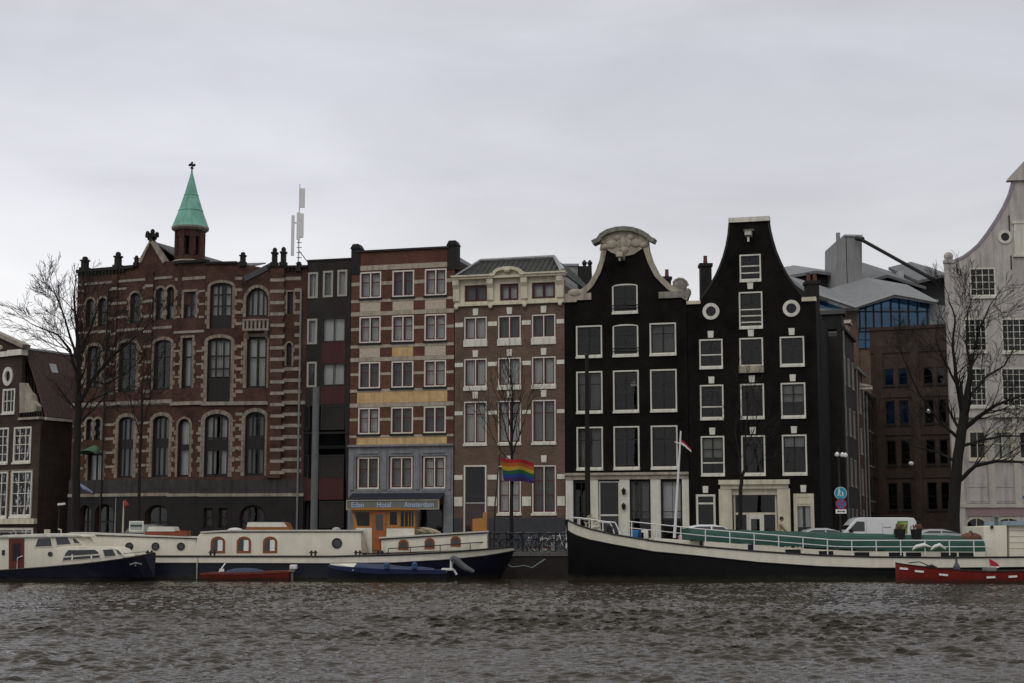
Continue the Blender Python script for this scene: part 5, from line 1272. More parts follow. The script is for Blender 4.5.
# --- cream houseboat barge
b = Boat('houseboat', 'long cream houseboat barge with dark hull and orange wooden wheelhouse', 'houseboat', 290, 76.0, 4.4)
def bst(u, hb, hw, vt, vb):
    dd = max(0, b.hb - hb) if abs(u - 512) > 150 else 0
    return (b.x(u, dd), hb, hw, b.z(vt, dd), b.z(vb, dd))
b.hull([bst(22, 1.2, .9, 552, 561), bst(50, 1.9, 1.7, 554, 562), bst(95, 2.2, 2.15, 555.4, 563), bst(170, 2.2, 2.2, 555.8, 563.5), bst(330, 2.2, 2.2, 556, 564), bst(395, 2.2, 2.15, 554.4, 563.2), bst(450, 2.15, 1.8, 551.6, 560), bst(485, 1.7, 1.1, 549, 556.5), bst(503, 1.0, .4, 547.4, 553.6), bst(514, .15, .05, 546.6, 551.6)], hullnavy, hullcream, 'bulwark', rake=.75)
b.rub('rubbing_strake', lambda t: t[3] - .02, iron, .05); b.rub('lower_strake', lambda t: t[4] + .02, hullnavy, .035)
d = .55
lo_ = [(62, 560), (62, 535), (72, 532.6), (196, 537.4), (196, 560)]
carve_block(b, 'fore_cabin', b.poly(lo_, d), d, 3.85, hullcream)
carve_block(b, 'main_cabin', b.poly([(194, 560), (197, 537), (202, 531.4), (230, 530.6), (361, 530.6), (362, 560)], d), d - .02, 3.87, hullcream)
m = MB(); 
for pts in ([(60, 535.2), (72, 532.2), (196.5, 537), (197, 538.2), (72, 534), (60, 537)], [(200, 531.6), (230, 529.8), (362.5, 529.8), (362.5, 531.4), (231, 531.4), (202, 533)]): m.prism(b.poly(pts, d), b.y(d - .09), b.y(3.95))
b.part('cabin_roof', m, mat('pale_cabin_roof', (.62, .60, .54), .6, .1, 2, streak=.2))
m = MB()
for pts in ([(60, 536.8), (72, 534), (196.5, 538.2), (196.5, 539), (72, 535), (60, 537.8)], [(203, 532.2), (230, 531.4), (362.5, 531.4), (362.5, 532.2), (231, 532.4), (203, 533.4)]): m.prism(b.poly(pts, d), b.y(d - .06), b.y(d + .0))
b.part('roof_moulding', m, dstone)
for u in (129.4, 155.6, 181): b.porthole(u, 546.4, d, .20)
b.porthole(337, 543.2, d - .02, .26, hullnavy)
for u0, u1 in ((211, 225), (237, 251), (263.2, 277.2)):
    b.window(rect4(b, u0, 536.4, u1, 553, d, .28), d - .02, wooddk, .10)
    o = list(b.root.children)[-1]; q = rect4(b, u0 + 7, 540, u1 - 2.4, 551, d)
    b.part('curtain', MB().box(q[0][0], q[1][0], b.y(d) - .045, b.y(d) - .034, q[0][1], q[2][1]), curtainw, o)
# wheelhouse
dw = 1.1
wh = b.part('wheelhouse', MB().plate(b.poly([(357, 553), (351.6, 510), (415, 510), (415, 553)], dw), [b.poly(q, dw) for q in ([(357.6, 526), (354.4, 512), (369.6, 512), (369.6, 526)], [(389.8, 525), (389.8, 511.8), (397, 511.8), (397, 525)], [(400.6, 526.6), (400.6, 511.4), (413.6, 511.4), (413.6, 526.6)])] + [], b.y(dw), b.y(dw) + .08), wood)
xw0, xw1 = b.x(356, dw), b.x(415, dw); zt = b.z(510, dw); z0_ = b.z(553, dw)
b.part('wheelhouse_back', MB().box(xw0, xw1, b.y(3.2), b.y(3.28), z0_, b.z(527, dw)).box(xw1 - .08, xw1 - .004, b.y(dw) + .081, b.y(3.2), z0_, b.z(527, dw)).box(xw0, xw0 + .08, b.y(dw) + .081, b.y(3.2), z0_, b.z(527, dw)).box(xw0 - .1, xw0 + .0, b.y(3.2), b.y(3.28), z0_, zt).box(xw1 - .1, xw1 - .004, b.y(3.18), b.y(3.28), z0_, zt).box(-.6 + (xw0 + xw1) / 2, .0 + (xw0 + xw1) / 2, b.y(3.19), b.y(3.27), z0_, zt), wood)
b.part('wheelhouse_pane', MB().plate(b.poly([(357, 527), (353, 511), (415, 511), (415, 527)], dw), (), b.y(dw) + .04, b.y(dw) + .046).box(xw1 - .05, xw1 - .04, b.y(dw) + .1, b.y(3.2), b.z(527, dw), zt), glass('dim_cabin_glass', (.30, .33, .30)))
rf = b.part('wheelhouse_roof', MB().prism(b.poly([(350, 510.2), (350.6, 508.6), (366, 507.8), (400, 507.8), (416, 508.6), (416.6, 510.2)], dw), b.y(dw - .25), b.y(3.5)), wood)
b.part('white_panel', MB().prism(b.poly([(358.8, 553), (356, 528), (372, 528), (372, 553)], dw), b.y(dw) - .04, b.y(dw) - .003).prism(b.poly([(386.6, 540), (386.6, 528.4), (414.4, 528.4), (414.4, 537.6)], dw), b.y(dw) - .04, b.y(dw) - .003), white)
m = MB()
for u in (404, 408, 411): m.box(b.x(u, dw) - .02, b.x(u, dw) + .02, b.y(dw) + .01, b.y(dw) + .06, b.z(526.6, dw), b.z(511.4, dw))
b.part('glazing_bars', m, wood)
dr = b.part('door', MB().plate(b.poly([(373, 550), (373, 511.6), (385.8, 511.6), (385.8, 532), (382, 537), (380.6, 550)], dw), [b.poly([(376, 530.5), (376, 514), (383.2, 514), (383.2, 530.5)], dw)], b.y(dw) - .08, b.y(dw) - .004), mat('red_varnished_door', (.36, .10, .022), .35, .25, 4)); obj('pane', MB().plate(b.poly([(375.6, 530.8), (375.6, 513.6), (383.6, 513.6), (383.6, 530.8)], dw), (), b.y(dw) - .04, b.y(dw) - .034), dr, None, carglass)
m = MB(); m.prism([(b.x(384, dw), b.z(536.6, d)), (b.x(350, dw), 0), (b.x(350), 0)], 0, .01) if False else None
# canvas cover between cabin and wheelhouse
carve_block(b, 'canvas_cover', b.poly([(360, 553), (358.5, 533.6), (361, 532.6), (364.4, 538), (368, 553)], d), d + .02, 2.6, mat('beige_canvas', (.40, .34, .25), .9, .15, 3))
# aft cabin
carve_block(b, 'aft_cabin', b.poly([(381, 553), (381, 537.6), (487, 531.4), (487, 549.6)], d), d + .1, 3.7, hullcream)
b.part('aft_roof', MB().prism(b.poly([(379, 537), (488, 530.6), (488, 532), (379, 538.6)], d), b.y(d), b.y(3.8)), MATS['pale_cabin_roof']); b.part('roof_moulding', MB().prism(b.poly([(379, 538.8), (488, 532.2), (488, 533), (379, 539.8)], d), b.y(d + .02), b.y(d + .1)), dstone)
for u0, v0, u1, v1 in ((398.4, 539.6, 408.6, 550), (424.6, 538, 434.6, 549), (450.6, 536.2, 460.8, 546.6)): b.window(rect4(b, u0, v0, u1, v1, d + .1, .2), d + .1, wooddk, .09, glass('grey_boat_glass', (.6, .62, .64)) if 'grey_boat_glass' not in MATS else MATS['grey_boat_glass'])
# hatch of orange wood, stern rail, ropes
carve_block(b, 'companion_hatch', b.poly([(472.4, 531.5), (472.4, 519), (482.6, 518.2), (483, 512.4), (487, 512), (487, 530.8)], 1.2), 1.2, 2.6, wood, .03)
m = MB(); path = [(b.x(u), b.near(b.x(u), b.z(v + 4)) + .12, b.z(v)) for u, v in ((388, 548.6), (410, 547.4), (440, 545.2), (470, 543), (492, 541.8))]; m.tube(path, .025, 5)
for q in path: m.tube([(q[0], q[1], q[2] - .45), q], .022, 5)
b.part('hand_rail', m, iron)
m = MB()
for u, h in ((149, 1.2), (212, .6), (313, .6), (357.6, .9), (380, .7), (483, 1.0)): x = b.x(u); yy = b.near(x, 1.2) + .1; m.tube([(x - .1, yy, 1.1), (x - .1, yy, 1.46)], .055, 6); m.tube([(x + .1, yy, 1.1), (x + .1, yy, 1.46)], .055, 6); m.tube([(x - .2, yy, 1.36), (x + .2, yy, 1.36)], .04, 6)
b.part('bollard', m, iron)
for u, v0, v1, dd in ((246, 520.8, 527.6, 1.4),):
    x0, x1 = b.x(245, dd), b.x(285, dd)
    sk = b.part('skylight', MB().prism([(x0, b.z(530.6, dd)), (x1 + .2, b.z(530.6, dd)), (x1, b.z(522.4, dd)), (x0 + .1, b.z(522.4, dd))], b.y(dd), b.y(dd + 1.6)), wooddk); obj('pane', MB().prism([(x0 + .1, b.z(522.2, dd)), (x1 - .1, b.z(522.2, dd)), (x1 + .08, b.z(527, dd)), (x0 + .04, b.z(527, dd))], b.y(dd) - .02, b.y(dd + 1.5)), sk, None, MATS['pale_cabin_roof'])
dd = 1.3; x0, x1 = b.x(144, dd), b.x(184, dd)
sk = b.part('skylight', MB().prism([(x0, b.z(535, dd)), (x1, b.z(537, dd)), (x1, b.z(530.5, dd)), (x1 - .3, b.z(530.6, dd)), (x0, b.z(531, dd))], b.y(dd), b.y(dd + 1.5)), mat('red_brown_paint', (.20, .045, .02), .5, .2, 4)); obj('pane', MB().prism([(x0 + .1, b.z(531.4, dd)), (x1 - .5, b.z(531.4, dd)), (x1 - .6, b.z(526.6, dd)), (x0 + .2, b.z(526.6, dd))], b.y(dd) - .03, b.y(dd + 1.2)), sk, None, MATS['pale_cabin_roof'])
bx = b.part('roof_board', MB().box(b.x(127, 2), b.x(141.4, 2), b.y(2.2), b.y(2.26), b.z(531.4, 2), b.z(521, 2)), white); obj('board_face', MB().box(b.x(128.2, 2), b.x(140.2, 2), b.y(2.19), b.y(2.199), b.z(530, 2), b.z(522.4, 2)), bx, None, mat('grey_green_board', (.30, .36, .33), .6, .1, 4)); obj('stripe', MB().box(b.x(128.4, 2), b.x(140, 2), b.y(2.18), b.y(2.189), b.z(526.6, 2), b.z(525, 2)), bx, None, dstone)
def dome(bo, u0, u1, v0, v1, dd, m, name='dome'):
    xa, xb = bo.x(u0, dd), bo.x(u1, dd); bo.part(name, MB().ball(((xa + xb) / 2, bo.y(dd), bo.z(v1, dd)), (xb - xa) / 2, .5, bo.z(v0, dd) - bo.z(v1, dd), 14, 8), m, None, True)
dome(b, 226, 243, 527.6, 531, 1.5, MATS['pale_cabin_roof']); dome(b, 331, 341, 527, 531, 1.5, lead)
c0 = b.p(163, 546); b.part('mooring_rope', MB().tube([(b.x(198), b.near(b.x(198), 1) - .02, b.z(557)), (b.x(197.6), b.near(b.x(198), 1) - .12, b.z(566)), (b.x(197.8), b.near(b.x(198), 1) - .12, .05)], .03, 5), rope)
# coiled hose and canvas on the aft roof
m = MB()
for i, (u, v, r) in enumerate(((420, 530.5, .3), (427, 529, .34), (433, 530, .26))): m.torus((b.x(u, 2), b.y(2), b.z(v + 1.5, 2)), (.15 * i, .2, 1), r + .1, .07, 16, 6)
hs_ = b.part('coiled_hose', m, rope)
# flag poles on the foredeck roof
fp = thing('flag_staff', 'thin pale staff with a furled red flag standing on the houseboat fore cabin', 'flag', at(P(122.8, 531, 78).x, 78, ZY(533, 78)))
obj('pole', MB().tube([(0, 0, 0), (0, 0, ZY(501, 78) - ZY(533, 78))], [.05, .03], 6), fp, None, rope); obj('cloth', MB().tube([(.05, 0, 1.7), (.14, 0, 1.45), (.05, 0, 1.2)], [.05, .15, .05], 7), fp, None, hullred)
tag(obj('pole', MB().tube([(0, 0, 0), (0, 0, ZY(498, 78) - ZY(533, 78))], [.03, .02], 6), None, at(P(114.8, 531, 78).x, 78, ZY(533, 78)), steel), 'thin grey pole standing on the houseboat roof left of the furled red flag', 'pole')

# --- white and navy motor cruiser
b = Boat('motor_cruiser', 'white motor cruiser with navy hull and brown cabin door moored at far left', 'motorboat', 70, 73.0, 2.7)
b.hull([bst(-52, 1.0, .9, 572, 577), bst(-30, 1.25, 1.1, 572, 577), bst(0, 1.35, 1.2, 570.4, 577), bst(40, 1.35, 1.2, 567.6, 577), bst(80, 1.35, 1.15, 564.2, 577), bst(104, 1.34, .95, 561.4, 577), bst(120, 1.28, .75, 559.2, 577), bst(132, 1.0, .5, 557.2, 577), bst(144, .55, .2, 555, 577), bst(155, .06, .02, 552.8, 577)], hullnavy, hullnavy, 'topside', .05, white, .06, rake=.4)
b.rub('rubbing_strake', lambda t: t[3] + .0, mat('dark_strake', (.02, .02, .024), .5, .1, 2), .04)
d = .12
carve_block(b, 'wheelhouse', b.poly([(-6, 572), (-6, 537), (76, 536.2), (84, 546), (84, 566)], d), d, 2.5, hullcream, .04); df = .04
carve_block(b, 'wheelhouse_roof', b.poly([(-10, 537.8), (4, 535), (50, 533.4), (80, 534.6), (83, 536.6)], d), d - .12, 2.62, white, .03)
carve_block(b, 'fore_cabin', b.poly([(54, 568), (57, 549), (66, 546.4), (112, 547), (118, 549), (124, 556.5), (121, 559.4), (104, 562)], df), df, 2.3, hullcream, .03)
for pts in ([(34, 547.6), (37, 537.6), (52, 537), (53.4, 546.8)], [(56, 546), (54, 536.8), (69, 536.4), (72.4, 544.6)], [(74, 544.8), (71.2, 536.6), (76, 537.2), (81.4, 544)]): b.window(b.poly(pts, d), d, hullcream, .06, MATS['grey_boat_glass'])
for pts in ([(61.6, 561), (64.6, 553), (67.4, 549.8), (78, 549.2), (96, 549.4), (99.6, 552), (101.4, 558)],): 
    b.window(b.poly(pts, df), df, white, .05, carglass)
    o = list(b.root.children)[-1]; mm = MB(); 
    for (u0, v0, u1, v1) in ((63.6, 556.4, 101, 555),): a_, c_ = b.p(u0, 557, d), b.p(u1, 554.4, d); mm.strip([a_, c_], .06, b.y(df) - .04, b.y(df) + .0)
    for u in (72.4, 91.6): mm.strip([b.p(u, 561, df), b.p(u, 554.4, df)], .07, b.y(df) - .041, b.y(df) + .0)
    b.part('window_bar', mm, white, o)
for pts in ([(104, 557.4), (102.2, 549.4), (113.4, 548.6), (117, 556)], [(118.6, 555.6), (115, 549), (118.4, 549.4), (123.4, 555.4)]): b.window(b.poly(pts, df), df, white, .04, MATS['grey_boat_glass'])
dr = b.part('cabin_door', MB().prism(b.poly([(9, 570.6), (9, 538.6), (24.4, 538.4), (24, 569.4)], d), b.y(d) - .035, b.y(d) - .003), mat('brown_door', (.12, .025, .015), .5, .2, 3)); obj('pane', MB().prism(b.poly([(13, 561), (13, 543), (20.6, 542.8), (20.6, 560.4)], d), b.y(d) - .05, b.y(d) - .036), dr, None, MATS['grey_boat_glass']); obj('grab_rail', MB().tube([(b.x(18, d), b.y(d) - .1, b.z(569, d)), (b.x(18, d), b.y(d) - .1, b.z(558, d)), (b.x(23, d), b.y(d) - .1, b.z(556, d))], .025, 5), dr, None, whitemetal)
b.porthole(50.4, 554, d, .11)
b.part('mast_lamp', MB().box(b.x(43, 1), b.x(48, 1), b.y(1), b.y(1.2), b.z(533.8, 1), b.z(529.4, 1)).tube([(b.x(60, 1), b.y(1), b.z(534, 1)), (b.x(60, 1), b.y(1), b.z(530, 1)), (b.x(57, 1), b.y(1), b.z(529, 1))], .04, 5), rope)
b.part('anchor', MB().tube([b3 for b3 in ((b.x(128), b.near(b.x(128), .9) - .05, b.z(565)), (b.x(133), b.near(b.x(133), .9) - .08, b.z(563.4)), (b.x(138), b.near(b.x(137), .9) - .04, b.z(564.6)))], .05, 6).tube([(b.x(133), b.near(b.x(133), .9) - .06, b.z(566.6)), (b.x(133), b.near(b.x(133), .9) - .04, b.z(562))], .04, 6), steel)
b.part('bow_rail', MB().tube([(b.x(u, .5), b.near(b.x(u), 1) + .12, b.z(v, .5)) for u, v in ((124, 553.4), (134, 552.6), (143, 551.6))], .02, 5), steel)
b.part('stern_lamp', MB().box(b.x(1), b.x(3.6), b.y(d) - .05, b.y(d) - .002, b.z(555), b.z(550)), cloth_dark)

# --- small boats beside the houseboat
b = Boat('rowing_boat', 'small red dinghy with outboard motor tied alongside the houseboat', 'dinghy', 245, 74.1, 1.5)
b.hull([bst(200, .35, .25, 573.2, 575), bst(207, .6, .45, 572.6, 574.6), bst(230, .75, .6, 572.4, 574.6), bst(262, .72, .55, 571.6, 574), bst(280, .62, .45, 570.8, 573), bst(288, .5, .4, 570.2, 572.4)], hullred, mat('pale_gunwale', (.20, .06, .045), .6, .2, 3), 'gunwale', .06, hullred, .16)
b.part('thwart', MB().box(b.x(226), b.x(229), b.y(.15), b.y(1.35), .36, .42).box(b.x(258), b.x(262), b.y(.15), b.y(1.35), .38, .44), wooddk); b.part('outboard_motor', MB().box(b.x(287.6), b.x(292.6), b.y(.6), b.y(.95), b.z(572), b.z(565.6)).tube([(b.x(290), b.y(.77), b.z(572)), (b.x(290), b.y(.77), -.2)], .07, 6), deckgrey)
b.part('outboard_cowl', bevel(MB().box(b.x(288), b.x(295), b.y(.55), b.y(1.0), b.z(569.6), b.z(565)).mesh('outboard_cowl', whitemetal), .06), whitemetal); b.part('oar', MB().tube([(b.x(219), b.y(.1), b.z(572)), (b.x(223.4), b.y(.5), b.z(563.4))], .03, 5).box(b.x(219.5), b.x(224), b.y(.06), b.y(.1), b.z(571.6), b.z(568.8)), signwhite)
b.part('tarpaulin', MB().ball((b.x(243), b.y(.75), .35), 1.1, .5, .28), tarpblue)
b = Boat('dinghy', 'open boat with pointed white bow under a blue tarpaulin, tied to the houseboat', 'dinghy', 385, 73.9, 1.7)
b.hull([bst(328, .04, .02, 564.6, 567), bst(338, .3, .12, 566, 569.6), bst(352, .6, .35, 567, 572), bst(376, .82, .6, 568.6, 574), bst(410, .85, .65, 569.6, 574), bst(436, .8, .65, 570, 574), bst(446, .7, .6, 570, 574)], hullnavy, mat('navy_gunwale', (.02, .03, .09), .5, .2, 3), 'gunwale', .06, deckgrey, .12)
m = MB(); n = 12; us = [355 + (434 - 355) * i / n for i in range(n + 1)]; vs = []
for i, u in enumerate(us):
    hb_ = .45 + .42 * min(1, i / 4); zc_ = b.z(562.6 + i * .5 + .5 * math.sin(i * 1.1))
    for k in range(7): a = math.pi * k / 6; vs.append((b.x(u), -math.cos(a) * hb_, b.z(568.4 + i * .16) + (zc_ - b.z(568.4 + i * .16)) * math.sin(a)))
m.add(vs, [(i * 7 + k, i * 7 + k + 1, i * 7 + k + 8, i * 7 + k + 7) for i in range(n) for k in range(6)] + [tuple(range(7)), tuple(range(n * 7, n * 7 + 7))]); b.part('tarpaulin', m, tarpblue, None, True)
b.part('foredeck', MB().prism([(b.x(329), b.z(564.4)), (b.x(356), b.z(567.6)), (b.x(356), b.z(565.4)), (b.x(352), b.z(564.4))], -.5, .45) if False else MB().add([(b.x(328), 0, b.z(564)), (b.x(353), -.62, b.z(567)), (b.x(356), 0, b.z(563.6)), (b.x(353), .62, b.z(567)), (b.x(328), 0, b.z(565)), (b.x(353), -.62, b.z(571)), (b.x(353), .62, b.z(571))], [(0, 1, 2), (0, 2, 3), (0, 4, 5, 1), (0, 3, 6, 4), (1, 5, 6, 3, 2)]), white)
for u in (387, 414.6): b.part('fender', MB().lathe([(.02, -.2), (.14, -.12), (.14, .12), (.02, .2)], 8, Matrix.Translation((b.x(u), b.y(-.05), b.z(566)))), mat('blue_fender_%d' % u, (.03, .07, .16), .5, .1, 3))
# inflatable tube and outboard lifted over the stern
m = MB(); m.tube([(b.x(u), b.y(.3), b.z(v)) for u, v in ((450, 559.6), (453, 558.6), (456, 560), (461, 565), (466, 568.6), (474, 572))], [.1, .16, .17, .16, .15, .08], 8); b.part('exhaust_hose', m, mat('grey_hose', (.10, .105, .11), .7, .2, 4))
b.part('outboard_motor', bevel(MB().box(b.x(441), b.x(453.4), b.y(.4), b.y(.8), b.z(571), b.z(568.4)).mesh('outboard_motor', whitemetal), .05), whitemetal); b.part('outboard_leg', MB().tube([(b.x(450.6), b.y(.5), b.z(568.6)), (b.x(451.6), b.y(.5), b.z(560))], [.06, .11], 6).tube([(b.x(453.6), b.y(.5), b.z(570)), (b.x(456.4), b.y(.5), b.z(575))], .06, 6), whitemetal)

# --- black clipper barge
b = Boat('clipper_barge', 'long black clipper barge with cream band, white railing and green tarpaulin over its hold', 'barge', 780, 74.2, 5.0)
hc = 2.5
def bs2(u, hb, hw, vt, vb):
    dd = hc - hb; return (b.x(u, dd), hb, hw, b.z(vt, dd), b.z(vb, dd))
b.hull([bs2(568.2, .12, .03, 520.5, 530.6), bs2(571, .5, .12, 522, 532.6), bs2(577, 1.0, .4, 524.8, 535.6), bs2(590, 1.55, .95, 529, 539.8), bs2(613, 2.05, 1.6, 534.4, 544.4), bs2(654, 2.4, 2.2, 541.2, 551.6), bs2(700, 2.5, 2.42, 546.6, 556), bs2(760, 2.5, 2.5, 551.6, 562.4), bs2(820, 2.5, 2.5, 555.4, 566.4), bs2(870, 2.5, 2.5, 557, 568), bs2(950, 2.5, 2.5, 557.8, 568), bs2(1040, 2.5, 2.4, 557, 567), bs2(1090, 2.2, 1.8, 554, 564), bs2(1120, 1.4, .6, 551, 561)], hullblack, hullcream, 'bulwark', .09, deckgrey, .5)
b.rub('rubbing_strake', lambda t: t[3] + .01, iron, .045); b.rub('lower_strake', lambda t: t[4], iron, .03)
b.part('stem', MB().tube([(b.x(567.8, hc) - .02, 0, b.z(519.4, hc)), (b.x(568.4, hc), 0, b.z(535, hc)), (b.x(570, hc), 0, b.z(560, hc)), (b.x(572, hc), 0, -.3)], .1, 6), hullblack)
rw = Boat.part; 
d = .5
co = [(704, 552), (704, 541.2), (760, 545.4), (800, 548.4), (860, 551.4), (985, 551.8), (985, 560), (860, 560), (780, 557)]
b.part('coaming', MB().prism(b.poly(co, d), b.y(d), b.y(4.5)), hullcream)
for u0, u1, v0, v1 in ((748.6, 752.6, 545, 551), (786, 800, 550, 555), (819.6, 832.6, 551.6, 557), (855, 868.6, 552.8, 557.2), (889.6, 902.6, 553, 557.4), (906.6, 920.4, 553, 557.4), (941.6, 956, 553, 557.4), (959.4, 973, 553, 557.4)):
    a_ = b.p(u0, v1, d); c_ = b.p(u1, v0, d); b.part('scuttle', MB().box(a_[0], c_[0], b.y(d) - .03, b.y(d) - .002, a_[1], c_[1]).box(a_[0] - .03, c_[0] + .03, b.y(d) - .015, b.y(d) - .0025, a_[1] - .03, c_[1] + .03), rubber)
# tarpaulin over the hold, ridged
m = MB(); n = 34; vs = []; K = 11
for i in range(n + 1):
    u = 690 + (983 - 690) * i / n; f = (u - 690) / 293
    vtop = 527.8 + 8.6 * f ** .8 - (.4 * abs(math.sin(i * 1.57)))
    vbot = 540 + 11.8 * min(1, f * 1.35) ** .8; x = b.x(u, 1); z0 = b.z(vbot, d + .1); z1 = b.z(vtop, 1.2)
    for k in range(K):
        a = math.pi * k / (K - 1); yy = -math.copysign(abs(math.cos(a)) ** .55, math.cos(a)) * 1.95; vs.append((x, yy, z0 + (z1 - z0) * math.sin(a) ** .55 + .02 * math.sin(i * 2.1 + k)))
m.add(vs, [(i * K + k, i * K + k + 1, (i + 1) * K + k + 1, (i + 1) * K + k) for i in range(n) for k in range(K - 1)] + [tuple(range(K)), tuple(range(n * K, n * K + K))]); b.part('tarpaulin', m, greentarp, None, True)
# white railing, every post and two rails
rv = lambda u: 521.4 + (u - 630) * .107 if u < 700 else (528.9 + (u - 700) * .0825 if u < 840 else min(540.4, 540.4))
def rpath(off):
    out_ = []
    for u in [630 + i * 12 for i in range(31)]:
        x = b.x(u, .2); out_.append((x, b.near(x, 1.6) + .16, b.z(rv(u) + off, .25)))
    return out_
m = MB(); m.tube(rpath(0), .028, 5); m.tube(rpath(6.4), .022, 5); b.part('rail', m, whitemetal)
for u in [632.5 + i * 24.4 for i in range(15)]:
    x = b.x(u, .2); yy = b.near(x, 1.6) + .16; b.part('rail_post', MB().tube([(x, yy, b.z(rv(u) + (17 if u < 760 else 15), .25)), (x, yy, b.z(rv(u) - .3, .25))], .03, 5), whitemetal)
# bow rail
m = MB(); pth = [(b.x(u, 1.6), 0, b.z(v, 1.4)) for u, v in ((571, 517.4), (580, 517.8), (592, 519.6), (602, 521.4), (614, 522.6), (617, 529), (618.6, 534))]
def yb(u): x = b.x(u, 1); return b.near(x, b.z(530, 1)) + .14
pp = [(p[0], yb(u), p[2]) for p, u in zip(pth, (571, 580, 592, 602, 614, 617, 618.6))]; m.tube(pp, .035, 6); m.tube([(p[0], -p[1], p[2]) for p in pp], .035, 6)
for u, v0, v1 in ((580, 517.8, 527), (592, 519.4, 531), (602.4, 521.4, 533)): x = b.x(u, 1.4); m.tube([(x, yb(u), b.z(v1, 1.2)), (x, yb(u), b.z(v0, 1.4))], .03, 5); m.tube([(x, -yb(u), b.z(v1, 1.2)), (x, -yb(u), b.z(v0, 1.4))], .03, 5)
b.part('bow_rail', m, whitemetal)
m = MB(); rng = random.Random(3)
for k in range(16):
    x = b.x(586 + rng.random() * 12, 1.6); z = b.z(517 + rng.random() * 12, 1.6); m.tube([(x, -.9, z), (x + rng.uniform(-.25, .25), -.9 + rng.uniform(-.2, .2), z + rng.uniform(-.2, .2)), (x + rng.uniform(-.3, .3), -.9, z + rng.uniform(-.35, .1))], .035, 5)
b.part('rope_bundle', m, rope)
b.part('windlass', MB().box(b.x(606, 2), b.x(613, 2), -.5, .5, b.z(535, 2), b.z(527, 2)).tube([(b.x(609.5, 2), -.8, b.z(529, 2)), (b.x(609.5, 2), .8, b.z(529, 2))], .17, 10), iron)
for u, mm in ((636, signblue), (641, tarpblue), (645, hullcream)): b.part('deck_box', bevel(MB().box(b.x(u, 1.2) - .17, b.x(u, 1.2) + .17, b.y(1.1), b.y(1.5), b.z(538.6, 1.2), b.z(530 + (u % 3), 1.2)).mesh('deck_box', mm), .03), mm)
carve_block(b, 'hatch_box', b.poly([(654, 545), (654, 538), (700, 541), (700, 548)], 1), 1.0, 4, hullcream, .04)
# leaning flag pole with pennant
x0, z0 = b.p(674.4, 538, 1.2); x1, z1 = b.p(680.8, 431, 1.2); ax, az = b.p(673.6, 442.6, 1.2)
b.part('flag_pole', MB().tube([(x0, b.y(1.2), z0), (x1, b.y(1.2), z1)], [.075, .04], 7).tube([(b.x(676.4, 1.2), b.y(1.2), b.z(442, 1.2)), (b.x(684, 1.2), b.y(1.2), b.z(444.2, 1.2))], .03, 5), whitemetal)
pn = thing('pennant', 'small red and white pennant flying from the leaning white pole on the clipper barge', 'flag', at(b.xc, b.Yc, 0)); 
m = MB(); m2 = MB()
q = [b.p(u, v, 1.2) for u, v in ((681, 442), (684.5, 444), (688, 447.6), (691.4, 450.6))]
for i in range(3):
    (xa, za), (xb, zb) = q[i], q[i + 1]; t = .12 - .02 * i
    m.add([(xa, b.y(1.2) + .05 * (i % 2), za + t), (xb, b.y(1.2) + .05 * ((i + 1) % 2), zb + t), (xb, b.y(1.2) + .05 * ((i + 1) % 2), zb), (xa, b.y(1.2) + .05 * (i % 2), za)], [(0, 1, 2, 3)]); m2.add([(xa, b.y(1.2) + .05 * (i % 2), za), (xb, b.y(1.2) + .05 * ((i + 1) % 2), zb), (xb, b.y(1.2) + .05 * ((i + 1) % 2), zb - t), (xa, b.y(1.2) + .05 * (i % 2), za - t)], [(0, 1, 2, 3)])
obj('red_stripe', m, pn, None, signred); obj('white_stripe', m2, pn, None, signwhite)
# deckhouse aft
carve_block(b, 'deckhouse', b.poly([(984, 558), (984, 526.4), (1007, 525.4), (1007.5, 558)], .7), .7, 4.3, hullcream, .05)
carve_block(b, 'wheelhouse', b.poly([(1010, 558), (1010, 525), (1075, 524), (1075, 558)], .7), .75, 4.25, hullcream, .05); b.part('wheelhouse_roof', MB().prism(b.poly([(1007.6, 525.6), (1007.6, 521), (1077, 520), (1077, 524.8)], .7), b.y(.55), b.y(4.45)), mat('blue_grey_roof', (.28, .36, .42), .6, .15, 2)); 
mm = MB()
for v in (531, 537, 543, 549): mm.box(b.x(1010.6, .7), b.x(1074, .7), b.y(.75) - .012, b.y(.75) - .001, b.z(v, .7), b.z(v - .7, .7))
b.part('plank_seams', mm, rope); b.part('lamp', MB().ball((b.x(992.6, .7), b.y(.6), b.z(527, .7)), .09), iron)
b.part('stove_pipe', MB().tube([(b.x(998, 1.6), b.y(1.6), b.z(527, 1.6)), (b.x(998, 1.6), b.y(1.6), b.z(517, 1.6))], .1, 8).lathe([(.2, 0), (.02, .15)], 8, Matrix.Translation((b.x(998, 1.6), b.y(1.6), b.z(517, 1.6)))), mat('grey_green_metal', (.10, .12, .11), .5, .1, 3))
def onboat(name, label, cat, u, v, dd): return thing(name, label, cat, at(P(u, v, b.Yn + dd).x, b.Yn + dd, ZY(v, b.Yn + dd)))
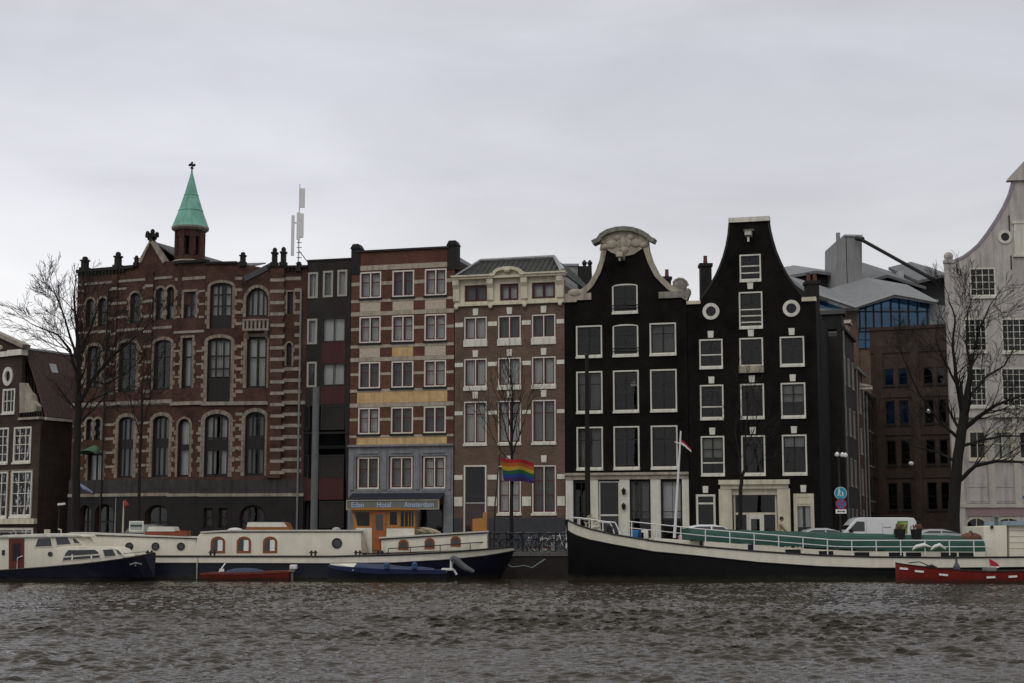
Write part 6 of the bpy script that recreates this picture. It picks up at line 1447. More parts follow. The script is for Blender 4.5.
for i, (u, lab) in enumerate(((900, 'dark planter with brown foliage on the green tarpaulin, nearer the white van'), (916.5, 'dark planter with brown foliage on the green tarpaulin, farther from the white van'))):
    p_ = onboat('planter', lab, 'planter', u, 540.4, .9); obj('pot', MB().lathe([(.22, 0), (.30, .55), (.27, .55), (.2, .5)], 12), p_, None, rubber); m = MB(); rng = random.Random(i)
    for k in range(60): a, r = rng.random() * 6.28, rng.random() * .3; x, y, z = r * math.cos(a), r * math.sin(a), .5 + rng.random() * .22; m.add([(x, y, z), (x + .09, y + rng.uniform(-.05, .05), z + .04), (x + .03, y + .05, z + .11)], [(0, 1, 2)])
    obj('foliage', m, p_, None, mat('withered_leaves_%d' % i, (.10, .055, .03), .8, .4, 9))
for i, (u0, u1, lab) in enumerate(((912.5, 930.5, 'white and green paddle blade tied to the barge railing, left one'), (931, 946, 'white and green paddle blade tied to the barge railing, right one'))):
    s_ = thing('paddle_board', lab, 'paddle', at(b.xc, b.Yc, 0)); q = [(u0, 549.6), (u0 + 4, 546.6), (u1 - 6, 545.0), (u1, 546.6) if i == 0 else (u1, 549)]
    obj('blade', MB().tube([(b.p(u, v, .05)[0], b.near(b.x(u), 1.6) + .1, b.p(u, v, .05)[1]) for u, v in q], [.02, .09, .1, .03], 8), s_, None, signwhite); obj('stripe', MB().tube([(b.p(u, v + 1.3, .05)[0], b.near(b.x(u), 1.6) + .1, b.p(u, v + 1.3, .05)[1]) for u, v in q], [.02, .06, .05, .02], 6), s_, None, vangreen)
for i, (u, wd, lab) in enumerate(((971, .55, 'low brown pile of canvas at the aft end of the green tarpaulin'),)):
    p_ = onboat('canvas_pile', lab, 'canvas', u, 541, 1.2); obj('cloth', MB().ball((0, 0, .15), .55, .4, .28), p_, None, terracotta); obj('strap', MB().torus((0, 0, .15), (1, 0, 0), .34, .03, 14, 5), p_, None, rubber)

# --- red sloop in front of the clipper barge
b = Boat('sloop', 'open red sloop with white dashes along its side moored in front of the barge', 'boat', 970, 70.2, 2.0)
b.hull([bs3 for bs3 in ((b.x(895.4, 1), .05, .02, b.z(562.2, 1), b.z(563.4, 1)), bst(903, .35, .12, 563.6, 564.8), bst(916, .65, .38, 565.2, 566.4), bst(936, .9, .7, 567.4, 568.6), bst(960, 1.0, .85, 569.6, 570.8), bst(990, 1.0, .88, 571, 572.2), bst(1030, .98, .85, 570.8, 572), bst(1062, .8, .6, 569, 570.2), bst(1080, .4, .2, 567, 568.2))], hullred, mat('dark_gunwale', (.035, .02, .016), .6, .2, 3), 'gunwale', .09, deckgrey, .28)
for u, v in ((907.6, 569), (921.4, 571.6), (944.2, 574.9), (991, 577.3), (1013, 576.6)):
    x, z = b.p(u, v); yy = b.near(x, z); b.part('white_dash', MB().box(-.2, .2, -.02, .02, -.045, .045, Matrix.Translation((x, yy - .025, z)) @ Matrix.Rotation(R(5 if u < 960 else -3), 4, 'Y') @ Matrix.Rotation(math.atan2(b.near(x + .2, z) - b.near(x - .2, z), .4), 4, 'Z')), signwhite)
m = MB(); rail_ = [(t[0], -(b.hbf(t, t[3]) + .04), t[3] + .01) for t in b.st]; 
b.part('outrigger_light', MB().lathe([(.17, 0), (.16, .15), (.06, .32), (.05, .5), (.02, .52)], 10, Matrix.Translation((b.x(957, .8), b.y(.9), b.z(569.6, .8)))), mat('grey_buoy', (.06, .065, .07), .6, .2, 4))
b.part('sheet_rope', MB().tube([(b.x(909, .8), b.y(.9), b.z(563, .8)), (b.x(920, .8), b.y(.9), b.z(561.8, .8)), (b.x(934, .8), b.y(.9), b.z(568, .8))], .025, 5).tube([(b.x(925, .8), b.y(.9), b.z(567.4, .8)), (b.x(932, .8), b.y(.9), b.z(565.4, .8)), (b.x(937, .8), b.y(.9), b.z(568, .8))], .06, 6), iron)
b.part('thwart', MB().box(b.x(978), b.x(984), b.y(.15), b.y(1.85), b.z(573), b.z(571.4)).box(b.x(940), b.x(945), b.y(.25), b.y(1.75), b.z(573), b.z(571.4)), deckgrey)
b.part('engine_box', bevel(MB().box(b.x(991), b.x(1000), b.y(.5), b.y(1.4), b.z(574), b.z(567.6)).mesh('engine_box', deckgrey), .04), deckgrey)
fl = thing('flag', 'red flag with pale edge at the stern of the red sloop', 'flag', at(b.xc, b.Yc, 0)); c = b.p(988.6, 558, 1)
obj('staff', MB().tube([(b.x(991, 1), 0, b.z(572, 1)), (c[0], 0, c[1] - .02)], .022, 5), fl, None, rope)
q = b.poly([(989, 558.6), (992.6, 560.4), (997, 563), (999.6, 566), (990.6, 567.6)], 1); vs = []
m = MB().plate(q, (), -.012, .012); obj('cloth', m, fl, None, signred); obj('pale_edge', MB().strip(b.poly([(990.4, 566.8), (995, 567.4), (999, 567)], 1), .07, -.014, .014), fl, None, signwhite)

# ------------------------------------------------------------------ vehicles and bicycles on the quay
def wheel(root, x, y, r=.31, w=.19):
    o = obj('wheel', MB().lathe([(r * .62, -w / 2), (r * .98, -w / 2), (r, -w * .3), (r, w * .3), (r * .98, w / 2), (r * .62, w / 2)], 20, Matrix.Rotation(R(90), 4, 'X')), root, Matrix.Translation((x, y, r)), rubber)
    obj('rim', MB().lathe([(r * .6, -w * .4), (r * .6, w * .4)], 14, Matrix.Rotation(R(90), 4, 'X')), o, None, steel)
def car(label, u, Y, m, rz=0.0, L=4.1, h=1.46, group=None, z=0.0):
    p = P(u, 545, Y); root = thing('parked_car', label, 'car', at(p.x, Y, G + z, rz), group)
    prof = [(-L / 2, .32), (L / 2, .32), (L / 2 + .02, .55), (L / 2 - .05, .75), (L * .22, .92), (-L * .36, .96), (-L / 2 + .03, .9), (-L / 2 - .02, .6)]
    obj('body', bevel(MB().prism(prof, -.84, .84).mesh('body', m), .07, 3), root)
    gh = [(-L * .46, .95), (L * .24, .91), (L * .07, h - .10), (-L * .06, h), (-L * .25, h), (-L * .38, h - .1)]
    g_ = MB(); n = len(gh)
    g_.add([(x, -.80 + (.2 * (z - .9) / (h - .9)), z) for x, z in gh] + [(x, .80 - (.2 * (z - .9) / (h - .9)), z) for x, z in gh], [tuple(range(n)), tuple(reversed(range(n, 2 * n)))] + [(i, n + i, n + (i + 1) % n, (i + 1) % n) for i in range(n)])
    obj('cabin', bevel(g_.mesh('cabin', m), .07, 3), root)
    for sy in (-1, 1):
        w1 = [(-L * .38, 1.0), (-L * .10, 1.0), (-L * .10, h - .1), (-L * .28, h - .1), (-L * .35, h - .18)]; w2 = [(-L * .08, 1.0), (L * .19, .98), (L * .065, h - .13), (-L * .08, h - .1)]
        for w_ in (w1, w2):
            vs = [(x, sy * (.81 - .2 * (z - .9) / (h - .9)), z) for x, z in w_]; obj('side_window', MB().add(vs + [(x, y - sy * .012, z) for x, y, z in vs], [tuple(range(len(w_))), tuple(range(len(w_), 2 * len(w_)))]), root, None, carglass)
    for x in (-L * .31, L * .31):
        for y in (-.74, .74): wheel(root, x, y)
    for y in (-.6, .6): obj('headlight', MB().ball((L / 2 - .06, y, .66), .1, .16, .08), root, None, whitemetal); obj('tail_light', MB().ball((-L / 2 + .02, y, .74), .06, .1, .12), root, None, signred)
    return root
car('white hatchback parked beside the leaning pole, left of the cyclist', 717, 83.0, vanwhite)
car('pale silver car parked in front of the white van', 829, 82.6, carsilver, h=1.27, L=3.4)
car('silver car parked beside the trunk of the big bare right tree', 944, 82.8, carsilver, h=1.22, L=3.5)
car('dark green car parked behind the houseboat fore cabin', 160, 84.0, cardark, h=1.5)
# delivery van
p0 = P(842, 545, 83.6); sx = (P(918, 545, 83.6).x - p0.x); hv = ZY(517.4, 83.6) - G
vr = thing('delivery_van', 'white delivery van with a green leaf print parked at the side street corner', 'van', at(p0.x, 83.6, G))
xs_ = lambda u: P(u, 525, 83.6).x - p0.x; zs_ = lambda v: ZY(v, 83.6) - G
prof = [(.0, .42), (sx, .36), (sx + .03, .8), (sx - .04, hv - .22), (sx - .16, hv - .03), (sx - .5, hv), (xs_(860), hv - .0), (xs_(855.4), hv - .1), (xs_(846), zs_(530)), (.1, zs_(533.4)), (-.02, .9)]
obj('body', bevel(MB().prism(prof, 0, 1.8).mesh('body', vanwhite), .08, 3), vr)
for y in (-.006, 1.794): obj('side_window', MB().plate([(xs_(847.6), zs_(531.4)), (xs_(864.6), zs_(531.4)), (xs_(864.6), zs_(521.6)), (xs_(857), zs_(521.4))], (), y, y + .012), vr, None, carglass)
obj('windscreen', MB().add([(xs_(846.6) - .02, .12, zs_(530) + .03), (xs_(855.4) - .01, .15, hv - .13), (xs_(855.4) - .01, 1.65, hv - .13), (xs_(846.6) - .02, 1.68, zs_(530) + .03)], [(0, 1, 2, 3)]), vr, None, carglass)
obj('leaf_print', MB().plate([(xs_(892.6), zs_(534)), (xs_(897.6), zs_(521)), (xs_(908), zs_(521)), (xs_(907), zs_(534))], (), -.008, -.002), vr, None, vangreen); obj('pale_leaf', MB().plate([(xs_(899), zs_(530)), (xs_(902), zs_(522.6)), (xs_(907), zs_(522.4)), (xs_(905), zs_(528))], (), -.012, -.009), vr, None, mat('pale_green_print', (.30, .42, .12), .4, .2, 4))
obj('print_line', MB().box(xs_(883), xs_(891), -.006, -.002, zs_(527.6), zs_(526.8)), vr, None, steel)
obj('door_line', MB().box(xs_(866), xs_(866) + .02, -.005, -.002, .5, hv - .15).box(xs_(882), xs_(882) + .015, -.005, -.002, .5, hv - .3), vr, None, steel); obj('side_mirror', bevel(MB().box(xs_(849), xs_(852.4), -.2, -.02, zs_(532.6), zs_(529)).mesh('side_mirror', rubber), .03), vr)
for x in (xs_(853), xs_(905)):
    for y in (.1, 1.7): wheel(vr, x, y, .32, .2)
obj('tail_light', MB().box(sx - .01, sx + .035, .02, .14, 1.0, 1.35).box(sx - .01, sx + .035, 1.66, 1.78, 1.0, 1.35), vr, None, signred); obj('headlight', MB().ball((.05, .2, .85), .1, .16, .1).ball((.05, 1.6, .85), .1, .16, .1), vr, None, whitemetal)

def bicycle_mesh_parts(fm):
    fr = MB(); r = .34
    A, B_, C_, D_ = (-.52, 0, r), (.52, 0, r), (-.12, 0, .28), (-.25, 0, .84); H_ = (.36, 0, .86)
    for a, c in ((A, C_), (A, D_), (C_, D_), (C_, H_), (D_, H_), (H_, B_)): fr.tube([a, c], .018, 5)
    fr.tube([H_, (.32, 0, 1.0)], .018, 5); fr.tube([D_, (-.27, 0, .92)], .016, 5); fr.torus((-.12, 0, .28), (0, 1, 0), .09, .012, 12, 4)
    return fr
def bicycle(label, M, fm, group=None):
    root = thing('bicycle', label, 'bicycle', M, group); obj('frame', bicycle_mesh_parts(fm), root, None, fm)
    for x in (-.52, .52):
        w_ = obj('wheel', MB().torus((0, 0, 0), (0, 1, 0), .32, .022, 20, 5), root, Matrix.Translation((x, 0, .34)), rubber); m = MB()
        for k in range(10): a = k * .628; m.tube([(0, 0, 0), (.3 * math.cos(a), 0, .3 * math.sin(a))], .004, 3)
        m.torus((0, 0, 0), (0, 1, 0), .30, .012, 20, 4); obj('rim', m, w_, None, steel)
    obj('handlebar', MB().tube([(.12, -.28, 1.02), (.28, -.26, 1.05), (.32, 0, 1.02), (.28, .26, 1.05), (.12, .28, 1.02)], .015, 5), root, None, steel)
    obj('saddle', MB().ball((-.28, 0, .95), .14, .08, .04), root, None, rubber); obj('mudguard', MB().tube([(-.9, 0, .36), (-.8, 0, .6), (-.52, 0, .73), (-.3, 0, .64)], .02, 4), root, None, fm)
    return root
def xq(u, Y): return P(u, 545, Y).x
GRP = 'bicycles along the quay railing'
bic = []
bl = [('dark bicycle leaning on the quay railing nearest the houseboat hatch', 503, iron, 0.1), ('black bicycle at the quay railing behind the thin tree', 515, iron, -.2), ('blue bicycle at the quay railing right of the thin tree', 525, tarpblue, .35),
      ('silver bicycle standing crosswise at the middle of the quay railing', 533.5, steel, 1.1), ('dark bicycle right of the silver one at the quay railing', 545, iron, .2), ('white bicycle close to the bow of the clipper barge', 554, whitemetal, -.5), ('grey bicycle nearest the bow of the clipper barge', 561, steel, .3)]
for lab, u, m_, rz in bl: bicycle(lab, at(xq(u, 81.95), 81.95, G, rz), m_, GRP)
for lab, u, m_, rz in (('black bicycle lying by the curb before the left house', 6, iron, .2), ('grey bicycle left of the cream barge cabin by the left house', -8, steel, -.3), ('dark bicycle standing before the white shop front of the bell gable house', 640, iron, 0)):
    bicycle(lab, at(xq(u, 83), 83, G, rz), m_, GRP)
# iron quay railing in the gap between the boats
qr = thing('quay_railing', 'low dark iron railing on the quay edge between the houseboat and the barge', 'railing', at(xq(490, QY + .2), QY + .2, G))
ln = xq(572, QY + .2) - xq(490, QY + .2); obj('rail', MB().tube([(0, 0, 1.0), (ln, 0, 1.0)], .035, 6).tube([(0, 0, .55), (ln, 0, .55)], .025, 6), qr, None, iron)
for i in range(6): obj('post', MB().tube([(ln * i / 5, 0, 0), (ln * i / 5, 0, 1.0)], .04, 6).ball((ln * i / 5, 0, 1.04), .055), qr, None, iron)
# crate shaped planters between the bicycles
for i, (u, lab) in enumerate(((534.6, 'white framed crate by the railing left of the other crate'), (548, 'white framed crate by the railing nearer the clipper barge'))):
    c = thing('crate', lab, 'crate', at(xq(u, 82.6), 82.6, G)); obj('frame', MB().box(-.35, .35, -.25, .25, 0, .16).box(-.35, -.29, -.25, -.19, .161, .8).box(.29, .35, -.25, -.19, .161, .8), c, None, white); obj('filling', MB().box(-.3, .3, -.2, .2, .161, .3), c, None, terracotta)
# mooring chain between the hulls
tag(obj('mooring_line', MB().tube([(xq(500, 79.8), 79.8, .9), (xq(512, 80), 80, .55), (xq(524, 80.4), 80.4, .62), (xq(532, 80.6), 80.6, .5), (xq(545, 80.9), 80.9, .95)], .03, 5), None, None, steel), 'slack mooring line hanging along the quay wall between the two barges', 'rope')

# ------------------------------------------------------------------ cyclist
def skinned(joints, edges, name, sub=2):
    me = bpy.data.meshes.new('tmp'); me.from_pydata([j[0] for j in joints], edges, []); o = bpy.data.objects.new('tmp', me); COL.objects.link(o)
    o.modifiers.new('skin', 'SKIN'); ss = o.modifiers.new('sub', 'SUBSURF'); ss.levels = sub; ss.render_levels = sub
    for d_, j in zip(me.skin_vertices[0].data, joints): d_.radius = (j[1], j[1])
    me.skin_vertices[0].data[0].use_root = True
    dg = bpy.context.evaluated_depsgraph_get(); r_ = bpy.data.meshes.new_from_object(o.evaluated_get(dg)); bpy.data.objects.remove(o); r_.name = name
    for p in r_.polygons: p.use_smooth = True
    return r_
YC = 84.4
CZ = -.06
bicycle('dark bicycle ridden by the person in the beige jacket', at(xq(783, YC), YC, G), iron)
cy = thing('person', 'cyclist with dark hair in a beige jacket riding past the black neck gable shop', 'person', at(xq(783, YC), YC, G))
J = [((-.26, 0, 1.00), .14), ((-.22, 0, 1.15), .14), ((-.16, 0, 1.35), .16), ((-.10, 0, 1.52), .14), ((-.07, 0, 1.61), .065), ((-.05, 0, 1.68), .07),
     ((-.10, -.19, 1.50), .075), ((.05, -.22, 1.27), .058), ((.20, -.24, 1.10), .042), ((.26, -.25, 1.07), .035),
     ((-.10, .19, 1.50), .075), ((.05, .22, 1.27), .058), ((.20, .24, 1.10), .042), ((.26, .25, 1.07), .035),
     ((-.20, -.10, .96), .11), ((.16, -.12, .82), .085), ((-.02, -.12, .42), .058), ((-.06, -.12, .26), .04), ((.08, -.12, .20), .035),
     ((-.20, .10, .96), .11), ((.14, .12, .66), .085), ((-.10, .12, .26), .058), ((-.14, .12, .12), .04), ((.0, .12, .07), .035)]
E = [(0, 1), (1, 2), (2, 3), (3, 4), (4, 5), (3, 6), (6, 7), (7, 8), (8, 9), (3, 10), (10, 11), (11, 12), (12, 13), (0, 14), (14, 15), (15, 16), (16, 17), (17, 18), (0, 19), (19, 20), (20, 21), (21, 22), (22, 23)]
bm_ = skinned(J, E, 'body'); bm_.materials.append(cloth_beige); bm_.materials.append(cloth_dark); bm_.materials.append(skin)
for p in bm_.polygons:
    c = p.center; p.material_index = 2 if (c.z > 1.60 or (c.x > .19 and c.z > 1.0)) else (0 if c.z > 1.02 else 1)
b2 = bmesh.new(); b2.from_mesh(bm_)
hd = MB().ball((-.03, 0, 1.78), .105, .085, .125, 14, 10).ball((.075, 0, 1.77), .025, .02, .03, 8, 6).ball((-.03, -.085, 1.77), .02, .012, .035, 8, 6).ball((-.03, .085, 1.77), .02, .012, .035, 8, 6)
for sy in (-1, 1):
    for k, ln_ in enumerate((.07, .08, .078, .06)): hd.tube([(.26, sy * (.23 + .018 * k), 1.08), (.30, sy * (.23 + .018 * k), 1.075), (.30, sy * (.23 + .018 * k), 1.03), (.275, sy * (.23 + .018 * k), 1.02)], .009, 5)
    hd.tube([(.24, sy * .23, 1.07), (.27, sy * .215, 1.04), (.285, sy * .22, 1.02)], .01, 5)
me2 = hd.mesh('tmp', None, True)
for p in me2.polygons: p.material_index = 2
b2.from_mesh(me2); b2.to_mesh(bm_); b2.free(); obj('body', bm_, cy)
obj('hair', MB().ball((-.045, 0, 1.81), .115, .097, .118, 14, 9), cy, None, hair)
m = MB()
for sy in (-1, 1): m.ball((.066, sy * .035, 1.795), .012, .014, .01, 8, 6)
obj('eyes', m, cy, None, rubber); obj('mouth', MB().ball((.063, 0, 1.715), .012, .03, .008, 8, 6), cy, None, signred)

# ------------------------------------------------------------------ flags, lamps, signs, poles
# rainbow flag
YF = 82.2; f0 = P(501, 470, YF)
rf_ = thing('rainbow_flag', 'rainbow flag hanging from a slanted staff in front of the brown brick house', 'flag', at(f0.x, YF, G)); fx_ = lambda u: P(u, 470, YF).x - f0.x; fz_ = lambda v: ZY(v, YF) - G
obj('staff', MB().tube([(fx_(494), .1, 0), (fx_(495), .05, fz_(505)), (fx_(500), 0, fz_(454))], [.05, .045, .03], 6), rf_, None, iron)
cols6 = [(.30, .012, .02), (.34, .085, .012), (.38, .27, .02), (.008, .09, .035), (.012, .04, .19), (.04, .016, .08)]
nx_, ny_ = 26, 12; vs = []; fs = []; mi = []
for i in range(nx_ + 1):
    t = i / nx_; top = 457 + 4.6 * t ** .7 + 1.4 * math.sin(t * 7.5) * t; bot = 480.5 + 2.2 * t + .9 * math.sin(t * 7 + .6) * t
    for j in range(ny_ + 1):
        f = j / ny_; x = fx_(500.4 + 33.5 * t + 3.4 * f * (1 - t)); vs.append((x, .14 * math.sin(t * 9 + f * 1.5) * (.3 + t), fz_(top + (bot - top) * f + .8 * math.sin(t * 8 + .5) * math.sin(f * 3.14))))
for i in range(nx_):
    for j in range(ny_): fs.append((i * (ny_ + 1) + j, i * (ny_ + 1) + j + 1, (i + 1) * (ny_ + 1) + j + 1, (i + 1) * (ny_ + 1) + j)); mi.append(j // 2)
me = bpy.data.meshes.new('cloth'); me.from_pydata(vs, [], fs)
for k, c in enumerate(cols6): me.materials.append(mat('flag_stripe_%d' % k, c, .85, .1, 4))
for p, k in zip(me.polygons, mi): p.material_index = k; p.use_smooth = True
obj('cloth', me, rf_)
def pole(label, u, vtop, Y, r0, r1, m, name='pole', cat='pole', base=True):
    p = thing(name, label, cat, at(xq(u, Y), Y, G)); h = ZY(vtop, Y) - G
    obj('shaft', MB().tube([(0, 0, 0), (0, 0, h * .5), (0, 0, h)], [r0, (r0 + r1) / 2, r1], 12), p, None, m, True)
    if base: obj('base', MB().lathe([(r0 * 1.5, 0), (r0 * 1.5, .15), (r0 * 1.1, .5)], 12), p, None, m)
    return p, h
pole('tall thick grey steel column in front of the infill house', 313.6, 387, 84.5, .21, .19, dullsteel, 'steel_column', 'column')
p_, h = pole('tall plain dark post in front of the left bay of the bell gable house', 588, 356, 82.6, .17, .10, bark, 'wooden_post', 'post')
obj('post_cap', MB().lathe([(.11, h), (.12, h + .08), (.02, h + .16)], 10), p_, None, iron)
p_, h = pole('dark lamp post with twin white lanterns and traffic signs by the side street', 841, 447, 84.0, .07, .05, iron, 'lamp_post', 'street lamp')
Ys = 84.0; xl = lambda u: xq(u, Ys) * 0 + P(u, 500, Ys).x - p_.matrix_basis.translation.x; zl_ = lambda v: ZY(v, Ys) - G
obj('arm', MB().tube([(xl(837.6), -.05, zl_(454)), (xl(841), 0, zl_(452.4)), (xl(846), -.05, zl_(454.6))], .03, 6), p_, None, iron)
for u, v in ((838, 454.6), (843.4, 455), (846.4, 455.4)): obj('lantern', MB().lathe([(.04, -.12), (.12, -.07), (.13, .04), (.06, .12), (.02, .15)], 10, Matrix.Translation((xl(u), -.08, zl_(v)))), p_, None, signwhite)
def disc(parent, name, u, v, r, m, y0, y1, r_in=0): return obj(name, MB().plate(circle(xl(u), zl_(v), r, 28), [circle(xl(u), zl_(v), r_in, 28)] if r_in else (), y0, y1), parent, None, m)
sg = thing('traffic_sign', 'round teal blue sign with white walking figures, top of the sign post', 'traffic sign', p_.matrix_basis.copy())
disc(sg, 'plate', 840.4, 493.2, .35, signwhite, -.10, -.075); disc(sg, 'face', 840.4, 493.2, .325, signteal, -.112, -.101)
def ped(x, z, s, m_): 
    m_.ball((x, -.116, z + .17 * s), .035 * s, .006, .035 * s); m_.strip([(x, z + .13 * s), (x - .01 * s, z)], .07 * s, -.122, -.113); m_.strip([(x - .01 * s, z + .01), (x + .05 * s, z - .17 * s)], .035 * s, -.1225, -.113); m_.strip([(x - .01 * s, z + .01), (x - .07 * s, z - .17 * s)], .035 * s, -.1215, -.113); m_.strip([(x, z + .12 * s), (x + .08 * s, z + .02 * s)], .028 * s, -.121, -.113)
m = MB(); ped(xl(840.4) - .08, zl_(493.2) + .03, 1.15, m); ped(xl(840.4) + .11, zl_(493.2) - .06, .75, m); obj('walking_figures', m, sg, None, signwhite)
sg = thing('traffic_sign', 'round blue no stopping sign with red ring and cross, middle of the sign post', 'traffic sign', p_.matrix_basis.copy())
disc(sg, 'plate', 840.6, 504, .31, signred, -.10, -.075); disc(sg, 'face', 840.6, 504, .24, signblue, -.112, -.101); m = MB(); x, z = xl(840.6), zl_(504)
m.strip([(x - .19, z - .19), (x + .19, z + .19)], .06, -.12, -.113); m.strip([(x - .19, z + .19), (x + .19, z - .19)], .06, -.1195, -.1125); obj('red_cross', m, sg, None, signred)
sg = thing('traffic_sign', 'small white rectangular plate below the no stopping sign', 'traffic sign', p_.matrix_basis.copy()); x, z = xl(840.4), zl_(511.4)
obj('plate', MB().box(x - .3, x + .3, -.1, -.075, z - .12, z + .12), sg, None, signwhite); obj('dark_arrows', MB().prism([(x - .22, z), (x - .12, z + .06), (x - .12, z - .06)], -.108, -.101).prism([(x + .22, z), (x + .12, z + .06), (x + .12, z - .06)], -.108, -.101).box(x - .12, x + .12, -.107, -.101, z - .02, z + .02), sg, None, iron)
# smaller wall and street lamps
for lab, u, v, Y, in (('small street lamp with white head between the left house and the corner building', 62, 507, 88),):
    p_, h = pole(lab, u - 4, v, Y, .05, .035, iron, 'street_lamp', 'street lamp'); obj('arm', MB().tube([(0, 0, h - .02), (.25, 0, h + .12), (.4, -.05, h + .1)], .025, 5), p_, None, iron); obj('lamp_head', MB().box(.2, .62, -.14, .04, h + .08, h + .2, Matrix.Rotation(R(-6), 4, 'Y')), p_, None, signwhite)
for i, (u, v, Y, lab) in enumerate(((911, 463.6, 114.5, 'white globe lamp on the brown brick block at the end of the side street'), (929, 411, 114.5, 'small white lamp higher on the brown brick block beside the right house'))):
    p = P(u, v, Y); o = thing('wall_lamp', lab, 'lamp', at(p.x, Y, p.z)); obj('globe', MB().ball((0, 0, 0), .2, .2, .17), o, None, signwhite); obj('bracket', MB().tube([(0, 0, .1), (0, .6, .3), (0, 2.6, .35)], .04, 5), o, None, iron)
p = P(634, 386, 90.2); o = thing('wall_lamp', 'small pale lamp fixed between upper windows of the bell gable house', 'lamp', at(p.x, p.y, p.z)); p = P(634.6, 386, 91.2)
o.matrix_basis = at(p.x, 90.55, p.z); obj('globe', MB().box(-.3, .2, -.35, -.05, -.1, .12).ball((-.05, -.2, .2), .12), o, None, white); obj('bracket', MB().tube([(0, -.1, 0), (0, .4, .05)], .03, 5), o, None, iron)
# gull on the gable
p = P(764.4, 217.2, 88.4); gl_ = thing('gull', 'grey and white gull standing on the plain neck gable top', 'bird', at(p.x, 88.6, F6.Z(764, 217.6) + G, R(20)))
bd = skinned([((-.06, 0, .2), .085), ((.06, 0, .22), .08), ((.14, 0, .29), .045), ((.17, 0, .36), .05), ((-.2, 0, .17), .04), ((-.32, 0, .15), .015)], [(0, 1), (1, 2), (2, 3), (0, 4), (4, 5)], 'body'); bd.materials.append(signwhite); obj('body', bd, gl_)
obj('wings', MB().ball((-.1, -.07, .22), .2, .03, .07).ball((-.1, .07, .22), .2, .03, .07), gl_, None, lead); obj('legs', MB().tube([(.0, -.03, 0), (0, -.03, .16)], .008, 4).tube([(.0, .03, 0), (0, .03, .16)], .008, 4), gl_, None, wood); obj('beak', MB().lathe([(.02, 0), (.002, .08)], 6, Matrix.Translation((.21, 0, .36)) @ Matrix.Rotation(R(95), 4, 'Y')), gl_, None, wood)

# ------------------------------------------------------------------ bare winter trees
def tube_path(p, d, L, rng, seg, wob, lift):
    pts = [Vector(p)]; d = Vector(d).normalized()
    for i in range(seg):
        d = (d + Vector((rng.gauss(0, wob), rng.gauss(0, wob), rng.gauss(0, wob) + lift))).normalized(); pts.append(pts[-1] + d * (L / seg))
    return pts
def grow(mb, p, d, L, r, lev, rng, dens=1.0, lift=.05, spread=.8):
    seg = 5 if lev > 1 else 4; pts = tube_path(p, d, L, rng, seg, .13, lift)
    mb.tube(pts, [max(.010, r * (1 - .72 * i / seg)) for i in range(seg + 1)], 5 if r > .04 else 3, cap=False)
    if lev == 0: return
    n = max(2, int((5 if lev > 1 else 5) * dens * rng.uniform(.8, 1.25)))
    for k in range(n):
        t = .25 + .75 * (k + rng.random()) / n; i = min(seg - 1, int(t * seg)); q = pts[i].lerp(pts[i + 1], t * seg - i) if t < 1 else pts[-1]
        dd = (pts[i + 1] - pts[i]).normalized(); ax = Vector((rng.gauss(0, 1), rng.gauss(0, 1), rng.gauss(0, 1))).normalized(); side = (ax - dd * ax.dot(dd)).normalized()
        grow(mb, q, dd + side * spread * rng.uniform(.6, 1.3), L * rng.uniform(.42, .68) * (1.15 - .5 * t), max(.008, r * (1 - .7 * t) * rng.uniform(.45, .65)), lev - 1, rng, dens, lift, spread)
def tree(label, Y, trunk, limbs, seed, lev=3, dens=1.0, lift=.05, spread=.8, twig=True):
    """trunk / limbs: pixel skeletons (u, v, radius, depth offset) turned into points at the tree's own distance"""
    rng = random.Random(seed); p0 = P(trunk[0][0], trunk[0][1], Y); o = Vector((p0.x, Y, G))
    root = thing('bare_tree', label, 'tree', at(o.x, o.y, o.z), 'bare trees on the quay')
    def conv(pts):
        out_ = []
        for u, v, r, dy in pts: q = P(u, v, Y + dy); out_.append((Vector((q.x, Y + dy, q.z)) - o, r))
        return out_
    t = conv(trunk); t[0] = (Vector((t[0][0].x, 0, -.1)), t[0][1]); m = MB()
    def smooth(t):
        pts, rs = [], []
        for i in range(len(t) - 1):
            for k in range(4):
                f = k / 4; q = t[i][0].lerp(t[i + 1][0], f); q += Vector((rng.gauss(0, .02), rng.gauss(0, .02), 0)) if k else Vector((0, 0, 0)); pts.append(q); rs.append(t[i][1] + (t[i + 1][1] - t[i][1]) * f)
        pts.append(t[-1][0]); rs.append(t[-1][1]); return pts, rs
    pts, rs = smooth(t); rs[0] *= 1.35; rs[1] *= 1.12; m.tube(pts, rs, 10); 
    cr_ = MB(); allp = [(pts, rs)]
    for l in limbs: q = smooth(conv(l)); m.tube(q[0], q[1], 7); allp.append(q)
    obj('trunk', m, root, None, bark, True)
    for pi, (pts, rs) in enumerate(allp):
        n = len(pts); start = .55 if pi == 0 else .2
        for i in range(int(n * start), n - 1):
            if rng.random() < (.8 if pi else .55) * dens:
                dd = (pts[i + 1] - pts[i]).normalized(); ax = Vector((rng.gauss(0, 1), rng.gauss(0, .8), rng.gauss(0, 1))).normalized(); side = (ax - dd * ax.dot(dd)).normalized()
                grow(cr_, pts[i], dd * .9 + side * spread, rng.uniform(1.4, 2.8), max(.014, rs[i] * .4), lev - 1, rng, dens, lift, spread)
        grow(cr_, pts[-1], pts[-1] - pts[-2], rng.uniform(1.3, 2.0), max(.014, rs[-1]), lev - 1, rng, dens, lift, spread)
    obj('crown', cr_, root, None, bark); return root
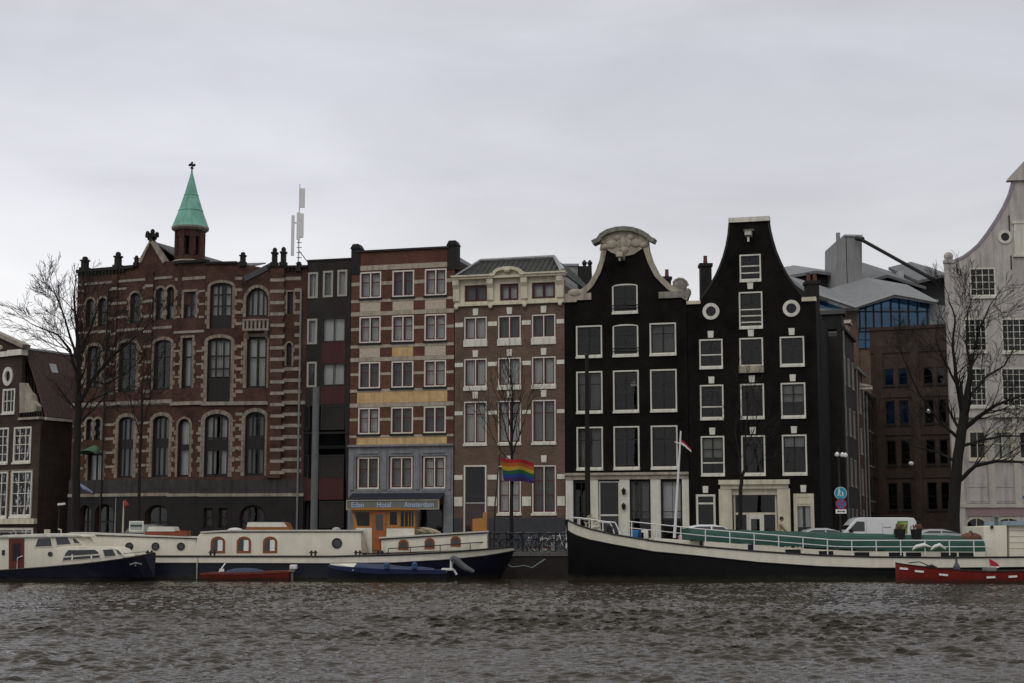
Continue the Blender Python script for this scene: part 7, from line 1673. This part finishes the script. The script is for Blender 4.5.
# big left tree
tree('big bare tree in front of the left edge of the corner building', 84.0, [(76.5, 548, .26, 0), (76, 500, .23, 0), (76.5, 450, .21, 0), (78, 400, .19, 0)],
     [[(78, 402, .17, 0), (79, 360, .13, .2), (77, 325, .09, .4), (74, 298, .05, .5)], [(77.5, 380, .11, 0), (70, 350, .08, -.5), (58, 335, .055, -.8), (36, 326, .03, -1)], [(78.5, 365, .09, .2), (68, 330, .06, .9), (60, 305, .04, 1.2), (54, 290, .025, 1.3)],
      [(78, 405, .14, 0), (92, 380, .10, -.4), (112, 356, .07, -.8), (134, 338, .045, -1.1), (152, 322, .025, -1.3)], [(92, 381, .07, -.4), (106, 384, .05, -1), (128, 372, .03, -1.6)], [(79, 356, .08, .2), (90, 330, .05, 0), (98, 308, .03, -.2)], [(77, 420, .09, 0), (88, 402, .06, 1), (108, 392, .04, 1.6), (130, 388, .022, 2)]], 11, 3, 1.2, .07, .72)
# big right tree
tree('big bare forked tree before the right pale house', 82.6, [(952, 548, .37, 0), (954.5, 500, .31, 0), (958, 455, .28, 0), (963, 425, .27, 0), (964.5, 410, .25, 0)],
     [[(964.5, 412, .19, 0), (968, 385, .13, .3), (973, 355, .09, .5), (981, 325, .06, .6), (992, 302, .03, .8)], [(963, 414, .16, 0), (957, 385, .11, -.4), (953, 350, .08, -.7), (955, 318, .05, -.9), (949, 300, .03, -1)], [(964.5, 408, .13, 0), (972, 376, .1, .8), (966, 342, .06, 1.3), (968, 312, .035, 1.5), (972, 298, .02, 1.6)],
      [(965, 428, .15, 0), (978, 417, .12, -.5), (996, 405, .09, -1), (1020, 396, .06, -1.4), (1046, 388, .03, -1.6)], [(961, 440, .11, 0), (940, 422, .07, -.5), (918, 392, .05, -.9), (900, 350, .03, -1.2)], [(957, 462, .09, 0), (938, 452, .06, .4), (915, 447, .04, .7), (884, 426, .02, 1)],
      [(955.5, 485, .14, 0), (975, 466, .11, -.6), (996, 461, .09, -1.1), (1024, 462, .06, -1.5), (1050, 470, .03, -1.8)], [(962, 446, .10, 0), (982, 440, .07, .8), (1004, 436, .05, 1.3), (1030, 436, .03, 1.6)], [(966, 400, .10, .1), (985, 378, .07, .6), (1004, 366, .05, 1), (1016, 345, .03, 1.2)], [(957, 385, .07, -.4), (945, 362, .05, -1), (936, 340, .03, -1.3)]], 23, 3, 1.0, .06, .68)
tree('slim bare young tree with upswept twigs behind the rainbow flag', 82.4, [(511.6, 548, .12, 0), (511.4, 500, .10, 0), (511.8, 455, .085, 0), (512, 430, .07, 0), (512.4, 395, .04, 0), (511, 375, .02, 0)],
     [[(511.8, 455, .05, 0), (518, 440, .04, -.2), (526, 415, .022, -.4)], [(511.6, 450, .05, 0), (506, 432, .035, .3), (499, 402, .02, .5)], [(512, 440, .04, 0), (517, 415, .03, .4), (522, 390, .018, .6)], [(512, 435, .04, 0), (507, 412, .03, -.4), (503, 388, .016, -.5)], [(511.6, 462, .035, 0), (501, 452, .025, 0), (490, 430, .015, 0), (482, 415, .01, 0)]], 5, 2, 1.0, .12, .55)
tree('thin crooked bare tree in front of the neck gable shop', 82.8, [(739.6, 548, .13, 0), (740, 500, .11, 0), (741.6, 478, .10, 0), (746, 466, .07, 0), (745, 440, .05, 0), (748, 410, .035, 0), (746, 385, .02, 0)],
     [[(741, 480, .06, 0), (739, 455, .045, .2), (735, 430, .03, .4), (737, 405, .018, .5)], [(745.4, 452, .04, 0), (754, 430, .03, -.3), (760, 405, .016, -.5)], [(744, 470, .04, 0), (752, 462, .025, .3), (758, 446, .014, .5)]], 9, 2, .9, .1, .6)
tree('thin straight bare tree in front of the middle of the corner building wing', 84.6, [(138.6, 548, .11, 0), (139, 500, .095, 0), (140.4, 450, .08, 0), (142, 405, .06, 0), (143, 370, .03, 0)],
     [[(140.6, 440, .035, 0), (134, 415, .025, .3), (128, 390, .014, .5)], [(141, 430, .035, 0), (149, 405, .025, -.3), (155, 378, .014, -.4)], [(142, 405, .03, 0), (148, 380, .02, .4), (150, 355, .01, .5)]], 14, 2, .8, .1, .55)
print('objects', len(bpy.data.objects))
